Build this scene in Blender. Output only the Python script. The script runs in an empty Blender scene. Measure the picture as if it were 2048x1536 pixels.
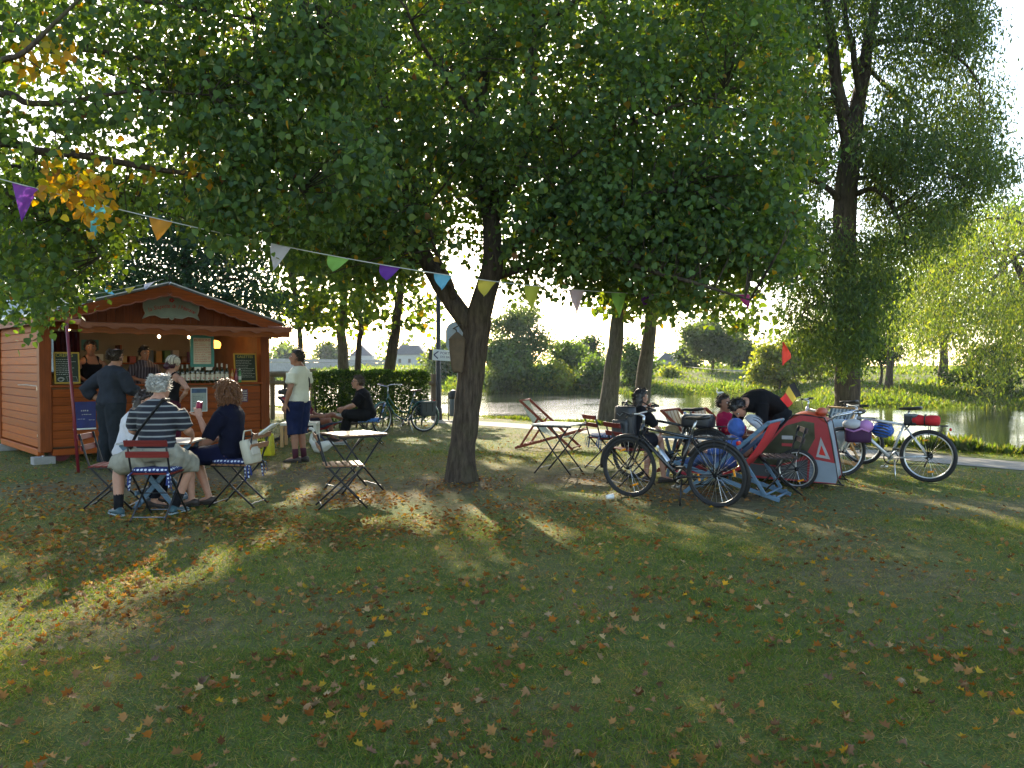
import bpy, math, random
import numpy as np
from mathutils import Vector, Matrix, noise
R = math.radians
sc = bpy.context.scene
COL = sc.collection
random.seed(7)
RNG = np.random.default_rng(11)

# ---------------------------------------------------------------- camera, sky, sun, exposure
CAM_H, FPX, PITCH = 1.5, 1600.0, math.atan(36 / 1600)
cam = bpy.data.cameras.new('camera')
cam.lens = 36 * FPX / 2048
cam.sensor_width = 36
cam.clip_end = 3000
camo = bpy.data.objects.new('camera', cam)
COL.objects.link(camo)
camo.location = (0, 0, CAM_H)
camo.rotation_euler = (R(90) - PITCH, 0, 0)
sc.camera = camo

SUN_AZ, SUN_EL = R(-11.0), R(25.0)      # azimuth from +Y towards +X, elevation
world = bpy.data.worlds.new('World')
sc.world = world
world.use_nodes = True
wn = world.node_tree.nodes
sky = wn.new('ShaderNodeTexSky')
sky.sky_type = 'NISHITA'
sky.sun_disc = False
sky.sun_elevation = SUN_EL
sky.sun_rotation = SUN_AZ
sky.air_density = 1.0
sky.dust_density = 1.0
wn['Background'].inputs[1].default_value = 0.145
world.node_tree.links.new(sky.outputs[0], wn['Background'].inputs[0])
sl = bpy.data.lights.new('sun', 'SUN')
sl.energy = 4.4
sl.angle = R(0.6)
sl.color = (1.0, 0.90, 0.72)
sun = bpy.data.objects.new('sun', sl)
COL.objects.link(sun)
sd = Vector((math.sin(SUN_AZ) * math.cos(SUN_EL), math.cos(SUN_AZ) * math.cos(SUN_EL), math.sin(SUN_EL)))
sun.rotation_euler = sd.to_track_quat('Z', 'Y').to_euler()
sc.view_settings.view_transform = 'Standard'
sc.view_settings.look = 'None'
sc.view_settings.exposure = 1.95
sc.view_settings.gamma = 1.0
sc.view_settings.use_white_balance = True
sc.view_settings.white_balance_temperature = 6950
sc.view_settings.white_balance_tint = 10
cy = sc.cycles
cy.max_bounces = 6
cy.diffuse_bounces = 3
cy.glossy_bounces = 3
cy.transmission_bounces = 4
cy.transparent_max_bounces = 6
cy.volume_bounces = 0
cy.use_denoising = True
cy.sample_clamp_indirect = 6.0
cy.caustics_reflective = False
cy.caustics_refractive = False

# ---------------------------------------------------------------- pixel -> world
_U = Vector((0, math.sin(PITCH), math.cos(PITCH)))
_F = Vector((0, math.cos(PITCH), -math.sin(PITCH)))
def ray(px, py):
    return Vector(((px - 1024) / FPX, 0, 0)) + _U * ((768 - py) / FPX) + _F
def G(px, py, z=0.0):
    d = ray(px, py)
    t = (z - CAM_H) / d.z
    return Vector((0, 0, CAM_H)) + d * t
def AT(px, py, Y):
    d = ray(px, py)
    return Vector((0, 0, CAM_H)) + d * (Y / d.y)

# ---------------------------------------------------------------- materials
MATS = {}
def _mix(nt, a, b, fac):
    n = nt.nodes.new('ShaderNodeMix'); n.data_type = 'RGBA'
    nt.links.new(fac, n.inputs[0])
    for s, v in ((6, a), (7, b)):
        if hasattr(v, 'links'): nt.links.new(v, n.inputs[s])
        else: n.inputs[s].default_value = (*v, 1)
    return n.outputs[2]
def _noise(nt, scale, detail=4, vec=None, rough=.55):
    n = nt.nodes.new('ShaderNodeTexNoise')
    n.inputs['Scale'].default_value = scale; n.inputs['Detail'].default_value = detail
    n.inputs['Roughness'].default_value = rough
    if vec is not None: nt.links.new(vec, n.inputs['Vector'])
    return n
def _coord(nt, out='Object', sc_=(1, 1, 1)):
    tc = nt.nodes.new('ShaderNodeTexCoord')
    mp = nt.nodes.new('ShaderNodeMapping')
    mp.inputs['Scale'].default_value = sc_
    nt.links.new(tc.outputs[out], mp.inputs['Vector'])
    return mp.outputs[0]
def _ramp(nt, fac, stops):
    r = nt.nodes.new('ShaderNodeValToRGB')
    e = r.color_ramp.elements
    while len(e) < len(stops): e.new(.5)
    for i, (p, c) in enumerate(stops):
        e[i].position = p; e[i].color = (*c, 1) if len(c) == 3 else c
    nt.links.new(fac, r.inputs[0])
    return r.outputs[0]
def _bump(nt, h, strength, dist, bsdf):
    b = nt.nodes.new('ShaderNodeBump')
    b.inputs['Strength'].default_value = strength; b.inputs['Distance'].default_value = dist
    nt.links.new(h, b.inputs['Height'])
    nt.links.new(b.outputs[0], bsdf.inputs['Normal'])
def newmat(name):
    m = bpy.data.materials.new(name); m.use_nodes = True
    return m, m.node_tree, m.node_tree.nodes['Principled BSDF']
def mat(name, col, rough=.6, metal=0, var=.18, scale=6, bump=0, bscale=60, stretch=(1, 1, 1), spec=.5, sheen=0, coat=0, alpha=1, emit=0, trans=0, perobj=.0):
    if name in MATS: return MATS[name]
    m, nt, b = newmat(name)
    v = _coord(nt, 'Object', stretch)
    n = _noise(nt, scale, 5, v)
    dark = tuple(c * (1 - var) for c in col); light = tuple(min(1, c * (1 + var)) for c in col)
    c = _ramp(nt, n.outputs[0], [(.3, dark), (.7, light)])
    if perobj:
        oi = nt.nodes.new('ShaderNodeObjectInfo')
        hs = nt.nodes.new('ShaderNodeHueSaturation')
        mr = nt.nodes.new('ShaderNodeMapRange')
        mr.inputs[3].default_value = 1 - perobj; mr.inputs[4].default_value = 1 + perobj
        nt.links.new(oi.outputs['Random'], mr.inputs[0])
        nt.links.new(mr.outputs[0], hs.inputs['Value']); nt.links.new(c, hs.inputs['Color'])
        c = hs.outputs[0]
    nt.links.new(c, b.inputs['Base Color'])
    rr = nt.nodes.new('ShaderNodeMapRange')
    rr.inputs[3].default_value = max(0, rough - .1); rr.inputs[4].default_value = min(1, rough + .1)
    nt.links.new(n.outputs[0], rr.inputs[0]); nt.links.new(rr.outputs[0], b.inputs['Roughness'])
    b.inputs['Metallic'].default_value = metal
    b.inputs['Specular IOR Level'].default_value = spec
    b.inputs['Sheen Weight'].default_value = sheen
    b.inputs['Coat Weight'].default_value = coat
    b.inputs['Alpha'].default_value = alpha
    b.inputs['Transmission Weight'].default_value = trans
    if emit:
        b.inputs['Emission Color'].default_value = (*col, 1); b.inputs['Emission Strength'].default_value = emit
    if bump:
        n2 = _noise(nt, bscale, 4, v)
        _bump(nt, n2.outputs[0], .6, bump, b)
    MATS[name] = m
    return m

# ---------------------------------------------------------------- mesh builder
def basis(d, up=(0, 0, 1)):
    d = Vector(d).normalized(); up = Vector(up)
    if abs(d.dot(up)) > .98: up = Vector((0, 1, 0))
    s = d.cross(up).normalized(); u = s.cross(d).normalized()
    return s, u, d
class MB:
    def __init__(s): s.v = []; s.f = []; s.m = []; s.mi = 0; s.mats = []
    def use(s, m):
        if m not in s.mats: s.mats.append(m)
        s.mi = s.mats.index(m); return s
    def add(s, vs, fs):
        o = len(s.v); s.v += [tuple(p) for p in vs]
        s.f += [tuple(i + o for i in f) for f in fs]; s.m += [s.mi] * len(fs); return s
    def box(s, c, d, M=None, ch=0.0):
        x, y, z = d[0] / 2, d[1] / 2, d[2] / 2; c = Vector(c)
        T = (lambda p: c + (M @ Vector(p))) if M is not None else (lambda p: c + Vector(p))
        if ch <= 0:
            vs = [T((i * x, j * y, k * z)) for i in (-1, 1) for j in (-1, 1) for k in (-1, 1)]
            return s.add(vs, [(0, 1, 3, 2), (4, 6, 7, 5), (0, 4, 5, 1), (2, 3, 7, 6), (0, 2, 6, 4), (1, 5, 7, 3)])
        ch = min(ch, x * .9, y * .9, z * .9)
        vs = []; idx = {}
        for i in (-1, 1):
            for j in (-1, 1):
                for k in (-1, 1):
                    for a in range(3):
                        p = [i * (x - ch), j * (y - ch), k * (z - ch)]
                        p[a] = (i * x, j * y, k * z)[a]
                        idx[(i, j, k, a)] = len(vs); vs.append(T(p))
        fs = []
        for a in range(3):
            b, c2 = (a + 1) % 3, (a + 2) % 3
            for sg in (-1, 1):
                q = []
                for (e, f) in ((-1, -1), (1, -1), (1, 1), (-1, 1)):
                    t = [0, 0, 0]; t[a] = sg; t[b] = e; t[c2] = f
                    q.append(idx[(*t, a)])
                fs.append(q if sg > 0 else q[::-1])
            for e in (-1, 1):
                for f in (-1, 1):
                    t0 = [0, 0, 0]; t1 = [0, 0, 0]
                    t0[a] = -1; t1[a] = 1
                    t0[b] = t1[b] = e; t0[c2] = t1[c2] = f
                    q = [idx[(*t0, b)], idx[(*t1, b)], idx[(*t1, c2)], idx[(*t0, c2)]]
                    fs.append(q if e * f > 0 else q[::-1])
        for i in (-1, 1):
            for j in (-1, 1):
                for k in (-1, 1):
                    q = [idx[(i, j, k, 0)], idx[(i, j, k, 1)], idx[(i, j, k, 2)]]
                    fs.append(q if i * j * k > 0 else q[::-1])
        return s.add(vs, fs)
    def bar(s, a, b, w, h, up=(0, 0, 1), ch=0.0):
        a = Vector(a); b = Vector(b); sx, u, d = basis(b - a, up)
        M = Matrix((sx, d, u)).transposed()
        return s.box((a + b) / 2, (w, (b - a).length, h), M, ch)
    def tube(s, pts, r, n=8, cap=True, closed=False, flat=1.0, up=(0, 0, 1)):
        pts = [Vector(p) for p in pts]; N = len(pts)
        rs = list(r) if hasattr(r, '__len__') else [r] * N
        vs = []; pu = Vector(up)
        for i, p in enumerate(pts):
            if closed: d = pts[(i + 1) % N] - pts[i - 1]
            else: d = pts[min(i + 1, N - 1)] - pts[max(i - 1, 0)]
            if d.length < 1e-9: d = Vector((0, 0, 1))
            sx, u, d = basis(d, pu); pu = u
            for k in range(n):
                a = 2 * math.pi * k / n
                vs.append(p + sx * (math.cos(a) * rs[i]) + u * (math.sin(a) * rs[i] * flat))
        fs = []
        for i in range(N if closed else N - 1):
            for k in range(n):
                a, b = i * n + k, i * n + (k + 1) % n
                c, d = ((i + 1) % N) * n + (k + 1) % n, ((i + 1) % N) * n + k
                fs.append((a, b, c, d))
        if cap and not closed:
            fs.append(tuple(range(n))[::-1]); fs.append(tuple((N - 1) * n + k for k in range(n)))
        return s.add(vs, fs)
    def ell(s, c, r, nu=12, nv=8, M=None):
        c = Vector(c); r = (r, r, r) if not hasattr(r, '__len__') else r
        vs = []; fs = []
        for j in range(nv + 1):
            t = math.pi * j / nv
            for i in range(nu):
                a = 2 * math.pi * i / nu
                p = Vector((r[0] * math.sin(t) * math.cos(a), r[1] * math.sin(t) * math.sin(a), r[2] * math.cos(t)))
                vs.append(c + (M @ p if M is not None else p))
        for j in range(nv):
            for i in range(nu):
                fs.append((j * nu + i, (j + 1) * nu + i, (j + 1) * nu + (i + 1) % nu, j * nu + (i + 1) % nu))
        return s.add(vs, fs)
    def lathe(s, prof, n=16, c=(0, 0, 0), M=None):
        c = Vector(c); vs = []; fs = []
        for (r, z) in prof:
            for i in range(n):
                a = 2 * math.pi * i / n
                p = Vector((r * math.cos(a), r * math.sin(a), z))
                vs.append(c + (M @ p if M is not None else p))
        for j in range(len(prof) - 1):
            for i in range(n):
                fs.append((j * n + i, j * n + (i + 1) % n, (j + 1) * n + (i + 1) % n, (j + 1) * n + i))
        fs.append(tuple(range(n))[::-1]); fs.append(tuple((len(prof) - 1) * n + i for i in range(n)))
        return s.add(vs, fs)
    def loft(s, rings):
        n = len(rings[0]); vs = [p for r in rings for p in r]; fs = []
        for j in range(len(rings) - 1):
            for i in range(n):
                fs.append((j * n + i, j * n + (i + 1) % n, (j + 1) * n + (i + 1) % n, (j + 1) * n + i))
        fs.append(tuple(range(n))[::-1]); fs.append(tuple((len(rings) - 1) * n + i for i in range(n)))
        return s.add(vs, fs)
    def prism(s, poly, o, ax, ay, az, h):
        o, ax, ay, az = Vector(o), Vector(ax), Vector(ay), Vector(az); n = len(poly)
        vs = [o + ax * x + ay * y for x, y in poly] + [o + ax * x + ay * y + az * h for x, y in poly]
        fs = [tuple(range(n))[::-1], tuple(range(n, 2 * n))]
        fs += [(i, (i + 1) % n, n + (i + 1) % n, n + i) for i in range(n)]
        return s.add(vs, fs)
    def ribbon(s, L, Rr):
        n = len(L)
        return s.add(list(L) + list(Rr), [(i, i + 1, n + i + 1, n + i) for i in range(n - 1)])
    def mesh(s, name, smooth=False):
        me = bpy.data.meshes.new(name); me.from_pydata(s.v, [], s.f)
        if s.m: me.polygons.foreach_set('material_index', s.m)
        if smooth: me.polygons.foreach_set('use_smooth', [True] * len(s.f))
        me.update(); return me
    def build(s, name, m=None, parent=None, smooth=False, loc=None, rot=None, sharp=None):
        me = s.mesh(name, smooth)
        for mm in (s.mats if s.mats else [m]): me.materials.append(mm)
        if smooth and sharp: me.set_sharp_from_angle(angle=R(sharp))
        return place(name, me, parent, loc, rot)
def place(name, me, parent=None, loc=None, rot=None, scale=None):
    o = bpy.data.objects.new(name, me); COL.objects.link(o)
    if parent: o.parent = parent
    if loc is not None: o.location = loc
    if rot is not None: o.rotation_euler = rot
    if scale is not None: o.scale = scale if hasattr(scale, '__len__') else (scale,) * 3
    return o
def tag(o, label, cat, group=None, kind=None):
    if label: o['label'] = label
    if cat: o['category'] = cat
    if group: o['group'] = group
    if kind: o['kind'] = kind
    return o
def thing(name, label, cat, loc=(0, 0, 0), rz=0, group=None, scale=1.0):
    o = bpy.data.objects.new(name, None); COL.objects.link(o)
    o.empty_display_size = .1
    o.location = loc; o.rotation_euler = (0, 0, rz); o.scale = (scale,) * 3
    return tag(o, label, cat, group)
def copy_tree(o, parent=None):
    c = o.copy(); COL.objects.link(c); c.parent = parent
    for ch in list(o.children): copy_tree(ch, c)
    return c
def heading(v): return math.atan2(v[1], v[0])
def textmesh(txt, size, name='text', ext=.002, shear=0, align='CENTER', spacing=1.0):
    cu = bpy.data.curves.new(name, 'FONT'); cu.body = txt; cu.size = size; cu.extrude = ext
    cu.align_x = align; cu.align_y = 'CENTER'; cu.shear = shear; cu.space_line = spacing
    cu.resolution_u = 2
    o = bpy.data.objects.new(name, cu); COL.objects.link(o)
    dg = bpy.context.evaluated_depsgraph_get()
    me = bpy.data.meshes.new_from_object(o.evaluated_get(dg))
    bpy.data.objects.remove(o); bpy.data.curves.remove(cu)
    return me
def text(txt, size, m, parent, loc, rot, name='lettering', **k):
    me = textmesh(txt, size, name, **k); me.materials.clear(); me.materials.append(m)
    return place(name, me, parent, loc, rot)
def remesh(mb, voxel, smooth=4, disp=0.0, dscale=9.0, mats=None):
    me = mb.mesh('tmp'); o = bpy.data.objects.new('tmp', me); COL.objects.link(o)
    md = o.modifiers.new('r', 'REMESH'); md.mode = 'VOXEL'; md.voxel_size = voxel
    if smooth:
        sm = o.modifiers.new('s', 'SMOOTH'); sm.factor = .5; sm.iterations = smooth
    dg = bpy.context.evaluated_depsgraph_get()
    out = bpy.data.meshes.new_from_object(o.evaluated_get(dg))
    bpy.data.objects.remove(o); bpy.data.meshes.remove(me)
    n = len(out.vertices)
    if disp and n:
        co = np.empty(n * 3, 'f'); no = np.empty(n * 3, 'f')
        out.vertices.foreach_get('co', co); out.vertices.foreach_get('normal', no)
        co = co.reshape(-1, 3); no = no.reshape(-1, 3)
        d = np.array([noise.noise((c[0] * dscale, c[1] * dscale + c[2] * dscale * .5, c[2] * dscale * .6)) + .5 * noise.noise((c[0] * dscale * 2.3, c[1] * dscale * 2.3, c[2] * dscale * 1.6)) for c in co])
        co += no * (d * disp)[:, None]
        out.vertices.foreach_set('co', co.ravel())
    out.polygons.foreach_set('use_smooth', [True] * len(out.polygons))
    out.materials.clear()
    for m in (mats or []): out.materials.append(m)
    out.update()
    return out
# ================================================================ ground, path, river
PATH_X = [-70, -16, -7.2, -3.2, -0.3, 3.6, 7.6, 12, 30, 90]
_pa = G(580, 826); _pb = G(1000, 848); _pc = G(2040, 932)
PATH_Y = [44, 31, 25.6, 22.6, 20.4, 16.4, 12.0, 7.6, -8, -60]
def path_y(x): return np.interp(x, PATH_X, PATH_Y)
def bank_s(x, y):           # distance beyond the near bank's upper edge
    return (np.asarray(y) - path_y(x) - 2.7) * .70
FAR_U = [-3, -.62, -.33, -.11, -.075, .12, .27, .335, .39, .64, 3]
FAR_Y = [300, 150, 128, 100, 66, 64, 63, 58, 45, 42, 30]
WATER_Z = -.75
def ground_z(x, y):
    x = np.asarray(x, float); y = np.asarray(y, float)
    s = bank_s(x, y)
    near = np.where(s < 0, 0, -np.clip(s / 2.2, 0, 1) * 1.25)
    u = x / np.maximum(y, 4)
    t = (y - np.interp(u, FAR_U, FAR_Y))
    far = np.interp(t, [-6, -1, 2, 6, 18, 40], [-1.3, -1.1, -.55, -.15, .75, 1.35])
    far = np.where(y < 28, -9, far)
    return np.maximum(near, far)
def grid_ground():
    rows = list(np.arange(-8, 34, .6)) + list(np.arange(34, 150, 2.2)) + [155, 165, 180, 200, 240, 300, 400, 600, 1000, 1600]
    us = np.linspace(-1.5, 1.5, 121)
    X = []; Yv = []
    for r in rows:
        w = 12 + max(r, 0) * (1.0 if r < 300 else 1.4)
        X.append(us * w); Yv.append(np.full_like(us, r))
    X = np.array(X); Yv = np.array(Yv); Z = ground_z(X, Yv)
    s = bank_s(X, Yv)
    nz = np.array([[noise.noise((a * .5, b * .5, 3.1)) for a, b in zip(ra, rb)] for ra, rb in zip(X, Yv)])
    Z = Z + np.where(s > .6, nz * .06, 0) + np.where(Z > .05, nz * .12, 0)
    n, m = X.shape
    vs = np.stack([X, Yv, Z], -1).reshape(-1, 3)
    fs = [(i * m + j, i * m + j + 1, (i + 1) * m + j + 1, (i + 1) * m + j) for i in range(n - 1) for j in range(m - 1)]
    return vs, fs
# --- lawn material: worn green / straw patches and bare soil
m, nt, b = newmat('lawn_soil')
v = _coord(nt, 'Object')
n1 = _noise(nt, .55, 5, v); n2 = _noise(nt, 9, 6, v); n3 = _noise(nt, 70, 4, v)
g = _ramp(nt, n2.outputs[0], [(.25, (.048, .076, .016)), (.5, (.082, .112, .026)), (.75, (.130, .140, .045))])
dry = _ramp(nt, n2.outputs[0], [(.25, (.090, .072, .036)), (.55, (.150, .122, .066)), (.8, (.205, .170, .100))])
f1 = _ramp(nt, n1.outputs[0], [(.44, (0, 0, 0)), (.62, (.75, .75, .75))])
c = _mix(nt, g, dry, f1)
fac = None                                  # bare trodden earth at the kiosk, tables and tree foot
warp = nt.nodes.new('ShaderNodeVectorMath'); warp.operation = 'MULTIPLY_ADD'; warp.inputs[1].default_value = (1.6, 1.6, 0)
wn_ = _noise(nt, 1.3, 5, v); nt.links.new(wn_.outputs['Color'], warp.inputs[0]); nt.links.new(v, warp.inputs[2])
for px, py, r0 in ((925, 968, 1.1), (330, 960, 1.9), (560, 945, 1.6), (690, 985, 1.0), (1120, 960, .9), (1420, 995, 1.2)):
    q = G(px, py); dn = nt.nodes.new('ShaderNodeVectorMath'); dn.operation = 'DISTANCE'; nt.links.new(warp.outputs[0], dn.inputs[0]); dn.inputs[1].default_value = (q.x + .8, q.y + .8, 0)
    mr = nt.nodes.new('ShaderNodeMapRange'); mr.inputs[1].default_value = r0 * .35; mr.inputs[2].default_value = r0 * 1.15; mr.inputs[3].default_value = .85; mr.inputs[4].default_value = 0; nt.links.new(dn.outputs['Value'], mr.inputs[0])
    if fac is None: fac = mr.outputs[0]
    else:
        mx_ = nt.nodes.new('ShaderNodeMath'); mx_.operation = 'MAXIMUM'; nt.links.new(fac, mx_.inputs[0]); nt.links.new(mr.outputs[0], mx_.inputs[1]); fac = mx_.outputs[0]
c = _mix(nt, c, _ramp(nt, n2.outputs[0], [(.3, (.075, .055, .034)), (.7, (.155, .118, .076))]), fac)
f3 = _ramp(nt, n3.outputs[0], [(.3, (.6, .6, .6)), (.7, (1.25, 1.25, 1.25))])
mu = nt.nodes.new('ShaderNodeMix'); mu.data_type = 'RGBA'; mu.blend_type = 'MULTIPLY'; mu.inputs[0].default_value = 1
nt.links.new(c, mu.inputs[6]); nt.links.new(f3, mu.inputs[7])
nt.links.new(mu.outputs[2], b.inputs['Base Color'])
b.inputs['Roughness'].default_value = .95; b.inputs['Specular IOR Level'].default_value = .15
_bump(nt, n3.outputs[0], .8, .02, b)
MATS['lawn'] = m
mb = MB(); vs, fs = grid_ground(); mb.add(vs, fs)
ground = tag(mb.build('ground', m, smooth=True), 'worn park lawn sloping to the river bank', None, kind='structure')
# --- gravel path
pm = mat('path_gravel', (.21, .195, .165), .95, var=.25, scale=3, bump=.01, bscale=90)
xs = np.linspace(-60, 30, 160); L = []; Rr = []
for i, x in enumerate(xs):
    y = float(path_y(x)); d = Vector((1, float(path_y(x + .5) - path_y(x - .5)), 0)).normalized()
    nn = Vector((-d.y, d.x, 0))
    w = .56 + .10 * noise.noise((x * .7, 0, 1)); w2 = .56 + .10 * noise.noise((x * .7, 5, 1))
    L.append(Vector((x, y, .008)) - nn * w); Rr.append(Vector((x, y, .008)) + nn * w2)
mb = MB(); mb.ribbon(L, Rr)
tag(mb.build('path', pm), 'pale gravel path along the river bank', None, kind='structure')
# --- river
m, nt, b = newmat('river_water')
v = _coord(nt, 'Object', (1, 1, 1))
b.inputs['Base Color'].default_value = (.018, .026, .012, 1)
b.inputs['Roughness'].default_value = .05; b.inputs['IOR'].default_value = 1.33
w1 = _noise(nt, 1.4, 4, _coord(nt, 'Object', (.55, 1.5, 1))); w2 = _noise(nt, 7, 3, _coord(nt, 'Object', (.6, 1.4, 1)))
w3 = _noise(nt, .16, 2, v)
add = nt.nodes.new('ShaderNodeMath'); add.operation = 'MULTIPLY_ADD'; add.inputs[1].default_value = .35
nt.links.new(w2.outputs[0], add.inputs[0]); nt.links.new(w1.outputs[0], add.inputs[2])
sp_ = nt.nodes.new('ShaderNodeSeparateXYZ'); nt.links.new(v, sp_.inputs[0])
calm = nt.nodes.new('ShaderNodeMapRange'); calm.inputs[1].default_value = 5; calm.inputs[2].default_value = 13; calm.inputs[3].default_value = 1; calm.inputs[4].default_value = .22   # sheltered water under the right bank
nt.links.new(sp_.outputs[0], calm.inputs[0])
mul0 = nt.nodes.new('ShaderNodeMath'); mul0.operation = 'MULTIPLY'; nt.links.new(add.outputs[0], mul0.inputs[0]); nt.links.new(calm.outputs[0], mul0.inputs[1]); add = mul0
mul = nt.nodes.new('ShaderNodeMath'); mul.operation = 'MULTIPLY'
pw = _ramp(nt, w3.outputs[0], [(.35, (.25, .25, .25)), (.65, (1, 1, 1))])
nt.links.new(add.outputs[0], mul.inputs[0]); nt.links.new(pw, mul.inputs[1])
_bump(nt, mul.outputs[0], .8, .11, b)
mb = MB(); mb.add([(-420, 8, WATER_Z), (420, 8, WATER_Z), (420, 420, WATER_Z), (-420, 420, WATER_Z)], [(0, 1, 2, 3)])
tag(mb.build('river', m), 'calm river glittering between the banks', None, kind='structure')

# ================================================================ leaves (numpy)
def leafmat(name, rough=.55, trans=.47, spec=.3):
    if name in MATS: return MATS[name]
    m, nt, b = newmat(name)
    at = nt.nodes.new('ShaderNodeVertexColor'); at.layer_name = 'Col'
    nt.links.new(at.outputs[0], b.inputs['Base Color'])
    b.inputs['Roughness'].default_value = rough; b.inputs['Specular IOR Level'].default_value = spec
    tr = nt.nodes.new('ShaderNodeBsdfTranslucent')
    hs = nt.nodes.new('ShaderNodeMix'); hs.data_type = 'RGBA'; hs.blend_type = 'MULTIPLY'; hs.inputs[0].default_value = 1
    hs.inputs[7].default_value = (3.0, 2.5, .5, 1)
    nt.links.new(at.outputs[0], hs.inputs[6]); nt.links.new(hs.outputs[2], tr.inputs['Color'])
    mx = nt.nodes.new('ShaderNodeMixShader'); mx.inputs[0].default_value = trans
    nt.links.new(b.outputs[0], mx.inputs[1]); nt.links.new(tr.outputs[0], mx.inputs[2])
    nt.links.new(mx.outputs[0], nt.nodes['Material Output'].inputs['Surface'])
    MATS[name] = m; return m
SHAPES = {  # (x, y, z) in leaf units, faces
    'heart': ([(0, 0, 0), (.40, .06, -.10), (.44, .45, -.08), (.02, 1, .06), (-.44, .45, -.08), (-.40, .06, -.10)], [(0, 1, 2, 3), (0, 3, 4, 5)]),
    'kite': ([(0, 0, 0), (.32, .42, -.06), (0, 1, 0), (-.32, .42, -.06)], [(0, 1, 2), (0, 2, 3)]),
    'lance': ([(0, 0, 0), (.15, .45, -.05), (0, 1, .05), (-.15, .45, -.05)], [(0, 1, 2), (0, 2, 3)]),
    'blade': ([(-.06, 0, 0), (.06, 0, 0), (.0, 1, .18)], [(0, 1, 2)]),
}
# gaps in the crowns through which the low sun reaches the lawn and the seated group
SUNV = np.array(sd); GAPS = []
def _gap(p, r): GAPS.append((np.array(tuple(p)), r))
for px, py, r in ((600, 995, .35), (690, 1000, .5), (780, 1015, .55), (880, 1030, .5), (980, 1045, .45), (1070, 1070, .3), (420, 1125, .22), (330, 1150, .28), (230, 1180, .3), (120, 1215, .35), (20, 1250, .4),
                  (980, 885, .8), (1080, 900, .8), (1180, 915, .6), (1290, 935, .5), (1000, 925, .4), (1640, 960, .45), (1800, 975, .35), (900, 1110, .2), (560, 1075, .2), (840, 880, .5)): _gap(G(px, py), r)
for p, r in (((-2.95, 8.6, 1.3), .3), ((-3.5, 7.9, 1.42), .25), ((-1.85, 9.5, .7), .35), ((.68, 11.2, .7), .45), ((-3.3, 12.4, 1.4), .4)): _gap(p, r)
def sun_open(pos, rng):
    keep = np.ones(len(pos), bool)
    for c, r in GAPS:
        d = pos - c; t = d @ SUNV; dist = np.linalg.norm(d - t[:, None] * SUNV, axis=1)
        keep &= ~((t > .3) & (dist < r * rng.uniform(.75, 1.15, len(pos))))
    return keep
def leaf_cloud(name, pos, size, col, m, parent=None, shape='heart', droop=.6, seed=1, flat=None, out=None):
    """one mesh of many leaves; size and col per leaf"""
    rng = np.random.default_rng(seed); N = len(pos)
    a = rng.normal(size=(N, 3)); a[:, 2] -= droop * 1.6
    if flat is not None: a[:, 2] *= flat
    a /= np.linalg.norm(a, axis=1, keepdims=True)
    if out is not None:                   # upper leaf faces turn outwards and up, as on a real crown
        o = pos - np.array(out); o /= np.linalg.norm(o, axis=1, keepdims=True) + 1e-6
        w = o * .55 + np.array([0, 0, .45]) + rng.normal(size=(N, 3)) * .75
        s = np.cross(a, w)
    else: s = np.cross(a, rng.normal(size=(N, 3)))
    s /= np.linalg.norm(s, axis=1, keepdims=True) + 1e-9
    n = np.cross(s, a)
    k = sun_open(pos, rng)
    pos, a, s, n, col = pos[k], a[k], s[k], n[k], col[k]; size = np.broadcast_to(np.asarray(size, float), (N,))[k]
    return _emit_leaves(name, pos, a, s, n, size, col, m, parent, shape)
def _emit_leaves(name, pos, a, s, n, size, col, m, parent, shape):
    N = len(pos); pts, fcs = SHAPES[shape]; P = np.array(pts, float); k = len(P)
    size = np.broadcast_to(np.asarray(size, float), (N,))
    V = pos[:, None, :] + size[:, None, None] * (P[None, :, 0, None] * s[:, None, :] + P[None, :, 1, None] * a[:, None, :] + P[None, :, 2, None] * n[:, None, :])
    nl = len(fcs[0]); nf = len(fcs)
    F = (np.array(fcs)[None] + (np.arange(N) * k)[:, None, None]).reshape(-1)
    me = bpy.data.meshes.new(name)
    me.vertices.add(N * k); me.vertices.foreach_set('co', V.astype('f').ravel())
    me.loops.add(N * nf * nl); me.loops.foreach_set('vertex_index', F.astype('i'))
    me.polygons.add(N * nf); me.polygons.foreach_set('loop_start', (np.arange(N * nf) * nl).astype('i'))
    ca = me.color_attributes.new('Col', 'FLOAT_COLOR', 'POINT')
    C = np.ones((N, k, 4), 'f'); C[:, :, :3] = col[:, None, :]
    ca.data.foreach_set('color', C.ravel())
    me.update(calc_edges=True); me.materials.append(m)
    o = place(name, me, parent); o['kind'] = 'stuff'
    return o
def palette(N, cols, w, rng, jit=.22):
    cols = np.array(cols); i = rng.choice(len(cols), N, p=np.array(w) / sum(w))
    c = cols[i] * (1 + jit * rng.normal(size=(N, 1)))
    return np.clip(c, .004, 1)
def in_poly(px, py, poly):
    x, y = np.asarray(px), np.asarray(py); ins = np.zeros(len(x), bool); n = len(poly)
    for i in range(n):
        x1, y1 = poly[i]; x2, y2 = poly[i - 1]
        c = ((y1 > y) != (y2 > y)) & (x < (x2 - x1) * (y - y1) / (y2 - y1 + 1e-9) + x1)
        ins ^= c
    return ins
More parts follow.
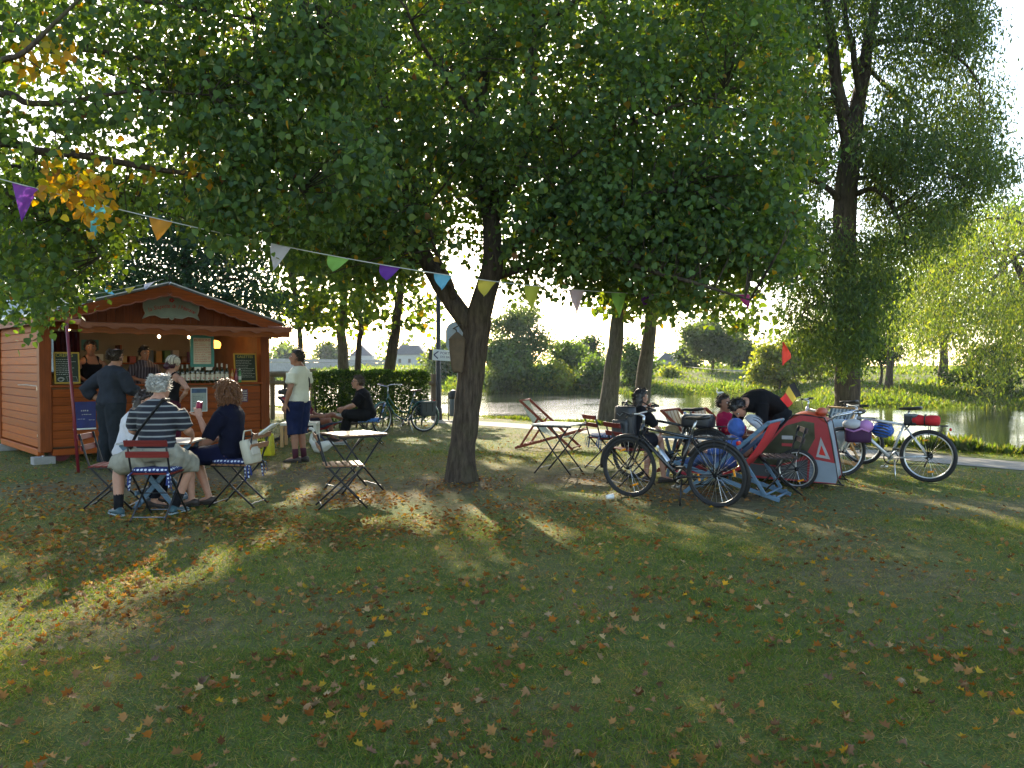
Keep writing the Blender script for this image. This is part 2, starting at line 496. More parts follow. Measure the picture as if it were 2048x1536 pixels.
def sample_poly(poly, n, Y0, Y1, rng, gap=0.0, gscale=1.2):
    """cluster centres inside a crown outline seen in the photo, spread over its real depth"""
    P = np.array(poly, float); out = []
    lo, hi = P.min(0), P.max(0)
    while len(out) < n:
        q = rng.uniform(lo, hi, size=(n * 3, 2)); q = q[in_poly(q[:, 0], q[:, 1], poly)]
        Y = rng.uniform(Y0, Y1, len(q))
        for (a, b_), y in zip(q, Y):
            w = AT(a, b_, y)
            if gap and noise.noise(w * gscale) < gap - .5 + rng.uniform(-.13, .13): continue
            out.append(w)
            if len(out) >= n: break
    return np.array([tuple(p) for p in out])
def sample_ell(c, r, n, rng, shell=.5, zmin=None):
    d = rng.normal(size=(n, 3)); d /= np.linalg.norm(d, axis=1, keepdims=True)
    k = rng.uniform(shell ** 3, 1, n) ** (1 / 3)
    p = np.array(c) + d * k[:, None] * np.array(r)
    bump = np.array([1 + .22 * noise.noise(Vector(q) * .9) for q in p])
    p = np.array(c) + (p - np.array(c)) * bump[:, None]
    return p if zmin is None else p[p[:, 2] > zmin]
def spray(cent, per, rng, sx=.16, sz=.12):
    p = np.repeat(cent, per, 0) + rng.normal(size=(len(cent) * per, 3)) * np.array([sx, sx, sz])
    return p
def wobble(pts, amt, k=6, seed=0):
    out = []; P = [Vector(p) for p in pts]
    for i in range(len(P) - 1):
        for j in range(k):
            t = j / k
            p0 = P[max(i - 1, 0)]; p1 = P[i]; p2 = P[i + 1]; p3 = P[min(i + 2, len(P) - 1)]
            q = .5 * ((2 * p1) + (p2 - p0) * t + (2 * p0 - 5 * p1 + 4 * p2 - p3) * t * t + (3 * p1 - p0 - 3 * p2 + p3) * t ** 3)
            q = q + Vector((noise.noise((q.z * 2 + seed, q.x, .3)), noise.noise((q.z * 2, q.x + seed, 7.3)), 0)) * amt
            out.append(q)
    out.append(P[-1]); return out
def limb(mb, pts, r0, r1, n=10, amt=.03, seed=0, k=5, flare=0):
    p = wobble(pts, amt, k, seed); N = len(p)
    rs = []
    for i in range(N):
        t = i / (N - 1)
        r = r0 + (r1 - r0) * t + flare * max(0, 1 - t * N / 5) ** 2
        rs.append(r * (1 + .07 * noise.noise((i * .7, seed, 2.2))))
    mb.tube(p, rs, n); return p
def barkmat(name, c0, c1, sz=26):
    if name in MATS: return MATS[name]
    m, nt, b = newmat(name)
    v = _coord(nt, 'Object', (1, 1, .16)); n = _noise(nt, sz, 6, v, .65); n2 = _noise(nt, 2.2, 4, _coord(nt, 'Object'))
    c = _ramp(nt, n.outputs[0], [(.35, c0), (.68, c1)])
    c2 = _mix(nt, c, (c1[0] * .75, c1[1] * .95, c1[2] * .55), _ramp(nt, n2.outputs[0], [(.5, (0, 0, 0)), (.75, (.55, .55, .55))]))
    nt.links.new(c2, b.inputs['Base Color']); b.inputs['Roughness'].default_value = .95
    b.inputs['Specular IOR Level'].default_value = .2
    _bump(nt, n.outputs[0], 1.0, .03, b)
    MATS[name] = m; return m
bark = barkmat('bark_brown', (.035, .026, .019), (.105, .080, .058))
bark_g = barkmat('bark_grey', (.060, .052, .040), (.16, .135, .10))
leafM = leafmat('leaf')
leafD = leafmat('leaf_dense', .6, .3)
LINDEN = ([(.054, .105, .034), (.068, .125, .034), (.042, .088, .036), (.095, .140, .034), (.22, .14, .014), (.13, .06, .015)], [36, 32, 18, 12, 1.3, .3])
def twigs(mb, cents, branch_pts, rng, n, r=.006, maxd=2.2):
    B = np.array([tuple(p) for p in branch_pts])
    for c in cents[rng.choice(len(cents), min(n, len(cents)), replace=False)]:
        d = np.linalg.norm(B - c, axis=1) + np.where(B[:, 2] > c[2] + .5, 1.0, 0); i = int(d.argmin())
        if d[i] > maxd: continue
        a = Vector(B[i]); e = Vector(c); mid = (a + e) / 2 + Vector((rng.normal() * .08, rng.normal() * .08, .12 + .08 * rng.normal()))
        mb.tube([a, mid, e], [r * 1.8, r * 1.2, r * .5], 4)
def tree(name, label, base, group=None):
    return thing(name, label, 'tree', base, 0, group)
# ================================================================ trees
def px_limb(mb, pts, r0, r1, **k):
    return limb(mb, [AT(*p) for p in pts], r0, r1, **k)
def project(P):
    P = np.asarray(P, float); d = P - np.array([0, 0, CAM_H])
    dep = d[:, 1] * math.cos(PITCH) - d[:, 2] * math.sin(PITCH)
    up = d[:, 1] * math.sin(PITCH) + d[:, 2] * math.cos(PITCH)
    return 1024 + FPX * d[:, 0] / dep, 768 - FPX * up / dep
rng = np.random.default_rng(21)
# bunting line (used again below): from a limb of the near left tree to a bough of the middle tree
STR_A, STR_B = AT(-60, 342, 6.2), AT(1545, 585, 11.4)
def string_pt(t):
    p = STR_A.lerp(STR_B, t); p.z -= .34 * 4 * t * (1 - t); return p
_st = np.array([tuple(string_pt(t)) for t in np.linspace(0, 1, 120)]); _sx, _sy = project(_st)
def clear_of_string(c, keep=((350, 500), (1275, 1425))):
    x, y = project(c); sy = np.interp(x, _sx, _sy); sY = np.interp(x, _sx, _st[:, 1])
    infront = (c[:, 1] < sY + .35) & (y > sy - 45) & (y < sy + 130)
    for a, b_ in keep: infront &= ~((x > a) & (x < b_))
    return c[~infront]

# --- middle linden with its forked trunk
base = G(925, 962); yb = base.y
T = tree('linden_tree', 'dark forked linden in the middle with its broad leafy crown over the lawn', base)
mb = MB(); BP = []
BP += px_limb(mb, [(925, 968, yb), (927, 885, yb), (937, 780, yb), (949, 700, yb), (956, 640, yb)], .168, .175, n=16, flare=.10, seed=1)
BP += px_limb(mb, [(953, 660, yb), (972, 585, yb - .1), (988, 520, yb - .15), (980, 440, yb), (955, 330, yb + .2), (960, 200, yb + .3), (985, 60, yb + .2), (1000, -140, yb)], .165, .05, n=12, seed=2)
BP += px_limb(mb, [(950, 665, yb), (908, 606, yb + .05), (868, 550, yb + .15), (838, 480, yb + .3), (820, 400, yb + .5), (798, 300, yb + .6), (765, 180, yb + .6), (735, 20, yb + .5), (720, -120, yb + .4)], .135, .04, n=12, seed=3)
mb2 = MB()
for i, (pts, r0, r1) in enumerate([
    ([(902, 604, yb), (896, 562, yb - .2), (870, 500, yb - .5), (850, 420, yb - .8)], .05, .015),
    ([(984, 520, yb), (1080, 455, yb - .5), (1200, 405, yb - 1.0), (1350, 380, yb - 1.3)], .07, .014),
    ([(980, 440, yb), (1050, 300, yb + .3), (1065, 120, yb + .4), (1066, -20, yb + .4), (1070, -200, yb + .3)], .085, .05),
    ([(975, 560, yb), (1120, 520, yb + .4), (1330, 505, yb + .7), (1500, 480, yb + .6)], .06, .012),
    ([(965, 390, yb), (1130, 320, yb - .2), (1300, 230, yb - .8), (1450, 180, yb - 1)], .06, .012),
    ([(1055, 280, yb + .3), (1200, 210, yb + .9), (1380, 110, yb + 1.2)], .05, .012),
    ([(838, 480, yb + .3), (740, 445, yb), (640, 425, yb - .4), (580, 430, yb - .6)], .05, .010),
    ([(815, 380, yb + .5), (725, 320, yb + .9), (640, 270, yb + 1.2)], .05, .012),
    ([(798, 300, yb + .6), (880, 180, yb + 1.2), (930, 60, yb + 1.6)], .045, .012),
    ([(1050, 400, yb), (1240, 520, yb - 1.2), (1400, 570, yb - 1.6), (1500, 600, yb - 1.7)], .04, .01),
    ([(960, 250, yb), (860, 120, yb - .8), (800, 0, yb - 1.2)], .045, .012),
    ([(1065, 60, yb + .4), (1230, -40, yb + .2), (1420, -60, yb)], .05, .015)]):
    BP += px_limb(mb2, pts, r0, r1, n=7, seed=10 + i, amt=.06)
main = [(540, 420), (585, 250), (640, 120), (700, -60), (1540, -60), (1610, 60), (1625, 200), (1640, 300), (1600, 400), (1625, 490), (1585, 585),
        (1548, 655), (1500, 668), (1462, 640), (1400, 605), (1300, 615), (1220, 600), (1130, 575), (1060, 600), (1010, 570), (930, 540), (880, 490), (840, 540), (740, 590), (640, 560), (560, 500)]
C = np.concatenate([sample_poly(main, 2900, 8.6, 12.9, rng, .47, 1.3),
                    sample_poly([(1050, 330), (1600, 300), (1610, 560), (1530, 640), (1300, 590), (1080, 560)], 560, 8.7, 10.6, rng, .45, 1.6),
                    sample_poly([(640, 380), (900, 420), (880, 500), (760, 560), (660, 540)], 170, 9.3, 11.5, rng, .3, 1.4)])
C = clear_of_string(C)
xx, yy = project(C)                      # keep the fork and the lower limbs open to view
hid = (C[:, 1] < yb + .2) & (((xx > 800) & (xx < 900) & (yy > 430) & (rng.uniform(size=len(C)) < .8)) | ((xx > 890) & (xx < 1060) & (yy > 535)))
C = C[~hid]
top = sample_ell((.5, 10.9, 8.7), (4.4, 3.6, 3.2), 900, rng, .5, 6.4)
twigs(mb2, C, BP, rng, 700)
off = -base
mb.build('trunk', bark, T, smooth=True, loc=off)
mb2.build('branches', bark, T, smooth=True, loc=off)
P = spray(C, 22, rng, .125, .115); N = len(P)
leaf_cloud('crown', P, rng.uniform(.042, .092, N), palette(N, *LINDEN, rng), leafM, T, 'heart', .55, 3, out=(.3, 11.2, 4.2)).location = off
P = spray(C[rng.uniform(size=len(C)) < .55], 2, rng, .16, .12); N = len(P)
leaf_cloud('fruit_bracts', P, rng.uniform(.05, .08, N), palette(N, [(.13, .17, .055), (.17, .19, .075)], [1, 1], rng), leafM, T, 'lance', 1.3, 4).location = off
P = spray(top, 12, rng, .22, .18); N = len(P)
leaf_cloud('upper_crown', P, rng.uniform(.08, .13, N), palette(N, *LINDEN, rng), leafM, T, 'heart', .4, 5).location = off

# --- near linden at the left, trunk outside the picture
base = Vector((-6.9, 6.6, 0))
T = tree('linden_tree', 'nearest linden, its boughs with yellowing leaves reaching in from the upper left', base)
mb = MB(); mb2 = MB(); BP = []
BP += limb(mb, [base + Vector((0, 0, -.05)), base + Vector((.05, 0, 1.5)), base + Vector((.1, .1, 3)), base + Vector((.2, .1, 5)), base + Vector((.3, 0, 8))], .24, .10, n=14, flare=.12, seed=31)
tr = lambda z: base + Vector((.1, .05, z))
for i, (s, pts, r0, r1) in enumerate([
    (2.9, [(-60, 288, 7.0), (60, 300, 7.1), (180, 312, 7.2), (300, 335, 7.3), (400, 350, 7.4), (500, 372, 7.5), (600, 382, 7.6)], .06, .008),
    (3.2, [(-60, 190, 6.8), (60, 206, 6.8), (160, 200, 6.9), (280, 182, 7.0), (420, 190, 7.1)], .05, .007),
    (3.6, [(-60, 60, 7.4), (100, 90, 7.6), (300, 120, 7.8), (520, 200, 8.0), (700, 290, 8.1)], .05, .007),
    (4.1, [(-60, -60, 7), (150, -20, 7.2), (400, 20, 7.3), (640, 60, 7.4)], .05, .008),
    (2.6, [(-60, 380, 7.8), (60, 420, 8.0), (160, 470, 8.1), (210, 520, 8.1)], .03, .006),
    (3.0, [(-60, 330, 7.6), (120, 350, 7.9), (320, 420, 8.2), (520, 480, 8.3)], .035, .006),
    (3.1, [(-60, 140, 6.3), (40, 110, 6.2), (100, 60, 6.2), (170, -10, 6.2)], .035, .012)]):
    w = [tr(s)] + [AT(*p) for p in pts]
    BP += limb(mb2, w, r0 * .85, r1, n=7, seed=40 + i, amt=.04)
pA = [(300, -60), (745, -60), (762, 60), (735, 140), (690, 210), (760, 300), (782, 360), (700, 410), (640, 470), (560, 510), (500, 500), (400, 445), (330, 420), (300, 330), (350, 250), (330, 120)]
pB = [(-60, -60), (330, -60), (345, 150), (360, 260), (310, 330), (200, 330), (-60, 330)]
pC = [(-60, 330), (300, 340), (260, 460), (200, 560), (150, 590), (90, 640), (40, 645), (-60, 600)]
C = np.concatenate([sample_poly(pA, 860, 6.8, 9.2, rng, .46, 1.7), sample_poly(pB, 270, 6.2, 9.0, rng, .62, 1.9), sample_poly(pC, 400, 7.4, 10.2, rng, .40, 1.6)])
C = clear_of_string(C)
twigs(mb2, C, BP, rng, 420, .004)
off = -base
mb.build('trunk', bark, T, smooth=True, loc=off)
mb2.build('branches', bark, T, smooth=True, loc=off)
P = spray(C, 21, rng, .115, .11); N = len(P)
leaf_cloud('crown', P, rng.uniform(.038, .082, N), palette(N, *LINDEN, rng), leafM, T, 'heart', .6, 6, out=(-2.5, 9.5, 4.0)).location = off
xx, yy = project(C); Cb = C[(xx > 330) & (rng.uniform(size=len(C)) < .8)]
P = spray(Cb, 3, rng, .13, .11); N = len(P)
leaf_cloud('fruit_bracts', P, rng.uniform(.05, .085, N), palette(N, [(.15, .19, .07), (.19, .21, .09)], [1, 1], rng), leafM, T, 'lance', 1.4, 7).location = off
Cy = np.concatenate([sample_poly([(120, 320), (190, 330), (215, 400), (185, 460), (150, 400), (60, 370)], 24, 6.0, 6.8, rng), sample_poly([(20, 80), (150, 80), (190, 150), (30, 150)], 10, 6.0, 7.0, rng), sample_poly([(240, 280), (420, 330), (440, 360), (250, 330)], 5, 6.9, 7.3, rng)])
P = spray(Cy, 9, rng, .07, .08); N = len(P)
leaf_cloud('yellow_leaves', P, rng.uniform(.055, .085, N), palette(N, [(.34, .20, .014), (.26, .13, .010), (.26, .22, .02)], [2, 1, 2], rng), leafM, T, 'heart', .8, 8).location = off
up = sample_ell((-4.6, 7.6, 7.0), (3.4, 2.6, 2.2), 420, rng, .3, 5.1)
P = spray(up, 12, rng, .2, .15); N = len(P)
leaf_cloud('upper_crown', P, rng.uniform(.07, .11, N), palette(N, *LINDEN, rng), leafM, T, 'heart', .5, 9).location = off

# --- bank trees: trunks seen under the crowns, crowns closing the view and shading the lawn
BANKCOL = ([(.040, .078, .018), (.058, .100, .020), (.085, .125, .022), (.17, .13, .015)], [40, 35, 20, 3])
def bank_tree(label, pts, w0, w1, ell, n, group, seed, poly=None, pn=0, pd=(0, 0), bm=bark_g, size=(.13, .22), col=BANKCOL):
    rg = np.random.default_rng(seed); Y = pts[0][2]
    b0 = AT(*pts[0]); b0.z = float(ground_z(b0.x, b0.y)) - .05
    T = tree('bank_tree', label, b0, group)
    mb = MB(); p = [b0] + [AT(*q) for q in pts[1:]]
    c, r = Vector(ell[0]), ell[1]
    p += [p[-1].lerp(c, .6), c + Vector((0, 0, r[2] * .5))]
    BP = limb(mb, p, w0 / 2, w1 * .2, n=12, flare=w0 * .22, seed=seed, amt=.05)
    mb.build('trunk', bm, T, smooth=True, loc=-b0)
    C = sample_ell(c, r, int(n * .62), rg, .45)
    mb2 = MB()
    for k in range(16):
        e = Vector(C[rg.integers(len(C))]); s = BP[rg.integers(len(BP) // 2, len(BP))]
        limb(mb2, [s, (s + e) / 2 + Vector((0, 0, .3)), e], .06, .012, n=5, seed=k, amt=.05, k=3)
    mb2.build('branches', bm, T, smooth=True, loc=-b0)
    P = spray(C, 12, rg, .34, .26)
    if poly:
        Cp = sample_poly(poly, pn, *pd, rg, .3, .8); P = np.concatenate([P, spray(Cp, 12, rg, .28, .2)])
    N = len(P)
    leaf_cloud('crown', P, rg.uniform(*size, N), palette(N, *col, rg), leafM, T, 'heart', .4, seed).location = -b0
    return T
GL = 'trees on the bank behind the hedge'
bank_tree('slim pale trunk rising left of the hedge, behind the standing man', [(612, 790, 27.5), (604, 720, 27.5), (598, 650, 27.5), (592, 590, 27.5)], .22, .2, ((-8.3, 27.5, 8.8), (4.2, 4, 4.4)), 520, GL, 51,
          [(545, 600), (550, 470), (640, 430), (650, 640), (590, 650)], 110, (25.5, 29))
bank_tree('thick grey trunk above the hedge, left of the thin dark one', [(690, 790, 27), (686, 700, 27), (683, 650, 27), (690, 580, 27)], .40, .32, ((-5.4, 27.5, 9.6), (4.4, 4, 5)), 620, GL, 52,
          [(600, 640), (610, 470), (740, 430), (740, 655), (680, 660)], 150, (24.5, 29))
bank_tree('thin dark trunk above the hedge between two thick ones', [(711, 790, 26), (717, 700, 26), (722, 650, 26), (716, 570, 26)], .22, .2, ((-4.0, 25.8, 8.4), (3, 3, 3.6)), 300, GL, 53, None, 0, (0, 0), bark)
bank_tree('leaning mossy trunk with ivy above the right half of the hedge', [(772, 790, 25), (782, 710, 25), (792, 650, 25), (804, 560, 25)], .40, .32, ((-2.6, 25.5, 9.4), (4.2, 4, 5)), 560, GL, 54,
          [(700, 640), (720, 460), (900, 450), (905, 560), (870, 640), (800, 665)], 170, (22.5, 27), bark)
GM = 'pair of trunks on the bank by the water'
bank_tree('left of the two bare grey trunks standing close together at the water', [(1214, 852, 20.7), (1222, 760, 20.7), (1233, 655, 20.7), (1242, 570, 20.7)], .50, .36, ((2.4, 21, 9.2), (4.2, 4, 5)), 620, GM, 55)
bank_tree('right of the two bare grey trunks, leaning, behind the seated backpack wearer', [(1276, 842, 21.3), (1287, 765, 21.3), (1300, 665, 21.3), (1314, 570, 21.3)], .47, .36, ((5.6, 22, 9.6), (4.2, 4, 5)), 620, GM, 56,
          [(1150, 590), (1300, 560), (1500, 560), (1540, 640), (1460, 640), (1380, 610), (1240, 625)], 60, (18.5, 21))
# leaves of ivy and suckers on the mossy trunk
# --- big feathery tree at the right
base = G(1697, 892); base.z = -.05; Y = base.y
T = tree('ash_tree', 'tall feathery-leaved tree at the right with ivy-clad trunk behind the bicycles', base)
mb = MB(); mb2 = MB(); BP = []
BP += px_limb(mb, [(1697, 895, Y), (1695, 800, Y), (1697, 700, Y), (1690, 560, Y), (1691, 430, Y), (1698, 330, Y), (1706, 250, Y)], .235, .19, n=16, flare=.1, seed=61)
BP += px_limb(mb, [(1700, 290, Y), (1680, 200, Y), (1668, 110, Y), (1655, 20, Y), (1640, -160, Y)], .14, .06, n=10, seed=62)
BP += px_limb(mb, [(1706, 270, Y), (1722, 180, Y + .1), (1735, 90, Y + .2), (1752, 0, Y + .3), (1765, -160, Y + .4)], .15, .06, n=10, seed=63)
for i, (pts, r0, r1) in enumerate([
    ([(1722, 190, Y), (1705, 100, Y - .2), (1690, 30, Y - .3), (1690, -80, Y - .4)], .07, .03),
    ([(1690, 420, Y), (1660, 378, Y - .2), (1610, 358, Y - .4), (1560, 362, Y - .6)], .07, .02),
    ([(1700, 395, Y), (1745, 380, Y - .3), (1790, 420, Y - .6), (1815, 500, Y - .8)], .06, .02),
    ([(1700, 360, Y), (1760, 350, Y + .4), (1850, 340, Y + .8), (1930, 360, Y + 1)], .05, .015),
    ([(1668, 110, Y), (1600, 70, Y + .3), (1540, 90, Y + .5), (1490, 130, Y + .6)], .05, .015),
    ([(1735, 90, Y), (1820, 80, Y - .5), (1900, 110, Y - .8), (1960, 170, Y - 1)], .06, .015),
    ([(1730, 130, Y), (1800, 200, Y + .6), (1860, 280, Y + .9), (1930, 300, Y + 1)], .05, .015),
    ([(1752, 0, Y), (1850, -30, Y), (1930, 20, Y)], .05, .015),
    ([(1693, 600, Y), (1740, 560, Y - .4), (1790, 600, Y - .6)], .03, .01),
    ([(1693, 640, Y), (1640, 600, Y - .4), (1600, 640, Y - .7)], .03, .01)]):
    BP += px_limb(mb2, pts, r0, r1, n=6, seed=70 + i, amt=.08)
r = np.random.default_rng(62)
C = np.concatenate([
    sample_poly([(1740, -60), (1965, -60), (1970, 80), (2005, 160), (1990, 270), (1930, 300), (1850, 260), (1770, 240), (1750, 120)], 500, 12.8, 17.5, r, .46, .9),
    sample_poly([(1440, -60), (1760, -60), (1740, 60), (1650, 90), (1560, 150), (1500, 130), (1450, 60)], 430, 12.8, 17.5, r, .38, 1.0),
    sample_poly([(1720, 260), (1850, 260), (1990, 280), (2035, 340), (1960, 400), (1930, 460), (1860, 510), (1790, 470), (1730, 420)], 480, 12.8, 17, r, .48, 1.0),
    sample_poly([(1600, 430), (1700, 480), (1800, 470), (1850, 520), (1800, 580), (1770, 660), (1745, 700), (1700, 735), (1660, 715), (1600, 690), (1570, 620), (1590, 520)], 460, 13.2, 16.4, r, .46, 1.1),
    sample_poly([(1560, 160), (1660, 180), (1670, 400), (1600, 420), (1570, 300)], 210, 13.5, 17, r, .42, 1.2)])
xx, yy = project(C); near = C[:, 1] < Y + .3; q_ = r.uniform(size=len(C))
C = C[~(near & (((np.abs(xx - 1696) < 45) & (yy > 230) & (yy < 420) & (q_ < .6)) | ((xx > 1640) & (xx < 1775) & (yy < 240) & (q_ < .5))))]
twigs(mb2, C, BP, r, 380, .006, 3)
mb.build('trunk', bark, T, smooth=True, loc=-base)
mb2.build('branches', bark, T, smooth=True, loc=-base)
P = spray(C, 44, r, .19, .20); N = len(P)
ASH = ([(.048, .088, .036), (.042, .078, .038), (.065, .105, .030), (.085, .125, .026)], [35, 30, 22, 10])
leaf_cloud('crown', P, r.uniform(.075, .125, N), palette(N, *ASH, r), leafM, T, 'lance', 1.0, 63, out=(6.8, 16.2, 5.0)).location = -base
up = sample_ell((6.6, 15.2, 12.5), (4.6, 4, 4.2), 900, r, .4, 8.4)
P = spray(up, 14, r, .34, .3); N = len(P)
leaf_cloud('upper_crown', P, r.uniform(.12, .2, N), palette(N, *ASH, r), leafM, T, 'kite', .8, 64).location = -base

# --- dark evergreens behind the kiosk
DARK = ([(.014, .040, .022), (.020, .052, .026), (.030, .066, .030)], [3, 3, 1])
for i, (lab, poly, Y0, n, tx) in enumerate([
    ('dark bluish evergreen towering right behind the kiosk roof', [(200, 610), (215, 480), (260, 370), (330, 340), (430, 360), (500, 440), (545, 560), (560, 640), (300, 640)], 19.5, 620, 370),
    ('dark evergreen behind the kiosk at the left edge', [(-80, 620), (-80, 400), (40, 380), (160, 420), (230, 520), (240, 620)], 20.5, 420, 60)]):
    rg = np.random.default_rng(80 + i)
    b0 = AT(tx, 800, Y0); b0.z = -.05
    T = tree('evergreen_tree', lab, b0, 'evergreens behind the kiosk')
    mb = MB(); BP = limb(mb, [b0, b0 + Vector((.1, 0, 2)), b0 + Vector((0, .1, 4.5)), b0 + Vector((0, 0, 7))], .2, .05, n=10, flare=.1, seed=5 + i)
    C = sample_poly(poly, n, Y0 - 2, Y0 + 2.5, rg, .25, .8)
    twigs(mb, C, BP, rg, 60, .02, 4)
    mb.build('trunk', bark, T, smooth=True, loc=-b0)
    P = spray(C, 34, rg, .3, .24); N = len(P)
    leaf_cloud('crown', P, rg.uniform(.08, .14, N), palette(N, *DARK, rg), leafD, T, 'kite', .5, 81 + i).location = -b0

# --- far bank trees
FARC = {'g': ([(.050, .100, .030), (.040, .085, .030), (.070, .125, .035)], [3, 2, 2]), 'y': ([(.11, .15, .030), (.085, .125, .026), (.15, .17, .04)], [3, 3, 1]),
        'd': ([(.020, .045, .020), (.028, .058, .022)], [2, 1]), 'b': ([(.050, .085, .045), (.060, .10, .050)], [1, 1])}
def far_tree(label, cx, ytop, ybase, wpx, Y, col, n, seed, trunk=.12, size=None, round_=1.0, name='far_tree', group='trees across the river'):
    rg = np.random.default_rng(seed)
    b0 = AT(cx, ybase, Y); b0.z = float(ground_z(b0.x, b0.y)) - .1
    topz = AT(cx, ytop, Y).z; H = topz - b0.z; w = wpx / FPX * Y / 2
    T = thing(name, label, 'tree' if name != 'river_shrub' else 'shrub', b0, 0, group)
    mb = MB(); lim = limb(mb, [b0, b0 + Vector((.1, 0, H * .25)), b0 + Vector((-.1, 0, H * .55)), b0 + Vector((0, 0, H * .85))], max(.06, H * .025), .03, n=7, flare=H * .012, seed=seed)
    for k in range(7):
        s = lim[rg.integers(len(lim) // 3, len(lim) - 3)]; a = rg.uniform(0, 6.28)
        mb.tube([s, s + Vector((math.cos(a) * w * .35, math.sin(a) * w * .35, H * .1)), s + Vector((math.cos(a) * w * .7, math.sin(a) * w * .7, H * .22))], [H * .01, H * .006, .015], 5)
    mb.build('trunk', bark, T, smooth=True, loc=-b0)
    cb = b0.z + H * trunk; cz = (cb + topz) / 2; rz = (topz - cb) / 2
    w *= 1.12; nl = max(14, int(n / 230)); cent = []
    for k in range(nl):                       # uneven lobes
        t = rg.uniform(-1, 1); rad = math.sqrt(max(.05, 1 - abs(t) ** (2.0 * round_))) * w
        a = rg.uniform(0, 6.28); q = rg.uniform(.2, .95)
        c = (b0.x + math.cos(a) * rad * q, b0.y + math.sin(a) * rad * q, cz + t * rz * .82)
        lr = rg.uniform(.22, .52) * min(w, rz)
        cent.append(sample_ell(c, (lr * 1.15, lr * 1.15, lr * .9), int(n * 1.5 / nl / 6), rg, .5))
    C = np.concatenate(cent); sz = size or max(.12, Y * .0046)
    P = spray(C, 6, rg, sz * 1.1, sz * .9); P = P[P[:, 2] > b0.z + .1]; N = len(P)
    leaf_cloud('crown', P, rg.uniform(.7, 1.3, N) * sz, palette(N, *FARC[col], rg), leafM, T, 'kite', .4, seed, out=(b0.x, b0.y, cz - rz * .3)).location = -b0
    return T
for i, a in enumerate([
    ('tall airy poplar across the river, right of the middle trunk', 1036, 588, 786, 110, 72, 'b', 4500, .12),
    ('broad round willow at the far waterline, right of the middle trunk', 1012, 676, 790, 130, 67, 'b', 4500, .04),
    ('low pale bush at the far waterline, right of the round willow', 1085, 724, 790, 62, 66, 'g', 2000, .02),
    ('dark pointed tree across the river, left of the two trunks', 1137, 668, 784, 62, 72, 'g', 2600, .12),
    ('small narrow conifer across the river beside the pointed tree', 1174, 674, 776, 34, 78, 'd', 1500, .1),
    ('light green bush at the far waterline under the pointed tree', 1120, 732, 790, 66, 65.5, 'y', 1800, .02),
    ('spreading green bush across the river just left of the two trunks', 1182, 716, 790, 64, 66, 'g', 2200, .06),
    ('round tree across the river seen between and right of the two trunks', 1268, 690, 788, 84, 70, 'g', 2600, .08),
    ('large spreading tree on the slope across the river with bare forked trunk', 1424, 634, 762, 130, 84, 'b', 5200, .30),
    ('dark dense rounded tree on top of the far slope', 1480, 684, 738, 62, 96, 'd', 2200, .08),
    ('dark tree peeping out left of the large spreading one', 1376, 690, 740, 36, 96, 'd', 1300, .1),
    ('small light sapling on the far slope beside the white house', 1336, 738, 764, 22, 78, 'y', 600, .1),
    ('bright yellow-green bush hanging over the far waterline behind the trailer', 1558, 692, 796, 116, 61, 'y', 4200, .06),
    ('dark tree top behind the bright yellow-green bush', 1590, 668, 770, 70, 80, 'g', 1800, .15),
    ('pale misty tree beside the arrow sign across the river', 892, 690, 786, 66, 84, 'b', 2400, .1),
    ('pale bush across the river behind the black lamp post', 866, 706, 778, 46, 90, 'y', 1500, .06),
    ('faint bluish tree beyond the bridge at the left', 566, 690, 722, 44, 190, 'b', 1500, .1),
    ('faint bluish tree beyond the bridge behind the thick grey trunk', 664, 688, 724, 46, 190, 'b', 1500, .1),
    ('leaning grey-green tree on the right bank nearest the feathery tree', 1776, 470, 796, 150, 51, 'g', 5200, .30),
    ('tall grey-green tree filling the right background', 1884, 400, 784, 210, 56, 'b', 7000, .22),
    ('tall tree at the right edge of the background', 2010, 380, 784, 200, 60, 'g', 6500, .22),
    ('soft yellow-green tree on the right bank left of the feathery trunk', 1640, 640, 780, 110, 60, 'y', 3600, .1),
    ('tree with leaves coloured dark for the shade low on the right bank behind the tall weeds', 2000, 690, 790, 190, 48, 'd', 3800, .02),  # dark leaf colours stand in for the shade low on this bank
    ('dark stout tree on the right bank beside the leaning one', 1760, 640, 792, 90, 54, 'd', 2400, .35)]):
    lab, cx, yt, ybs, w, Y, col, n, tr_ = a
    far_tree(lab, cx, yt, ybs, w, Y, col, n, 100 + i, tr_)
# drooping bright tree at the right edge
rg = np.random.default_rng(333); b0 = Vector((29.5, 43.5, float(ground_z(29.5, 43.5)) - .1))
T = thing('willow_tree', 'bright yellow-green drooping tree overhanging the water at the right edge', 'tree', b0, 0, 'trees across the river')
mb = MB(); BP = limb(mb, [b0, b0 + Vector((-.5, -.3, 3)), b0 + Vector((-2, -1, 6)), b0 + Vector((-4, -2, 8.5))], .45, .12, n=10, flare=.3, seed=3)
for k in range(14):
    s = BP[rg.integers(len(BP) // 3, len(BP))]; e = AT(rg.uniform(1820, 2120), rg.uniform(440, 620), rg.uniform(36, 44)); BP += limb(mb, [s, (s + e) / 2 + Vector((0, 0, .8)), e], .10, .03, n=5, seed=k, amt=.1, k=4)
mb.build('trunk', bark, T, smooth=True, loc=-b0)
C = sample_poly([(1780, 600), (1830, 500), (1930, 430), (2120, 400), (2120, 745), (2060, 690), (2010, 755), (1975, 765), (1935, 740), (1905, 670), (1860, 700), (1810, 690), (1760, 640), (1750, 560)], 1700, 34, 45, rg, .34, .35)
P = np.repeat(C, 16, 0); nP = len(P); P = P + rg.normal(size=(nP, 3)) * np.array([.28, .28, .2]) + np.array([0, 0, -1]) * np.abs(rg.normal(0, .55, nP))[:, None]
